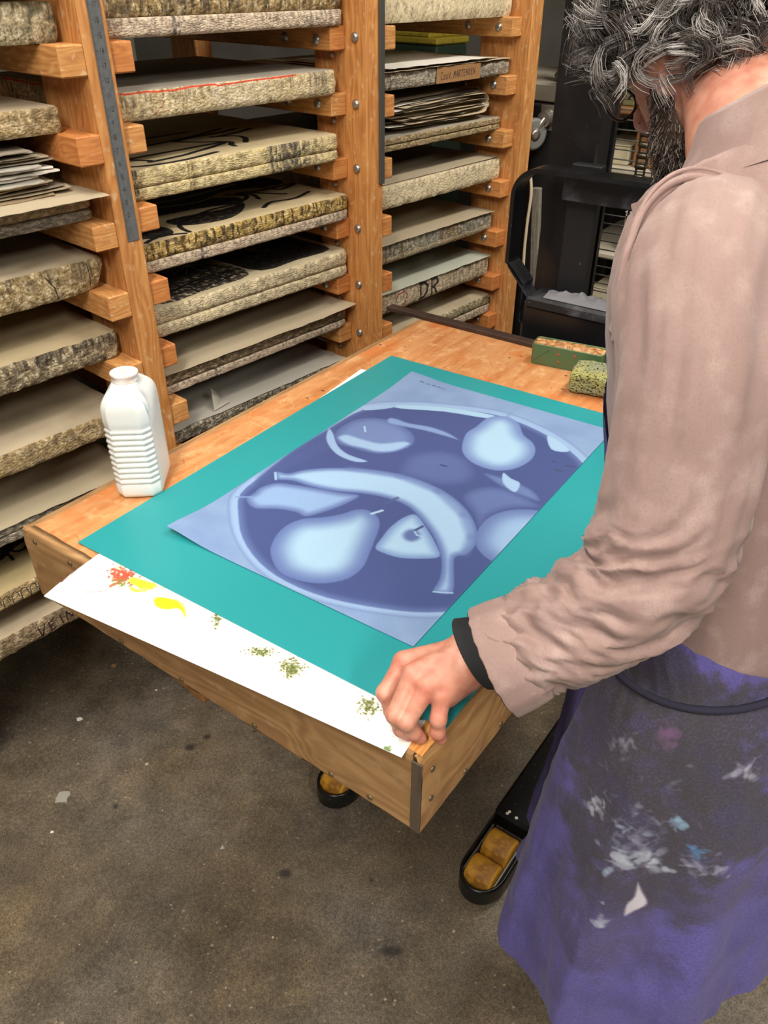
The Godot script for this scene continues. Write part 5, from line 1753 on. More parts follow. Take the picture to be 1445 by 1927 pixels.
# ------------------------------------------------------------------ what stands behind the stacker and the rack
func build_background() -> void:
	mat("shelf_board", c8(196, 188, 168), 0.7)
	mat("carton_cream", Color.WHITE, 0.8, grime_tex(141, c8(214, 206, 176), c8(150, 138, 104), 0.5, 10), {"uv1_triplanar": true, "uv1_scale": Vector3(2, 2, 2)})
	mat("carton_brown", Color.WHITE, 0.8, grime_tex(142, c8(150, 106, 62), c8(104, 68, 38), 0.5, 6), {"uv1_triplanar": true, "uv1_scale": Vector3(2, 2, 2)})
	mat("panel_grey", c8(206, 208, 198), 0.6)
	mat("olive_bag", c8(120, 116, 66), 0.3)
	mat("olive_green", c8(118, 124, 78), 0.7)
	mat("dark_green", c8(52, 70, 54), 0.6)
	mat("yellow_lid", Color.WHITE, 0.55, grime_tex(143, c8(196, 176, 62), c8(120, 104, 44), 0.5, 30), {"uv1_triplanar": true, "uv1_scale": Vector3(5, 5, 5)})
	mat("frame_dark", c8(44, 42, 40), 0.6)
	# shelving past the mesh guard: frame in the bench's axes at a = 2.55
	var a0 := 2.55
	var t := thing("steel_shelving", "dark steel shelving unit behind the stacker mesh", "shelves", bench_xf(a0, -1.085, 0.0))
	for q in [[0.0, 0.0], [1.35, 0.0], [0.0, -0.45], [1.35, -0.45]]:
		var b := MB.new()
		b.box(Vector3(q[0], 1.0, q[1]), Vector3(0.04, 2.0, 0.04), 0.003)
		part(t, "upright", b, M.frame_dark)
	var levels := [0.16, 0.45, 0.70, 0.93, 1.19, 1.355, 1.66]
	for y in levels:
		var b := MB.new()
		b.box(Vector3(0.675, y, -0.225), Vector3(1.33, 0.016, 0.47), 0.003)
		part(t, "shelf", b, M.carton_brown if y > 1.3 or y < 0.5 else M.shelf_board)
	var carton := func(called: String, label: String, cat: String, px0: float, px1: float, lev: float, h: float, dep: float, m: Material, back := 0.03) -> void:
		var y0 := lev + 0.0085
		var py := 500.0 - (lev - 0.9) * 700.0
		var b0 := on_tab(px0, py, a0 + back).x
		var b1 := on_tab(px1, py, a0 + back).x
		var o := thing(called, label, cat, bench_xf(a0 + back, b0, y0))
		var b := MB.new()
		b.box(Vector3((b1 - b0) / 2, h / 2, -dep / 2), Vector3(b1 - b0, h, dep), 0.004)
		part(o, "body", b, m)
		var f := MB.new()
		f.box(Vector3((b1 - b0) / 2, h + 0.0015, -dep / 2), Vector3(b1 - b0 + 0.004, 0.003, dep + 0.004), 0.001)
		part(o, "lid", f, m)
	carton.call("cream_carton", "small cream carton on the shelf with two cream cartons", "box", 1098, 1148, 0.70, 0.10, 0.25, M.carton_cream)
	carton.call("cream_carton", "larger cream carton on the shelf with two cream cartons", "box", 1155, 1240, 0.70, 0.13, 0.25, M.carton_cream)
	carton.call("grey_case", "light grey case standing on the shelf behind the mesh", "case", 1164, 1212, 0.93, 0.125, 0.12, M.panel_grey)
	carton.call("brown_carton", "brown carton beside the light grey case behind the mesh", "box", 1222, 1300, 0.93, 0.14, 0.25, M.carton_brown)
	carton.call("cream_carton", "flat cream carton on the shelf above the light grey case", "box", 1120, 1182, 1.19, 0.055, 0.25, M.carton_cream)
	carton.call("brown_carton", "brown carton on the shelf above the light grey case", "box", 1190, 1260, 1.19, 0.10, 0.25, M.carton_brown)
	carton.call("brown_carton", "brown carton beside the olive box on the upper shelf", "box", 1128, 1165, 1.355, 0.085, 0.25, M.carton_brown)
	carton.call("olive_box", "olive box on the upper shelf behind the mesh", "box", 1172, 1196, 1.355, 0.15, 0.25, M.olive_green)
	carton.call("cream_carton", "low cream carton beside the olive box on the upper shelf", "box", 1206, 1290, 1.355, 0.07, 0.25, M.carton_cream)
	# low cabinet with a pale top just past the rack's end
	var ca := 2.72
	var wt := on_tab(1030, 158, ca).y
	var wb := on_tab(1030, 192, ca).y
	var c := thing("low_cabinet", "dark cabinet with pale worktop between rack and stacker mast", "cabinet", bench_xf(ca, -1.665, 0.0))
	var cb := MB.new()
	cb.box(Vector3(0.27, wb / 2, -0.28), Vector3(0.52, wb, 0.48), 0.004)
	part(c, "body", cb, M.frame_dark)
	var ct := MB.new()
	ct.box(Vector3(0.27, (wt + wb) / 2, -0.27), Vector3(0.56, wt - wb, 0.54), 0.004)
	part(c, "worktop", ct, M.shelf_board)
	var bag := thing("olive_bag", "olive plastic bag with tape standing on the cabinet worktop", "bag", bench_xf(ca + 0.12, -1.245, wt + 0.0005))
	var nz := noise(151, 9.0, 3)
	var rows := []
	for r in 13:
		var f := r / 12.0
		var row := []
		for k in 20:
			var an := TAU * k / 20.0
			var rad := lerpf(0.085, 0.040, pow(f, 1.6)) * (1.0 + 0.25 * nz.get_noise_2d(cos(an) * 0.3, f + sin(an) * 0.3))
			row.append(Vector3(cos(an) * rad, f * 0.22 + 0.001, sin(an) * rad * 0.8))
		rows.append(row)
	var bb := MB.new()
	bb.loft(rows, true, 0.0, null, null, true, true)
	part(bag, "sack", bb, M.olive_bag)
	var tp := MB.new()
	tp.box(Vector3(0.02, 0.055, 0.074), Vector3(0.05, 0.035, 0.002), 0.0005, Basis(Vector3(0, 0, 1), 0.7))
	part(bag, "paper_tag", tp, M.paper4)
	var gb := thing("green_box", "plain olive green box on the cabinet worktop behind the bag", "box", bench_xf(ca + 0.30, -1.36, wt + 0.0005))
	var g1 := MB.new()
	g1.box(Vector3(0.13, 0.20, -0.08), Vector3(0.26, 0.40, 0.14), 0.004)
	part(gb, "body", g1, M.olive_green)
	var g2 := MB.new()
	g2.box(Vector3(0.13, 0.402, -0.08), Vector3(0.265, 0.004, 0.145), 0.001)
	part(gb, "lid", g2, M.olive_green)
	# dolly: black board stood on edge, caster facing the camera
	var da := 2.46
	var dt := on_tab(1020, 197, da).y
	var d := thing("caster_dolly", "black dolly board standing upright with a grey caster wheel", "dolly", bench_xf(da, -1.250, 0.0))
	var db := MB.new()
	db.box(Vector3(0.07, dt / 2, -0.02), Vector3(0.14, dt, 0.03), 0.004)
	part(d, "board", db, M.black_matt)
	var cp := on_tab(1026, 234, da)
	var lx := cp.x + 1.250
	var cs := MB.new()
	cs.box(Vector3(lx + 0.004, cp.y + 0.018, -0.001), Vector3(0.046, 0.07, 0.006), 0.001)
	part(d, "caster_plate", cs, M.bolt)
	var fk := MB.new()
	fk.tube([Vector3(lx + 0.012, cp.y + 0.022, 0.003), Vector3(lx + 0.008, cp.y + 0.018, 0.034)], 0.022, 14)
	fk.tube([Vector3(lx + 0.010, cp.y + 0.020, 0.030), Vector3(lx - 0.010, cp.y - 0.018, 0.052)], 0.010, 8)
	part(d, "caster_fork", fk, M.bolt)
	var wl := MB.new()
	var wx := Transform3D(Basis(Vector3(0, 1, 0), Vector3(0.90, 0, 0.43), Vector3(0.43, 0, -0.90)), Vector3(lx - 0.012, cp.y - 0.022, 0.054))
	wl.lathe([Vector2(0.012, -0.013), Vector2(0.036, -0.013), Vector2(0.044, -0.010), Vector2(0.046, 0), Vector2(0.044, 0.010), Vector2(0.036, 0.013), Vector2(0.012, 0.013)], wx, 28)
	part(d, "caster_wheel", wl, mat("grey_rubber", c8(120, 120, 116), 0.5))
	var hb := MB.new()
	hb.lathe([Vector2(0.018, -0.0145), Vector2(0.018, 0.0145), Vector2(0.006, 0.0165)], wx, 16)
	part(d, "wheel_hub", hb, M.bolt)
	# grey board and pale cord leaning between rack and mast
	var l0 := on_tab(1004, 560, 2.20)
	var l1 := on_tab(1011, 352, 2.20)
	var lb := thing("leaning_board", "narrow weathered grey board leaning beside the rack's end post", "board", bench_xf(2.20, l0.x, 0.0))
	var lean := (l1.x - l0.x) / (l1.y - l0.y)
	var q := MB.new()
	q.box(Vector3(lean * (l1.y / 2 - l0.y), l1.y / 2 + 0.001, 0.0), Vector3(0.026, l1.y, 0.016), 0.003, Basis(Vector3(0, 0, 1), -lean), 1)
	part(lb, "board", q, mat("grey_board", Color.WHITE, 0.8, wood_tex(152, c8(92, 88, 78), c8(156, 150, 136), 0.3), {"uv1_scale": Vector3(6, 1, 1)}))
	var cd := thing("pale_cord", "thin pale cord hanging beside the rack's end post", "cord", bench_xf(2.15, 0.0, 0.0))
	var cpts := []
	for e in [[984, 540], [986, 480], [992, 420], [999, 370], [999, 340], [996, 326]]:
		var v := on_tab(e[0], e[1], 2.15)
		cpts.append(Vector3(v.x, v.y, 0))
	var ch := MB.new()
	ch.tube(spline3(cpts, 6), 0.0042, 7)
	part(cd, "cord", ch, M.paper4)
	# machine with yellow lid seen through the right bay
	var wy := -1.15
	var p0 := on_plane(822, 88, -rn * (RACK_D - wy), rn)
	var p1 := on_plane(880, 88, -rn * (RACK_D - wy), rn)
	var mu := p0.dot(ru)
	var mw := (p1 - p0).dot(ru)
	var mc := thing("yellow_machine", "dark green machine with scuffed yellow lid behind the rack", "machine", rack_xf * Transform3D(Basis(), Vector3(mu, 0, wy)))
	var m1 := MB.new()
	var my := on_plane(850, 83, -rn * (RACK_D - wy), rn).y
	m1.box(Vector3(mw / 2, my / 2, -0.15), Vector3(mw, my, 0.30), 0.01)
	part(mc, "cabinet", m1, M.dark_green)
	var m2 := MB.new()
	m2.box(Vector3(mw / 2, my + 0.014, -0.15), Vector3(mw + 0.01, 0.028, 0.31), 0.006)
	m2.box(Vector3(mw / 2, my + 0.036, -0.17), Vector3(mw + 0.006, 0.024, 0.26), 0.008)
	part(mc, "lid", m2, M.yellow_lid)
	# pale partition behind the rack
	var w := MB.new()
	w.box(Vector3(0.45, 1.0, -1.55), Vector3(2.9, 2.0, 0.05), 0.003)
	var pt := thing("partition_panel", "dull green-grey partition panel behind the rack", "partition", rack_xf)
	part(pt, "panel", w, mat("partition_grey", c8(122, 124, 108), 0.8))

func build_floor_bits() -> void:
	var g := RandomNumberGenerator.new()
	g.seed = 44
	var chip := func(px: float, py: float, r: float, sides: int, m: Material, called: String, label: String) -> void:
		var p := on_h(px, py, 0.0)
		var pts := []
		for k in sides:
			var a := TAU * k / sides + g.randf() * 0.5
			pts.append(Vector3(cos(a), 0, sin(a)) * r * g.randf_range(0.6, 1.1))
		var b := MB.new()
		b.prism(pts, Vector3(0, 0.0012, 0))
		var t := thing(called, label, "debris", Transform3D(Basis(), p + Vector3(0, 0.0004, 0)), "")
		part(t, "flake", b, m)
	chip.call(150, 1353, 0.009, 6, M.paper1, "paint_flake", "white ragged flake on the floor left of the bench")
	chip.call(418, 1596, 0.0085, 3, M.paper2, "paint_flake", "pale triangular flake on the dark floor")
	chip.call(214, 1254, 0.009, 5, M.kraft, "wood_chip", "brown curled chip on the floor near the lowest stone")
	chip.call(277, 1438, 0.006, 4, M.paper4, "paint_flake", "small cream flake on the floor under the bench edge")
	chip.call(98, 1566, 0.005, 5, M.paper1, "paint_flake", "tiny white flake below the pale floor splash")
	chip.call(294, 1299, 0.005, 4, M.paper1, "paint_flake", "tiny white flake beside the bench's lower edge")
	chip.call(118, 1500, 0.020, 9, M.paper2, "plaster_splash", "dried grey plaster splash stuck to the floor")

# ------------------------------------------------------------------ distance field -> smooth mesh (surface nets)
class Field:
	var lo: Vector3
	var c: float
	var nx: int
	var ny: int
	var nz: int
	var d := PackedFloat32Array()
	func _init(l: Vector3, h: Vector3, cell: float) -> void:
		lo = l
		c = cell
		nx = int((h.x - l.x) / c) + 2
		ny = int((h.y - l.y) / c) + 2
		nz = int((h.z - l.z) / c) + 2
		d.resize(nx * ny * nz)
		d.fill(1.0)
	func put(i: int, v: float, k: float) -> void:
		var a := d[i]
		var h := maxf(k - absf(a - v), 0.0) / k
		d[i] = minf(a, v) - h * h * k * 0.25
	func span(a: Vector3, b: Vector3, m: float) -> Array:
		var l := ((a.min(b) - Vector3.ONE * m - lo) / c).floor()
		var h := ((a.max(b) + Vector3.ONE * m - lo) / c).ceil()
		return [maxi(0, int(l.x)), maxi(0, int(l.y)), maxi(0, int(l.z)), mini(nx - 1, int(h.x)), mini(ny - 1, int(h.y)), mini(nz - 1, int(h.z))]
	func cap(a: Vector3, b: Vector3, ra: float, rb: float, k := 0.01) -> void:
		var s := span(a, b, maxf(ra, rb) + k + c * 2)
		var ab := b - a
		var q := 1.0 / maxf(ab.length_squared(), 1e-9)
		for z in range(s[2], s[5] + 1):
			for y in range(s[1], s[4] + 1):
				var i := (z * ny + y) * nx
				for x in range(s[0], s[3] + 1):
					var p := lo + Vector3(x, y, z) * c
					var t := clampf((p - a).dot(ab) * q, 0.0, 1.0)
					put(i + x, p.distance_to(a + ab * t) - lerpf(ra, rb, t), k)
	func ell(m: Vector3, bas: Basis, r: Vector3, k := 0.01) -> void:
		var big := maxf(r.x, maxf(r.y, r.z))
		var small := minf(r.x, minf(r.y, r.z))
		var s := span(m, m, big + k + c * 2)
		var inv := bas.transposed()
		for z in range(s[2], s[5] + 1):
			for y in range(s[1], s[4] + 1):
				var i := (z * ny + y) * nx
				for x in range(s[0], s[3] + 1):
					var p := inv * (lo + Vector3(x, y, z) * c - m)
					var k0 := (p / r).length()
					var k1 := (p / (r * r)).length()
					put(i + x, k0 * (k0 - 1.0) / maxf(k1, 1e-6) if k0 > 0.2 else -small * 0.8, k)
	func net(mb, tone: Callable) -> void:
		var id := {}
		var step := [1, nx, nx * ny]
		for z in nz - 1:
			for y in ny - 1:
				var row := (z * ny + y) * nx
				for x in nx - 1:
					var i := row + x
					if absf(d[i]) > c * 2.5: continue
					var mask := 0
					for q in 8:
						if d[i + (q & 1) + ((q >> 1) & 1) * nx + (q >> 2) * nx * ny] < 0: mask |= 1 << q
					if mask == 0 or mask == 255: continue
					var acc := Vector3.ZERO
					var n := 0
					for e in [[0, 1], [2, 3], [4, 5], [6, 7], [0, 2], [1, 3], [4, 6], [5, 7], [0, 4], [1, 5], [2, 6], [3, 7]]:
						var a: int = e[0]
						var b: int = e[1]
						if ((mask >> a) & 1) == ((mask >> b) & 1): continue
						var da := d[i + (a & 1) + ((a >> 1) & 1) * nx + (a >> 2) * nx * ny]
						var db := d[i + (b & 1) + ((b >> 1) & 1) * nx + (b >> 2) * nx * ny]
						acc += Vector3(a & 1, (a >> 1) & 1, a >> 2).lerp(Vector3(b & 1, (b >> 1) & 1, b >> 2), da / (da - db))
						n += 1
					var p := lo + (Vector3(x, y, z) + acc / n) * c
					id[i] = mb.vert(p, Vector2(p.x * 8.0, p.y * 8.0), Vector3.ZERO, tone.call(p))
		for i in id:
			for ax in 3:
				var j: int = i + step[ax]
				if j >= d.size() or (d[i] < 0) == (d[j] < 0): continue
				var s1: int = step[(ax + 1) % 3]
				var s2: int = step[(ax + 2) % 3]
				if not (id.has(i - s1) and id.has(i - s2) and id.has(i - s1 - s2)): continue
				var q := [id[i], id[i - s1], id[i - s1 - s2], id[i - s2]]
				var out := Vector3.ZERO
				out[ax] = 1.0 if d[i] < 0 else -1.0
				var g: Vector3 = (mb.v[q[2]] - mb.v[q[0]]).cross(mb.v[q[1]] - mb.v[q[0]])
				if g.dot(out) < 0: q.reverse()
				mb.tri(q[0], q[1], q[2])
				mb.tri(q[0], q[2], q[3])

# ------------------------------------------------------------------ the printer
const PF := Vector3(-0.810, 0, -0.586)       # the way he faces
const PL := Vector3(-0.586, 0, 0.810)        # his left
const PELVIS := Vector3(0.440, 0, -0.808)

func spine(y: float) -> Vector3:
	var ks := [[0.30, 0.440, -0.808], [0.86, 0.440, -0.808], [1.00, 0.440, -0.808], [1.15, 0.414, -0.828], [1.30, 0.393, -0.845], [1.42, 0.386, -0.854], [1.48, 0.386, -0.858], [1.53, 0.385, -0.864], [1.57, 0.381, -0.873], [1.605, 0.374, -0.884], [1.66, 0.366, -0.900]]
	for i in ks.size() - 1:
		if y <= ks[i + 1][0]:
			var f: float = clampf((y - ks[i][0]) / (ks[i + 1][0] - ks[i][0]), 0, 1)
			return Vector3(lerpf(ks[i][1], ks[i + 1][1], f), y, lerpf(ks[i][2], ks[i + 1][2], f))
	return Vector3(0.366, y, -0.900)

func build_person() -> void:
	var t := thing("person", "bearded person with curly grey hair in a mauve work jacket and stained purple apron", "person", Transform3D(Basis(), PELVIS))
	mat("skin", Color.WHITE, 0.5, null, {"vertex_color_use_as_albedo": true, "subsurf_scatter_enabled": true, "subsurf_scatter_strength": 0.12})
	# --- head frame
	var hf := Vector3(-0.40, -0.56, -0.725).normalized()
	var hu := (Vector3(-0.14, 1, 0.05) - hf * hf.dot(Vector3(-0.14, 1, 0.05))).normalized()
	var hl := hu.cross(hf).normalized()
	var hb := Basis(hl, hu, hf)
	var hc := at_z(1318, 70, 0.90)
	var H := func(x: float, y: float, z: float) -> Vector3: return hc + hb * Vector3(x, y, z)
	var skin_n := noise(501, 60.0, 3)
	var skin := func(p: Vector3) -> Color:
		var k := skin_n.get_noise_3dv(p)
		return lin(206, 150, 126).lerp(lin(188, 114, 94), clampf(0.3 + k * 0.9, 0, 1))
	var body := MB.new()
	var neck0 := spine(1.54)
	var fh := Field.new(hc - Vector3.ONE * 0.19, hc + Vector3.ONE * 0.19, 0.0045)
	fh.ell(H.call(0, 0.022, -0.012), hb, Vector3(0.076, 0.094, 0.097), 0.02)
	fh.ell(H.call(0, -0.045, 0.030), hb, Vector3(0.060, 0.075, 0.062), 0.03)
	fh.cap(H.call(0.045, -0.065, 0.018), H.call(0.012, -0.108, 0.070), 0.022, 0.022, 0.02)
	fh.cap(H.call(-0.045, -0.065, 0.018), H.call(-0.012, -0.108, 0.070), 0.022, 0.022, 0.02)
	fh.cap(H.call(0, 0.004, 0.092), H.call(0, -0.040, 0.112), 0.008, 0.014, 0.012)
	fh.cap(H.call(-0.04, 0.014, 0.078), H.call(0.04, 0.014, 0.078), 0.012, 0.012, 0.015)
	fh.cap(H.call(-0.02, -0.070, 0.088), H.call(0.02, -0.070, 0.088), 0.008, 0.008, 0.010)
	for s: float in [-1.0, 1.0]:
		fh.ell(H.call(s * 0.079, -0.012, -0.004), hb * Basis(Vector3(0, 1, 0), s * 0.45), Vector3(0.009, 0.032, 0.020), 0.006)
		fh.ell(H.call(s * 0.079, -0.036, 0.004), hb, Vector3(0.007, 0.011, 0.008), 0.006)
	fh.cap(H.call(0, -0.050, -0.030), neck0 + PF * 0.01, 0.058, 0.064, 0.03)
	fh.net(body, skin)
	# --- left hand: joints traced on the photograph, heights above the bench
	var J := func(px: float, py: float, h: float) -> Vector3: return on_h(px, py, h)
	var wrist: Vector3 = J.call(900, 1222, 1.088)
	var fa: Vector3 = at_z(985, 1202, 0.822)
	var fhand := Field.new(J.call(700, 1420, 1.0).min(J.call(960, 1180, 1.1)) - Vector3(0.03, 0.02, 0.06), J.call(700, 1420, 1.0).max(J.call(980, 1150, 1.1)) + Vector3(0.03, 0.05, 0.03), 0.0023)
	fhand.cap(fa, wrist, 0.035, 0.030, 0.02)
	var k1: Vector3 = J.call(759, 1247, 1.068)      # knuckles: index, middle, ring, little
	var k2: Vector3 = J.call(777, 1270, 1.077)
	var k3: Vector3 = J.call(804, 1294, 1.073)
	var k4: Vector3 = J.call(831, 1312, 1.061)
	for q in [[k1, 0.0125], [k2, 0.0125], [k3, 0.0120], [k4, 0.0112]]:
		fhand.cap(wrist + (q[0] - wrist) * 0.1 + Vector3(0, -0.004, 0), q[0], 0.021, q[1], 0.010)
		fhand.cap(wrist + (q[0] - wrist) * 0.25 + Vector3(0, -0.020, 0), wrist + (q[0] - wrist) * 0.80 + Vector3(0, -0.016, 0), 0.017, 0.010, 0.012)
	for q in [[k1, k2], [k2, k3], [k3, k4]]: fhand.cap(q[0].lerp(wrist, 0.12) - Vector3(0, 0.006, 0), q[1].lerp(wrist, 0.12) - Vector3(0, 0.006, 0), 0.0088, 0.0088, 0.006)
	# raised knuckles and tendons
	for q in [k1, k2, k3, k4]:
		fhand.cap(q + Vector3(0, 0.0045, 0), q + (wrist - q) * 0.6 + Vector3(0, 0.0125, 0), 0.0092, 0.0046, 0.005)
	var finger := func(pts: Array, rad: Array) -> void:
		for i in pts.size() - 1: fhand.cap(pts[i], pts[i + 1], rad[i], rad[i + 1], 0.0028)
		for i in [1, 2]:
			var bow: Vector3 = (pts[i] - (pts[i - 1] + pts[i + 1]) * 0.5).normalized() * 0.0016
			fhand.cap(pts[i] + bow, pts[i] + bow, rad[i] + 0.0002, rad[i] + 0.0002, 0.003)
			# creases: slim collars either side of the joint
			var d: Vector3 = (pts[i] - pts[i - 1]).normalized() * 0.0042
			fhand.cap(pts[i] - d + bow, pts[i] - d + bow, rad[i], rad[i], 0.001)
	finger.call([k1, J.call(726, 1303, 1.047), J.call(737, 1336, 1.026), J.call(750, 1354, 1.0115)], [0.0112, 0.0098, 0.0087, 0.0076])
	finger.call([k2, J.call(744, 1344, 1.046), J.call(755, 1370, 1.024), J.call(768, 1382, 1.0110)], [0.0112, 0.0096, 0.0086, 0.0076])
	finger.call([k3, J.call(766, 1357, 1.043), J.call(777, 1377, 1.024), J.call(791, 1388, 1.0105)], [0.0108, 0.0094, 0.0085, 0.0075])
	finger.call([k4, J.call(825, 1352, 1.042), J.call(824, 1376, 1.024), J.call(829, 1389, 1.0100)], [0.0102, 0.0088, 0.0081, 0.0074])
	# thumb under the palm, against the plate's edge
	var th0 := wrist + (k1 - wrist) * 0.25 + Vector3(0, -0.022, -0.008)
	for q in [[th0, J.call(800, 1258, 1.034), 0.015, 0.0115], [J.call(800, 1258, 1.034), J.call(776, 1296, 1.020), 0.0115, 0.0100], [J.call(776, 1296, 1.020), J.call(762, 1326, 1.0125), 0.0100, 0.0085]]: fhand.cap(q[0], q[1], q[2], q[3], 0.006)
	var tips := [k1, k2, k3, k4, J.call(750, 1354, 1.0115), J.call(768, 1382, 1.0110), J.call(791, 1388, 1.0105), J.call(829, 1389, 1.0100)]
	var hand_tone := func(p: Vector3) -> Color:
		var c: Color = skin.call(p)
		var red := 0.0
		for q in tips: red = maxf(red, exp(-p.distance_squared_to(q) / 0.00035))
		return c.lerp(lin(208, 112, 92), red * 0.45)
	fhand.net(body, hand_tone)
	# --- the rest of the body, inside the clothes, as one coarse figure
	var sh_l := at_z(1330, 452, 0.73)
	var el_l := at_z(1262, 1060, 0.775)
	var sh_r := spine(1.50) - PL * 0.185
	var hand_r := Vector3(0.435, 1.03, -0.965)
	var el_r := Vector3(0.60, 1.20, -1.02)
	var fb := Field.new(Vector3(0.05, 0.0, -1.25), Vector3(0.80, 1.62, -0.45), 0.017)
	fb.cap(spine(0.90), spine(1.15), 0.105, 0.095, 0.05)
	fb.cap(spine(1.15), spine(1.40), 0.095, 0.105, 0.05)
	fb.cap(spine(1.40) + PL * 0.10, spine(1.40) - PL * 0.10, 0.070, 0.070, 0.05)
	fb.cap(spine(1.42), spine(1.50), 0.06, 0.045, 0.04)
	fb.cap(sh_l, el_l, 0.046, 0.038, 0.03)
	fb.cap(el_l, fa, 0.038, 0.030, 0.02)
	fb.cap(sh_r, el_r, 0.046, 0.038, 0.03)
	fb.cap(el_r, hand_r + Vector3(0.05, 0.05, 0), 0.038, 0.028, 0.02)
	var foot_l := PELVIS + PL * 0.10 - PF * 0.13
	var foot_r := PELVIS - PL * 0.10 + PF * 0.02
	for q in [[foot_l, 1], [foot_r, -1]]:
		var hip: Vector3 = spine(0.90) + PL * 0.085 * q[1]
		var knee: Vector3 = hip.lerp(q[0], 0.5) + Vector3(0, 0.03, 0) + PF * 0.03
		fb.cap(hip, knee, 0.080, 0.055, 0.04)
		fb.cap(knee, q[0] + Vector3(0, 0.09, 0), 0.055, 0.040, 0.03)
	fb.net(body, skin)
	# right hand, five fingers flat on the bench edge behind the body
	var fr := Field.new(hand_r - Vector3(0.16, 0.06, 0.12), hand_r + Vector3(0.10, 0.09, 0.10), 0.004)
	fr.cap(hand_r + Vector3(0.05, 0.05, 0), hand_r, 0.027, 0.020, 0.015)
	for k in 4:
		var bq := hand_r + PF * 0.045 + PL * (0.030 - 0.020 * k)
		fr.cap(hand_r, bq, 0.019, 0.012, 0.012)
		var ln: float = [0.038, 0.044, 0.040, 0.030][k]
		fr.cap(bq, bq + PF * ln * 0.6 + Vector3(0, -0.004, 0), 0.0095, 0.0085, 0.004)
		fr.cap(bq + PF * ln * 0.6 + Vector3(0, -0.004, 0), bq + PF * ln + Vector3(0, -0.016, 0), 0.0085, 0.0075, 0.004)
	fr.cap(hand_r + PL * 0.018, hand_r + PL * 0.052 + PF * 0.030 + Vector3(0, -0.012, 0), 0.014, 0.009, 0.006)
	fr.net(body, skin)
	wpart(t, "body", body, M.skin)

	build_clothes(t, sh_r, el_r, hand_r, foot_l, foot_r)
	build_hair(t, hc, hb)
	build_glasses(t, hc, hb)

func ring_pts(y: float, hw: float, df: float, db: float, n: int, sq := 2.3) -> Array:
	var out := []
	var c := spine(y)
	for k in n:
		var a := TAU * k / n
		var x := signf(cos(a)) * pow(absf(cos(a)), 2.0 / sq)
		var z := signf(sin(a)) * pow(absf(sin(a)), 2.0 / sq)
		var e := c + PF * (x * (df if x > 0 else db)) + PL * (z * hw)
		var k2 := smoothstep(1.50, 1.60, y)          # the neck opening leans forward
		e.y -= k2 * (0.62 * (e - c).dot(PF) + 0.018)
		e -= PF * k2 * 0.020
		out.append(e)
	return out

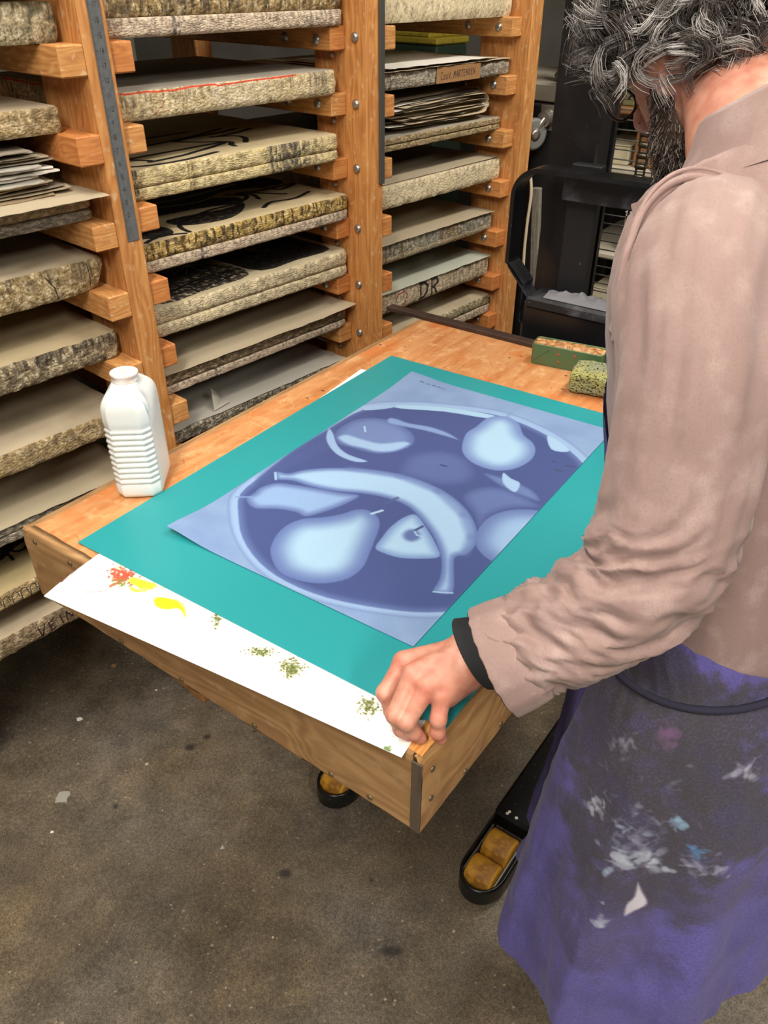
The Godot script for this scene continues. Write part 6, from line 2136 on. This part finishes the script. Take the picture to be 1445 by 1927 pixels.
func build_clothes(t: Node3D, sh_r: Vector3, el_r: Vector3, hand_r: Vector3, foot_l: Vector3, foot_r: Vector3) -> void:
	var jw := nb(256, 256, 511, 0.35, 2)
	var jb := nb(256, 256, 512, 0.02, 4)
	var p := Paint.new(256, 256, c8(152, 126, 119))
	for i in 256 * 256:
		var x := i % 256
		var y := i / 256
		p.mix(x, y, c8(190, 168, 161), clampf((jb[i] / 255.0 - 0.45) * 1.5, 0, 0.6))
		p.mix(x, y, c8(128, 102, 92), clampf((jw[i] / 255.0 - 0.5) * 1.2, 0, 0.5))
	var jm := mat("mauve_cotton", Color.WHITE, 0.85, p.tex(), {"uv1_triplanar": true, "uv1_scale": Vector3(4, 4, 4), "rim_enabled": true, "rim": 0.25, "rim_tint": 0.6})
	# torso of the jacket
	var nz := noise(521, 6.0, 3)
	var rows := []
	var lv := [[0.90, 0.182, 0.128, 0.135], [1.00, 0.176, 0.122, 0.130], [1.08, 0.174, 0.116, 0.128], [1.15, 0.174, 0.112, 0.128], [1.22, 0.176, 0.110, 0.130], [1.30, 0.178, 0.112, 0.130], [1.37, 0.176, 0.116, 0.130], [1.42, 0.174, 0.122, 0.128], [1.46, 0.170, 0.122, 0.122], [1.49, 0.160, 0.118, 0.118], [1.515, 0.140, 0.104, 0.112], [1.54, 0.112, 0.086, 0.102], [1.56, 0.092, 0.078, 0.092], [1.58, 0.080, 0.072, 0.082], [1.60, 0.075, 0.066, 0.075], [1.612, 0.073, 0.063, 0.071], [1.618, 0.072, 0.062, 0.070], [1.616, 0.068, 0.058, 0.066], [1.59, 0.064, 0.054, 0.062]]
	for q in lv:
		var row := ring_pts(q[0], q[1], q[2], q[3], 72)
		var c := spine(q[0])
		for k in row.size():
			var e: Vector3 = row[k]
			var o := (e - c).normalized()
			row[k] = e + o * (0.010 * nz.get_noise_3d(e.x * 2.0, e.y * 0.9, e.z * 2.0) + 0.004 * nz.get_noise_3d(e.x * 5.0 + e.y * 3.0, e.y * 2.0, e.z * 5.0)) * (1.0 if q[0] < 1.5 else 0.3)
		rows.append(row)
	var jt := MB.new()
	jt.loft(rows, true)
	var jacket := wpart(t, "jacket", jt, jm)
	# folded collar over the neck opening
	var cr := []
	for q in [[1.622, 0.066, 0.058, 0.066], [1.630, 0.072, 0.064, 0.072], [1.626, 0.078, 0.070, 0.078], [1.606, 0.087, 0.079, 0.087], [1.586, 0.098, 0.090, 0.098], [1.566, 0.110, 0.098, 0.110]]:
		var row := ring_pts(q[0], q[1], q[2], q[3], 60, 2.1)
		cr.append(row.slice(6, 55))
	var cm := MB.new()
	cm.loft(cr, false, 1.0)
	wpart(jacket, "collar", cm, jm)
	# left sleeve
	var ctl := []
	var rad := []
	for q in [[1340, 448, 0.772, 0.0560], [1330, 478, 0.742, 0.0700], [1318, 556, 0.715, 0.0715], [1312, 700, 0.710, 0.0680], [1286, 860, 0.733, 0.0690], [1250, 1000, 0.757, 0.0690], [1200, 1094, 0.775, 0.0640], [1118, 1152, 0.793, 0.0580], [1030, 1196, 0.811, 0.0535], [965, 1226, 0.823, 0.0520], [930, 1243, 0.829, 0.0460]]:
		ctl.append(at_z(q[0], q[1], q[2]))
		rad.append(q[3])
	wpart(jacket, "sleeve", sleeve_mesh(ctl, rad, 531, true), jm)
	# armhole seam, a doubled welt arching over the sleeve head
	var arch := []
	for q in [[1158, 640, 0.742], [1164, 560, 0.728], [1176, 490, 0.722], [1204, 404, 0.722], [1246, 354, 0.730], [1296, 334, 0.738], [1350, 342, 0.735], [1400, 366, 0.722], [1446, 404, 0.706], [1478, 470, 0.694]]: arch.append(at_z(q[0], q[1], q[2]))
	var welt := MB.new()
	var sp := spline3(arch, 6)
	welt.tube(sp, 0.0042, 8)
	var sp2 := []
	for e in sp: sp2.append(e + Vector3(0, 0.007, 0) - PL * 0.004)
	welt.tube(sp2, 0.0022, 6)
	wpart(jacket, "armhole_seam", welt, jm)
	# yoke panel from the collar down to the seam, closing the shoulder
	var yoke := []
	var tuck := []
	for e in sp: tuck.append(e.lerp(at_z(1325, 500, 0.775), 0.35))      # edge turned in under the sleeve head
	yoke.append(tuck)
	for f in 9:
		var k := f / 8.0
		var row := []
		for i in sp.size():
			var e: Vector3 = sp[i]
			var s := float(i) / (sp.size() - 1)
			var inner := spine(1.57) + PF * lerpf(0.075, -0.100, clampf((s - 0.2) / 0.75, 0, 1)) + PL * 0.070 + Vector3.UP * lerpf(-0.050, 0.045, clampf((s - 0.2) / 0.75, 0, 1))
			if s < 0.25: inner = inner.lerp(spine(1.36) + PF * 0.128 + PL * 0.05, (0.25 - s) / 0.25)
			var v := e.lerp(inner, k)
			v += (Vector3.UP * 0.6 + PL * 0.4) * (0.010 * sin(PI * k)) * clampf(s * 3.0, 0.2, 1.0)
			v += Vector3.UP * 0.004 * nz.get_noise_3d(v.x * 4, v.y * 4, v.z * 4)
			row.append(v)
		yoke.append(row)
	var ym := MB.new()
	ym.loft(yoke, false, 1.0)
	wpart(jacket, "yoke", ym, jm)
	# small button flap at the chest
	var fl := MB.new()
	var f0 := at_z(1188, 384, 0.735)
	fl.sheet([[f0, f0 + Vector3(0.016, 0.006, 0)], [f0 + Vector3(0.004, -0.012, 0.004), f0 + Vector3(0.020, -0.008, 0.004)]], 0.002)
	wpart(jacket, "chest_flap", fl, jm)
	# cuff, turned back and open, and the black undersleeve
	var ax: Vector3 = (ctl[10] - ctl[8]).normalized()
	var ux := ax.cross(cam_f).normalized()
	var uy := ax.cross(ux).normalized()
	var ce: Vector3 = ctl[10]
	var cuff := []
	var cn := noise(541, 14.0, 2)
	for q in [[-0.044, 0.0470], [-0.040, 0.0560], [-0.022, 0.0580], [-0.010, 0.0588], [-0.004, 0.0590], [-0.002, 0.0578], [-0.005, 0.0560], [-0.03, 0.0530]]:
		var row := []
		for k in 48:
			var a := TAU * k / 48.0
			var dn := -(ux * cos(a) + uy * sin(a)).dot(cam_u)
			var ext := 0.006 * maxf(0, dn) if q[0] > -0.02 else 0.0
			var r: float = q[1] * (1.0 + 0.06 * cn.get_noise_2d(cos(a), sin(a)) + 0.05 * maxf(0, dn)) * (1.0 if q[0] > -0.04 else 0.99)
			row.append(ce + ax * (q[0] + ext + 0.003 * cn.get_noise_2d(a, 3.0)) + (ux * cos(a) + uy * sin(a) * 0.92) * r)
		cuff.append(row)
	var cf := MB.new()
	cf.loft(cuff, true)
	wpart(jacket, "cuff", cf, jm)
	var us := []
	var we := at_z(886, 1230, 0.834)
	for q in [[0.0, 0.043], [0.35, 0.0425], [0.75, 0.0415], [0.97, 0.0410], [1.0, 0.0395], [0.93, 0.0375]]:
		var row := []
		for k in 40:
			var a := TAU * k / 40.0
			row.append(ctl[9].lerp(we, q[0]) + (ux * cos(a) + uy * sin(a) * 0.85) * q[1])
		us.append(row)
	var um := MB.new()
	um.loft(us, true)
	wpart(t, "undersleeve", um, mat("black_knit", c8(26, 27, 30), 0.9))
	# right sleeve
	wpart(jacket, "sleeve", sleeve_mesh([sh_r + PL * 0.06, sh_r, sh_r.lerp(el_r, 0.5), el_r, el_r.lerp(hand_r, 0.5) + Vector3(0, 0.01, 0), hand_r + Vector3(0.055, 0.055, 0.0)], [0.066, 0.072, 0.066, 0.060, 0.052, 0.046], 532, false), jm)
	# trousers and shoes
	var tm := mat("dark_trousers", c8(52, 50, 54), 0.9)
	for q in [[foot_l, 1], [foot_r, -1]]:
		var hip: Vector3 = spine(0.93) + PL * 0.085 * q[1]
		var knee: Vector3 = hip.lerp(q[0], 0.5) + Vector3(0, 0.03, 0) + PF * 0.03
		var pts := spline3([hip, hip.lerp(knee, 0.5), knee, knee.lerp(q[0], 0.5) + Vector3(0, 0.04, 0), q[0] + Vector3(0, 0.055, 0)], 6)
		var rr := []
		for i in pts.size(): rr.append(lerpf(0.093, 0.068, float(i) / (pts.size() - 1)) + 0.003 * sin(i * 1.7))
		var m := MB.new()
		m.tube(pts, rr, 20, true)
		wpart(t, "trouser_leg", m, tm)
		var sh := MB.new()
		var srows := []
		for e in [[0.0, 0.0, 0.10], [0.006, 0.0, 0.105], [0.03, 0.0, 0.10], [0.055, -0.01, 0.085], [0.085, -0.035, 0.055]]:
			var row := []
			for k in 24:
				var a := TAU * k / 24.0
				row.append(q[0] + PF * (0.05 + e[1] + cos(a) * e[2] * 1.35) + PL * sin(a) * minf(e[2], 0.048) + Vector3(0, e[0] + 0.001, 0))
			srows.append(row)
		sh.loft(srows, true, 0.0, null, null, true, true)
		wpart(t, "shoe", sh, mat("dark_leather", c8(40, 34, 30), 0.5))
	build_apron(t)

func sleeve_mesh(ctl: Array, rad: Array, sd: int, creased: bool) -> MB:
	var pts := spline3(ctl, 12)
	var nr := pts.size()
	var sides := 72
	var n1 := noise(sd, 1.0, 2)
	var n2 := noise(sd + 1, 1.0, 3)
	var rows := []
	var d0: Vector3 = (pts[1] - pts[0]).normalized()
	var x := d0.cross(cam_f).normalized()
	var len := 0.0
	for i in nr:
		if i: len += pts[i].distance_to(pts[i - 1])
		var d: Vector3 = (pts[mini(i + 1, nr - 1)] - pts[maxi(i - 1, 0)]).normalized()
		x = (x - d * x.dot(d)).normalized()
		var y := d.cross(x)
		var s := float(i) / (nr - 1)
		var fi := s * (ctl.size() - 1)
		var r: float = lerpf(rad[int(fi)], rad[mini(int(fi) + 1, rad.size() - 1)], fi - int(fi))
		var row := []
		for k in sides:
			var a := TAU * k / sides
			var o := x * cos(a) + y * sin(a)
			var dsp := 0.0
			if creased:
				# long soft folds down the upper arm, tight crosswise creases from the elbow on
				var up := 1.0 - smoothstep(0.42, 0.62, s)
				var low := smoothstep(0.40, 0.58, s) * (1.0 - 0.5 * smoothstep(0.93, 1.0, s))
				dsp += up * 0.0070 * n1.get_noise_3d(cos(a) * 1.6, sin(a) * 1.6, len * 3.2 + cos(a) * 0.5)
				dsp += up * 0.0034 * n2.get_noise_3d(cos(a) * 3.6 + 9, sin(a) * 3.6, len * 9.0)
				var skew := len * 20.0 + 0.9 * cos(a - 0.6) + 0.5 * n1.get_noise_3d(cos(a) * 0.8, sin(a) * 0.8, len * 6.0)
				var ridge := 1.0 - 2.0 * absf(n2.get_noise_3d(skew, cos(a) * 0.55, sin(a) * 0.55)) * 2.0
				dsp += low * (0.0072 * clampf(ridge, -1.0, 1.0) - 0.0015)
				dsp += low * 0.0030 * n1.get_noise_3d(cos(a) * 0.7 + 4, sin(a) * 0.7, len * 14.0)
			else:
				dsp += 0.004 * n1.get_noise_3d(cos(a), sin(a), len * 9.0)
			row.append(pts[i] + o * (r + dsp))
		rows.append(row)
	var b := MB.new()
	b.loft(rows, true, 0.0, null, null, true, false)
	return b

# skirt of the apron: half widths (to the side, front, back) at a height
func skirt(y: float) -> Vector3:
	var f := clampf((1.0 - y) / 0.67, 0, 1)
	return Vector3(lerpf(0.190, 0.254, pow(f, 0.85)), lerpf(0.136, 0.178, f), lerpf(0.142, 0.240, pow(f, 0.85)))

func skirt_uv(px: float, py: float) -> Vector2:       # where a line of sight meets the skirt: (turn from the front, height)
	for k in 300:
		var p := at_z(px, py, 0.85 + k * 0.003)
		var q := p - spine(p.y)
		var h := skirt(p.y)
		var a := q.dot(PF)
		var b := q.dot(PL)
		if pow(a / (h.y if a > 0 else h.z), 2.0) + pow(b / h.x, 2.0) < 1.0: return Vector2(atan2(b / h.x, a / (h.y if a > 0 else h.z)), p.y)
	return Vector2(1.5, 0.6)

func build_apron(t: Node3D) -> void:
	var w := 640
	var h := 512
	var blue := c8(96, 88, 158)
	var p := Paint.new(w, h, blue)
	var n1 := nb(w, h, 551, 0.013, 6)
	var n2 := nb(w, h, 552, 0.05, 4)
	var n3 := nb(w, h, 553, 0.4, 2)
	var uv := func(px: float, py: float) -> Vector2:
		var q := skirt_uv(px, py)
		return Vector2((q.x / TAU + 0.25) * w, (1.12 - q.y) / 0.82 * h)
	# rubbed-in ink where he wipes his hands: blotch with a ragged outline
	var blobs := [[1230, 1420, 120, 105, 0.95], [1170, 1560, 95, 90, 0.85], [1290, 1530, 110, 100, 0.8], [1130, 1700, 60, 90, 0.45], [1300, 1660, 120, 50, 0.45], [1210, 1290, 110, 60, 0.95], [1290, 1330, 90, 50, 0.7], [1330, 1450, 90, 80, 0.6], [1400, 1560, 70, 60, 0.4]]
	for q in blobs:
		var c: Vector2 = uv.call(q[0], q[1])
		for y in range(maxi(0, int(c.y - q[3])), mini(h, int(c.y + q[3]))):
			for x in range(maxi(0, int(c.x - q[2])), mini(w, int(c.x + q[2]))):
				var i := y * w + x
				var e := Vector2((x - c.x) / q[2], (y - c.y) / q[3]).length()
				var k := (1.0 - e) * 1.5 + (n1[i] / 255.0 - 0.5) * 1.5 + (n2[i] / 255.0 - 0.5) * 0.9
				p.mix(x, y, c8(68, 64, 68), clampf(k * 1.3, 0, 1) * q[4] * 0.85)
	for y in h:
		for x in w:
			var i := y * w + x
			p.mix(x, y, c8(72, 64, 122), clampf((n1[i] / 255.0 - 0.5) * 1.2, 0, 0.35))
			p.mix(x, y, c8(132, 124, 186), clampf((n3[i] / 255.0 - 0.5) * 0.8, 0, 0.3))
			p.mix(x, y, c8(58, 54, 96), clampf((0.5 - n3[i] / 255.0) * 0.8, 0, 0.3))
	var g := RandomNumberGenerator.new()
	g.seed = 9
	var dab := func(px: float, py: float, n: int, sx: float, sy: float, r: float, col: Color, al: float) -> void:
		for k in n:
			var c: Vector2 = uv.call(px + g.randfn() * sx, py + g.randfn() * sy)
			var ang := PI / 2 + g.randfn() * 0.75
			var ln := g.randf_range(1, 11)
			p.line([c, c + Vector2.from_angle(ang) * ln * 0.5 + Vector2(g.randfn(), g.randfn()), c + Vector2.from_angle(ang + g.randfn() * 0.4) * ln], r * pow(g.randf(), 2.0) * 2.2 + 0.3, col.lerp(c8(96, 92, 110), g.randf() * 0.5), al * g.randf_range(0.25, 0.95), 1.6)
	var pale := c8(190, 200, 212)
	dab.call(1135, 1498, 20, 8, 8, 1.3, pale, 0.9)
	dab.call(1190, 1575, 44, 26, 18, 1.0, c8(160, 178, 200), 0.75)
	dab.call(1172, 1590, 18, 9, 12, 1.4, pale, 0.8)
	dab.call(1222, 1605, 22, 11, 13, 1.4, c8(196, 206, 220), 0.8)
	dab.call(1310, 1578, 12, 5, 5, 1.6, c8(90, 150, 204), 0.8)
	dab.call(1320, 1605, 26, 18, 7, 1.2, c8(170, 172, 200), 0.7)
	dab.call(1275, 1525, 14, 5, 9, 1.2, c8(140, 180, 206), 0.7)
	dab.call(1190, 1375, 14, 12, 6, 0.9, c8(150, 150, 164), 0.6)
	dab.call(1265, 1365, 18, 10, 7, 2.0, c8(130, 86, 132), 0.4)
	dab.call(1145, 1690, 8, 2, 14, 1.0, pale, 0.8)
	dab.call(1395, 1425, 22, 14, 12, 1.1, c8(186, 186, 204), 0.55)
	dab.call(1220, 1480, 40, 44, 60, 0.8, c8(140, 150, 168), 0.4)
	dab.call(1205, 1540, 30, 14, 30, 0.8, c8(150, 150, 170), 0.5)
	# the bare white patch
	var ring := []
	for e in [[1202, 1640], [1212, 1668], [1220, 1690], [1198, 1700], [1176, 1710], [1180, 1682], [1194, 1668]]: ring.append(uv.call(e[0], e[1]))
	p.fill(smooth_ring(ring), func(_d: float, _e: Vector2) -> Color: return c8(206, 200, 210), 2.0)
	var am := mat("purple_apron", Color.WHITE, 0.9, p.tex(), {"rim_enabled": true, "rim": 0.2, "rim_tint": 0.7})
	am.heightmap_enabled = true
	am.heightmap_texture = grey_tex(256, 256, 556, 0.3, 3)
	am.heightmap_scale = 0.05
	# panels as lofts over the turn from the front (0), positive to his left
	var nz := noise(561, 1.0, 3)
	var panel := func(a0: float, a1: float, ytop: Callable, ybot: Callable, grow: float, na: int, ny: int) -> MB:
		var rows := []
		var uvs := []
		for r in ny + 1:
			var row := []
			var ur := []
			for k in na + 1:
				var a := lerpf(a0, a1, float(k) / na)
				var y: float = lerpf(ytop.call(a), ybot.call(a), float(r) / ny)
				if a1 > 2.0: a += 0.62 * pow(1.0 - float(k) / na, 4.0) * smoothstep(0.34, 1.0, y)     # the wrap's edge runs back towards the waist
				var hh := skirt(y)
				if y > 1.0: hh = Vector3(0.190, 0.136, 0.142).lerp(Vector3(0.186, 0.118, 0.138), clampf((y - 1.0) / 0.15, 0, 1))
				var f := clampf((1.0 - y) / 0.67, 0, 1)
				var fold := 1.5 * (0.5 + 0.5 * sin(a * 9.0 + 0.7 * sin(a * 3.0) + 1.5 * nz.get_noise_2d(a * 0.6, y * 0.8))) - 0.5
				var dsp := grow + f * 0.020 * fold + 0.010 * f * nz.get_noise_2d(a * 2.2, y * 3.0) + 0.003 * nz.get_noise_2d(a * 5.0, y * 9.0)
				dsp -= 0.010 * exp(-pow((y - 1.0) / 0.03, 2.0))
				var ca := cos(a)
				var dd: float = hh.y if ca > 0 else hh.z
				var o := (PF * ca * dd + PL * sin(a) * hh.x)
				row.append(spine(y) + o + o.normalized() * dsp)
				ur.append(Vector2(a / TAU + 0.25, (1.12 - y) / 0.82))
			rows.append(row)
			uvs.append(ur)
		var b := MB.new()
		b.loft(rows, false, 1.0, uvs)
		return b
	var apron := wpart(t, "apron", panel.call(0.30, 4.4, func(a: float) -> float: return lerpf(1.13, 1.03, clampf((a - 0.9) / 1.6, 0, 1)), func(a: float) -> float: return 0.325 + 0.115 * smoothstep(1.7, 2.9, a) + 0.018 * sin(a * 4.0) + 0.02 * exp(-pow((a - 0.4) / 0.2, 2.0)), 0.014, 190, 60), am)
	wpart(apron, "front_panel", panel.call(-1.7, 0.95, func(a: float) -> float: return 1.30 - 0.16 * clampf(absf(a) - 0.6, 0, 1), func(a: float) -> float: return 0.43 + 0.012 * sin(a * 5.0), 0.004, 120, 60), mat("purple_apron_clean", c8(78, 72, 128), 0.9))
	# tie cord round the waist
	var tie := []
	for k in 90:
		var a := lerpf(-1.2, 4.6, k / 89.0)
		var dd: float = 0.136 if cos(a) > 0 else 0.142
		var y := 1.0 - 0.012 * sin(a * 1.5)
		var o := PF * cos(a) * dd + PL * sin(a) * 0.190
		tie.append(spine(y) + o + o.normalized() * 0.0085)
	var tm := MB.new()
	tm.tube(tie, 0.0048, 8)
	wpart(apron, "tie_cord", tm, mat("dark_cord", c8(42, 40, 58), 0.9))

func build_hair(t: Node3D, hc: Vector3, hb: Basis) -> void:
	var g := RandomNumberGenerator.new()
	g.seed = 77
	var mb := MB.new()
	# undercoat following the skull
	var nz := noise(571, 38.0, 3)
	var rows := []
	var cols := []
	var er := Vector3(0.084, 0.104, 0.107)
	var cen := Vector3(0, 0.022, -0.012)
	for r in 33:
		var th := PI * 0.60 * r / 32.0
		var row := []
		var crow := []
		for k in 64:
			var ph := TAU * k / 64.0
			var d := Vector3(sin(th) * cos(ph), cos(th), sin(th) * sin(ph))
			# tilt the cap back so that it leaves the face and covers the nape
			d = Basis(Vector3(1, 0, 0), -0.42) * d
			var q := d * er
			var v := q * (1.0 + 0.10 * nz.get_noise_3dv(q)) + cen
			row.append(hc + hb * v)
			crow.append(lin(78, 68, 62))
		rows.append(row)
		cols.append(crow)
	mb.loft(rows, true, 0.0, null, cols, false, false)
	# curls: clumps of fine strands that share one coil
	var made := 0
	while made < 560:
		var d := Vector3(g.randfn(), g.randfn(), g.randfn()).normalized()
		if d.z > 0.50 and d.y < 0.30: continue
		if d.y < -0.55: continue
		if d.y < -0.12 and d.z > -0.20: continue
		made += 1
		var root := cen + d * er * 0.97
		var wroot := hc + hb * root
		var out := (hb * d).normalized()
		var sideways := out.cross(Vector3(g.randfn(), g.randfn(), g.randfn()).normalized())
		var flow := (Vector3.DOWN * 0.60 + out * 0.28 + sideways * 0.75 + hb * Vector3(0, 0, 0.20 if d.z > 0 else -0.20)).normalized()
		var curl_r := g.randf_range(0.008, 0.0145)
		var turns := g.randf_range(0.8, 1.45) * (1.0 if g.randf() < 0.5 else -1.0)
		var ph0 := g.randf() * TAU
		var ln := g.randf_range(0.034, 0.060)
		var shade := g.randf()
		var e1 := flow.cross(out).normalized()
		var e2 := flow.cross(e1)
		for s in 22:
			var off := Vector3(g.randfn(), g.randfn(), g.randfn()) * 0.0027
			var tone := clampf(shade + g.randfn() * 0.20, 0, 1)
			var c0 := lin(74, 65, 60).lerp(lin(208, 203, 198), pow(tone, 1.7))
			var pts := PackedVector3Array()
			var da := g.randfn() * 0.12
			var dl := g.randf_range(0.8, 1.15)
			for i in 10:
				var f := i / 9.0
				var base := wroot + out * (0.014 * sin(minf(f * 2.2, 1.6))) + flow * (ln * dl * f)
				var rad := curl_r * smoothstep(0.0, 0.4, f) * (1.0 + 0.3 * f)
				var a := ph0 + TAU * turns * f + da
				pts.append(base + (e1 * cos(a) + e2 * sin(a)) * rad + off * (0.3 + f))
			strand(mb, pts, 0.00058, c0)
	wpart(t, "hair", mb, mat("grey_hair", Color.WHITE, 0.6, null, {"vertex_color_use_as_albedo": true, "metallic_specular": 0.35}))
	# beard
	var bd := MB.new()
	made = 0
	var caps := []
	for s: float in [-1.0, 1.0]:
		caps.append([Vector3(s * 0.060, -0.024, 0.004), Vector3(s * 0.052, -0.080, 0.026), 0.013, 0.022])
		caps.append([Vector3(s * 0.054, -0.078, 0.022), Vector3(s * 0.014, -0.114, 0.070), 0.025, 0.028])
	while made < 9000:
		var q = caps[g.randi() % 4]
		var f := g.randf()
		var dr := Vector3(g.randfn(), g.randfn(), g.randfn()).normalized()
		var v: Vector3 = q[0].lerp(q[1], f) + dr * lerpf(q[2], q[3], f)
		if dr.y > 0.75 or dr.z < -0.85: continue
		made += 1
		var wv := hc + hb * v
		var out := (hb * dr).normalized()
		var flow := (out * 0.55 + Vector3.DOWN * 0.4 + hb * Vector3(0, -0.5, 0.15)).normalized()
		var ln := g.randf_range(0.008, 0.020)
		var bend := Vector3(g.randfn(), g.randfn(), g.randfn()) * 0.003
		var tone := lin(74, 60, 52).lerp(lin(178, 168, 162), pow(g.randf(), 2.0))
		strand(bd, PackedVector3Array([wv - out * 0.004, wv + flow * ln * 0.35 + bend * 0.3, wv + flow * ln * 0.7 + bend, wv + flow * ln + bend * 0.4]), 0.0007, tone)
	# dense skin-close coat of the beard
	var fb := Field.new(hc - Vector3.ONE * 0.15, hc + Vector3.ONE * 0.15, 0.006)
	var P := func(a: float, b: float, c: float) -> Vector3: return hc + hb * Vector3(a, b, c)
	for s: float in [-1.0, 1.0]:
		fb.cap(P.call(s * 0.060, -0.024, 0.004), P.call(s * 0.052, -0.080, 0.026), 0.013, 0.022, 0.015)
		fb.cap(P.call(s * 0.054, -0.078, 0.022), P.call(s * 0.014, -0.114, 0.070), 0.025, 0.028, 0.02)
	fb.net(bd, func(_p: Vector3) -> Color: return lin(76, 62, 54))
	wpart(t, "beard", bd, mat("brown_grey_beard", Color.WHITE, 0.75, null, {"vertex_color_use_as_albedo": true, "metallic_specular": 0.25}))

# one hair: a three-sided tapering thread
func strand(mb: MB, pts: PackedVector3Array, r: float, col: Color) -> void:
	var n := pts.size()
	var d := (pts[1] - pts[0]).normalized()
	var x := d.cross(Vector3(0.31, 0.77, 0.55)).normalized()
	var first := mb.v.size()
	for i in n:
		d = (pts[mini(i + 1, n - 1)] - pts[maxi(i - 1, 0)]).normalized()
		x = (x - d * x.dot(d)).normalized()
		var y := d.cross(x)
		var rr := r * (1.0 - 0.6 * i / n)
		for o in [x, -x * 0.5 + y * 0.866, -x * 0.5 - y * 0.866]: mb.vert(pts[i] + o * rr, Vector2.ZERO, o, col)
	for i in n - 1:
		for k in 3:
			var a := first + i * 3 + k
			var b := first + i * 3 + (k + 1) % 3
			mb.tri(a, b, b + 3)
			mb.tri(a, b + 3, a + 3)

func build_glasses(t: Node3D, hc: Vector3, hb: Basis) -> void:
	var P := func(a: float, b: float, c: float) -> Vector3: return hc + hb * Vector3(a, b, c)
	var fm := MB.new()
	for s: float in [-1.0, 1.0]:
		var ring := []
		for k in 25:
			var a := TAU * k / 24.0
			ring.append(P.call(s * 0.034 + 0.026 * cos(a), -0.012 + 0.019 * sin(a), 0.112 - 0.006 * absf(cos(a))))
		fm.tube(ring, 0.0017, 8, false)
		fm.tube([P.call(s * 0.060, -0.008, 0.106), P.call(s * 0.074, -0.004, 0.060), P.call(s * 0.082, 0.006, 0.0), P.call(s * 0.082, -0.012, -0.020)], 0.0017, 8)
	fm.tube([P.call(-0.009, -0.008, 0.114), P.call(0, -0.004, 0.117), P.call(0.009, -0.008, 0.114)], 0.0015, 8)
	var g := wpart(t, "glasses", fm, mat("spectacle_frame", c8(46, 34, 28), 0.3))
	for s: float in [-1.0, 1.0]:
		var l := MB.new()
		var rows := []
		for r in 3:
			var row := []
			for k in 24:
				var a := TAU * k / 24.0
				row.append(P.call(s * 0.034 + 0.025 * cos(a) * (1.0 - r * 0.45), -0.012 + 0.018 * sin(a) * (1.0 - r * 0.45), 0.112 - 0.006 * absf(cos(a)) * (1.0 - r * 0.45) + 0.001 * r))
			rows.append(row)
		l.loft(rows, true, 0.0, null, null, false, true)
		wpart(g, "lens", l, mat("lens_glass", Color(0.92, 0.94, 0.92, 0.15), 0.05, null, {"transparency": BaseMaterial3D.TRANSPARENCY_ALPHA}))
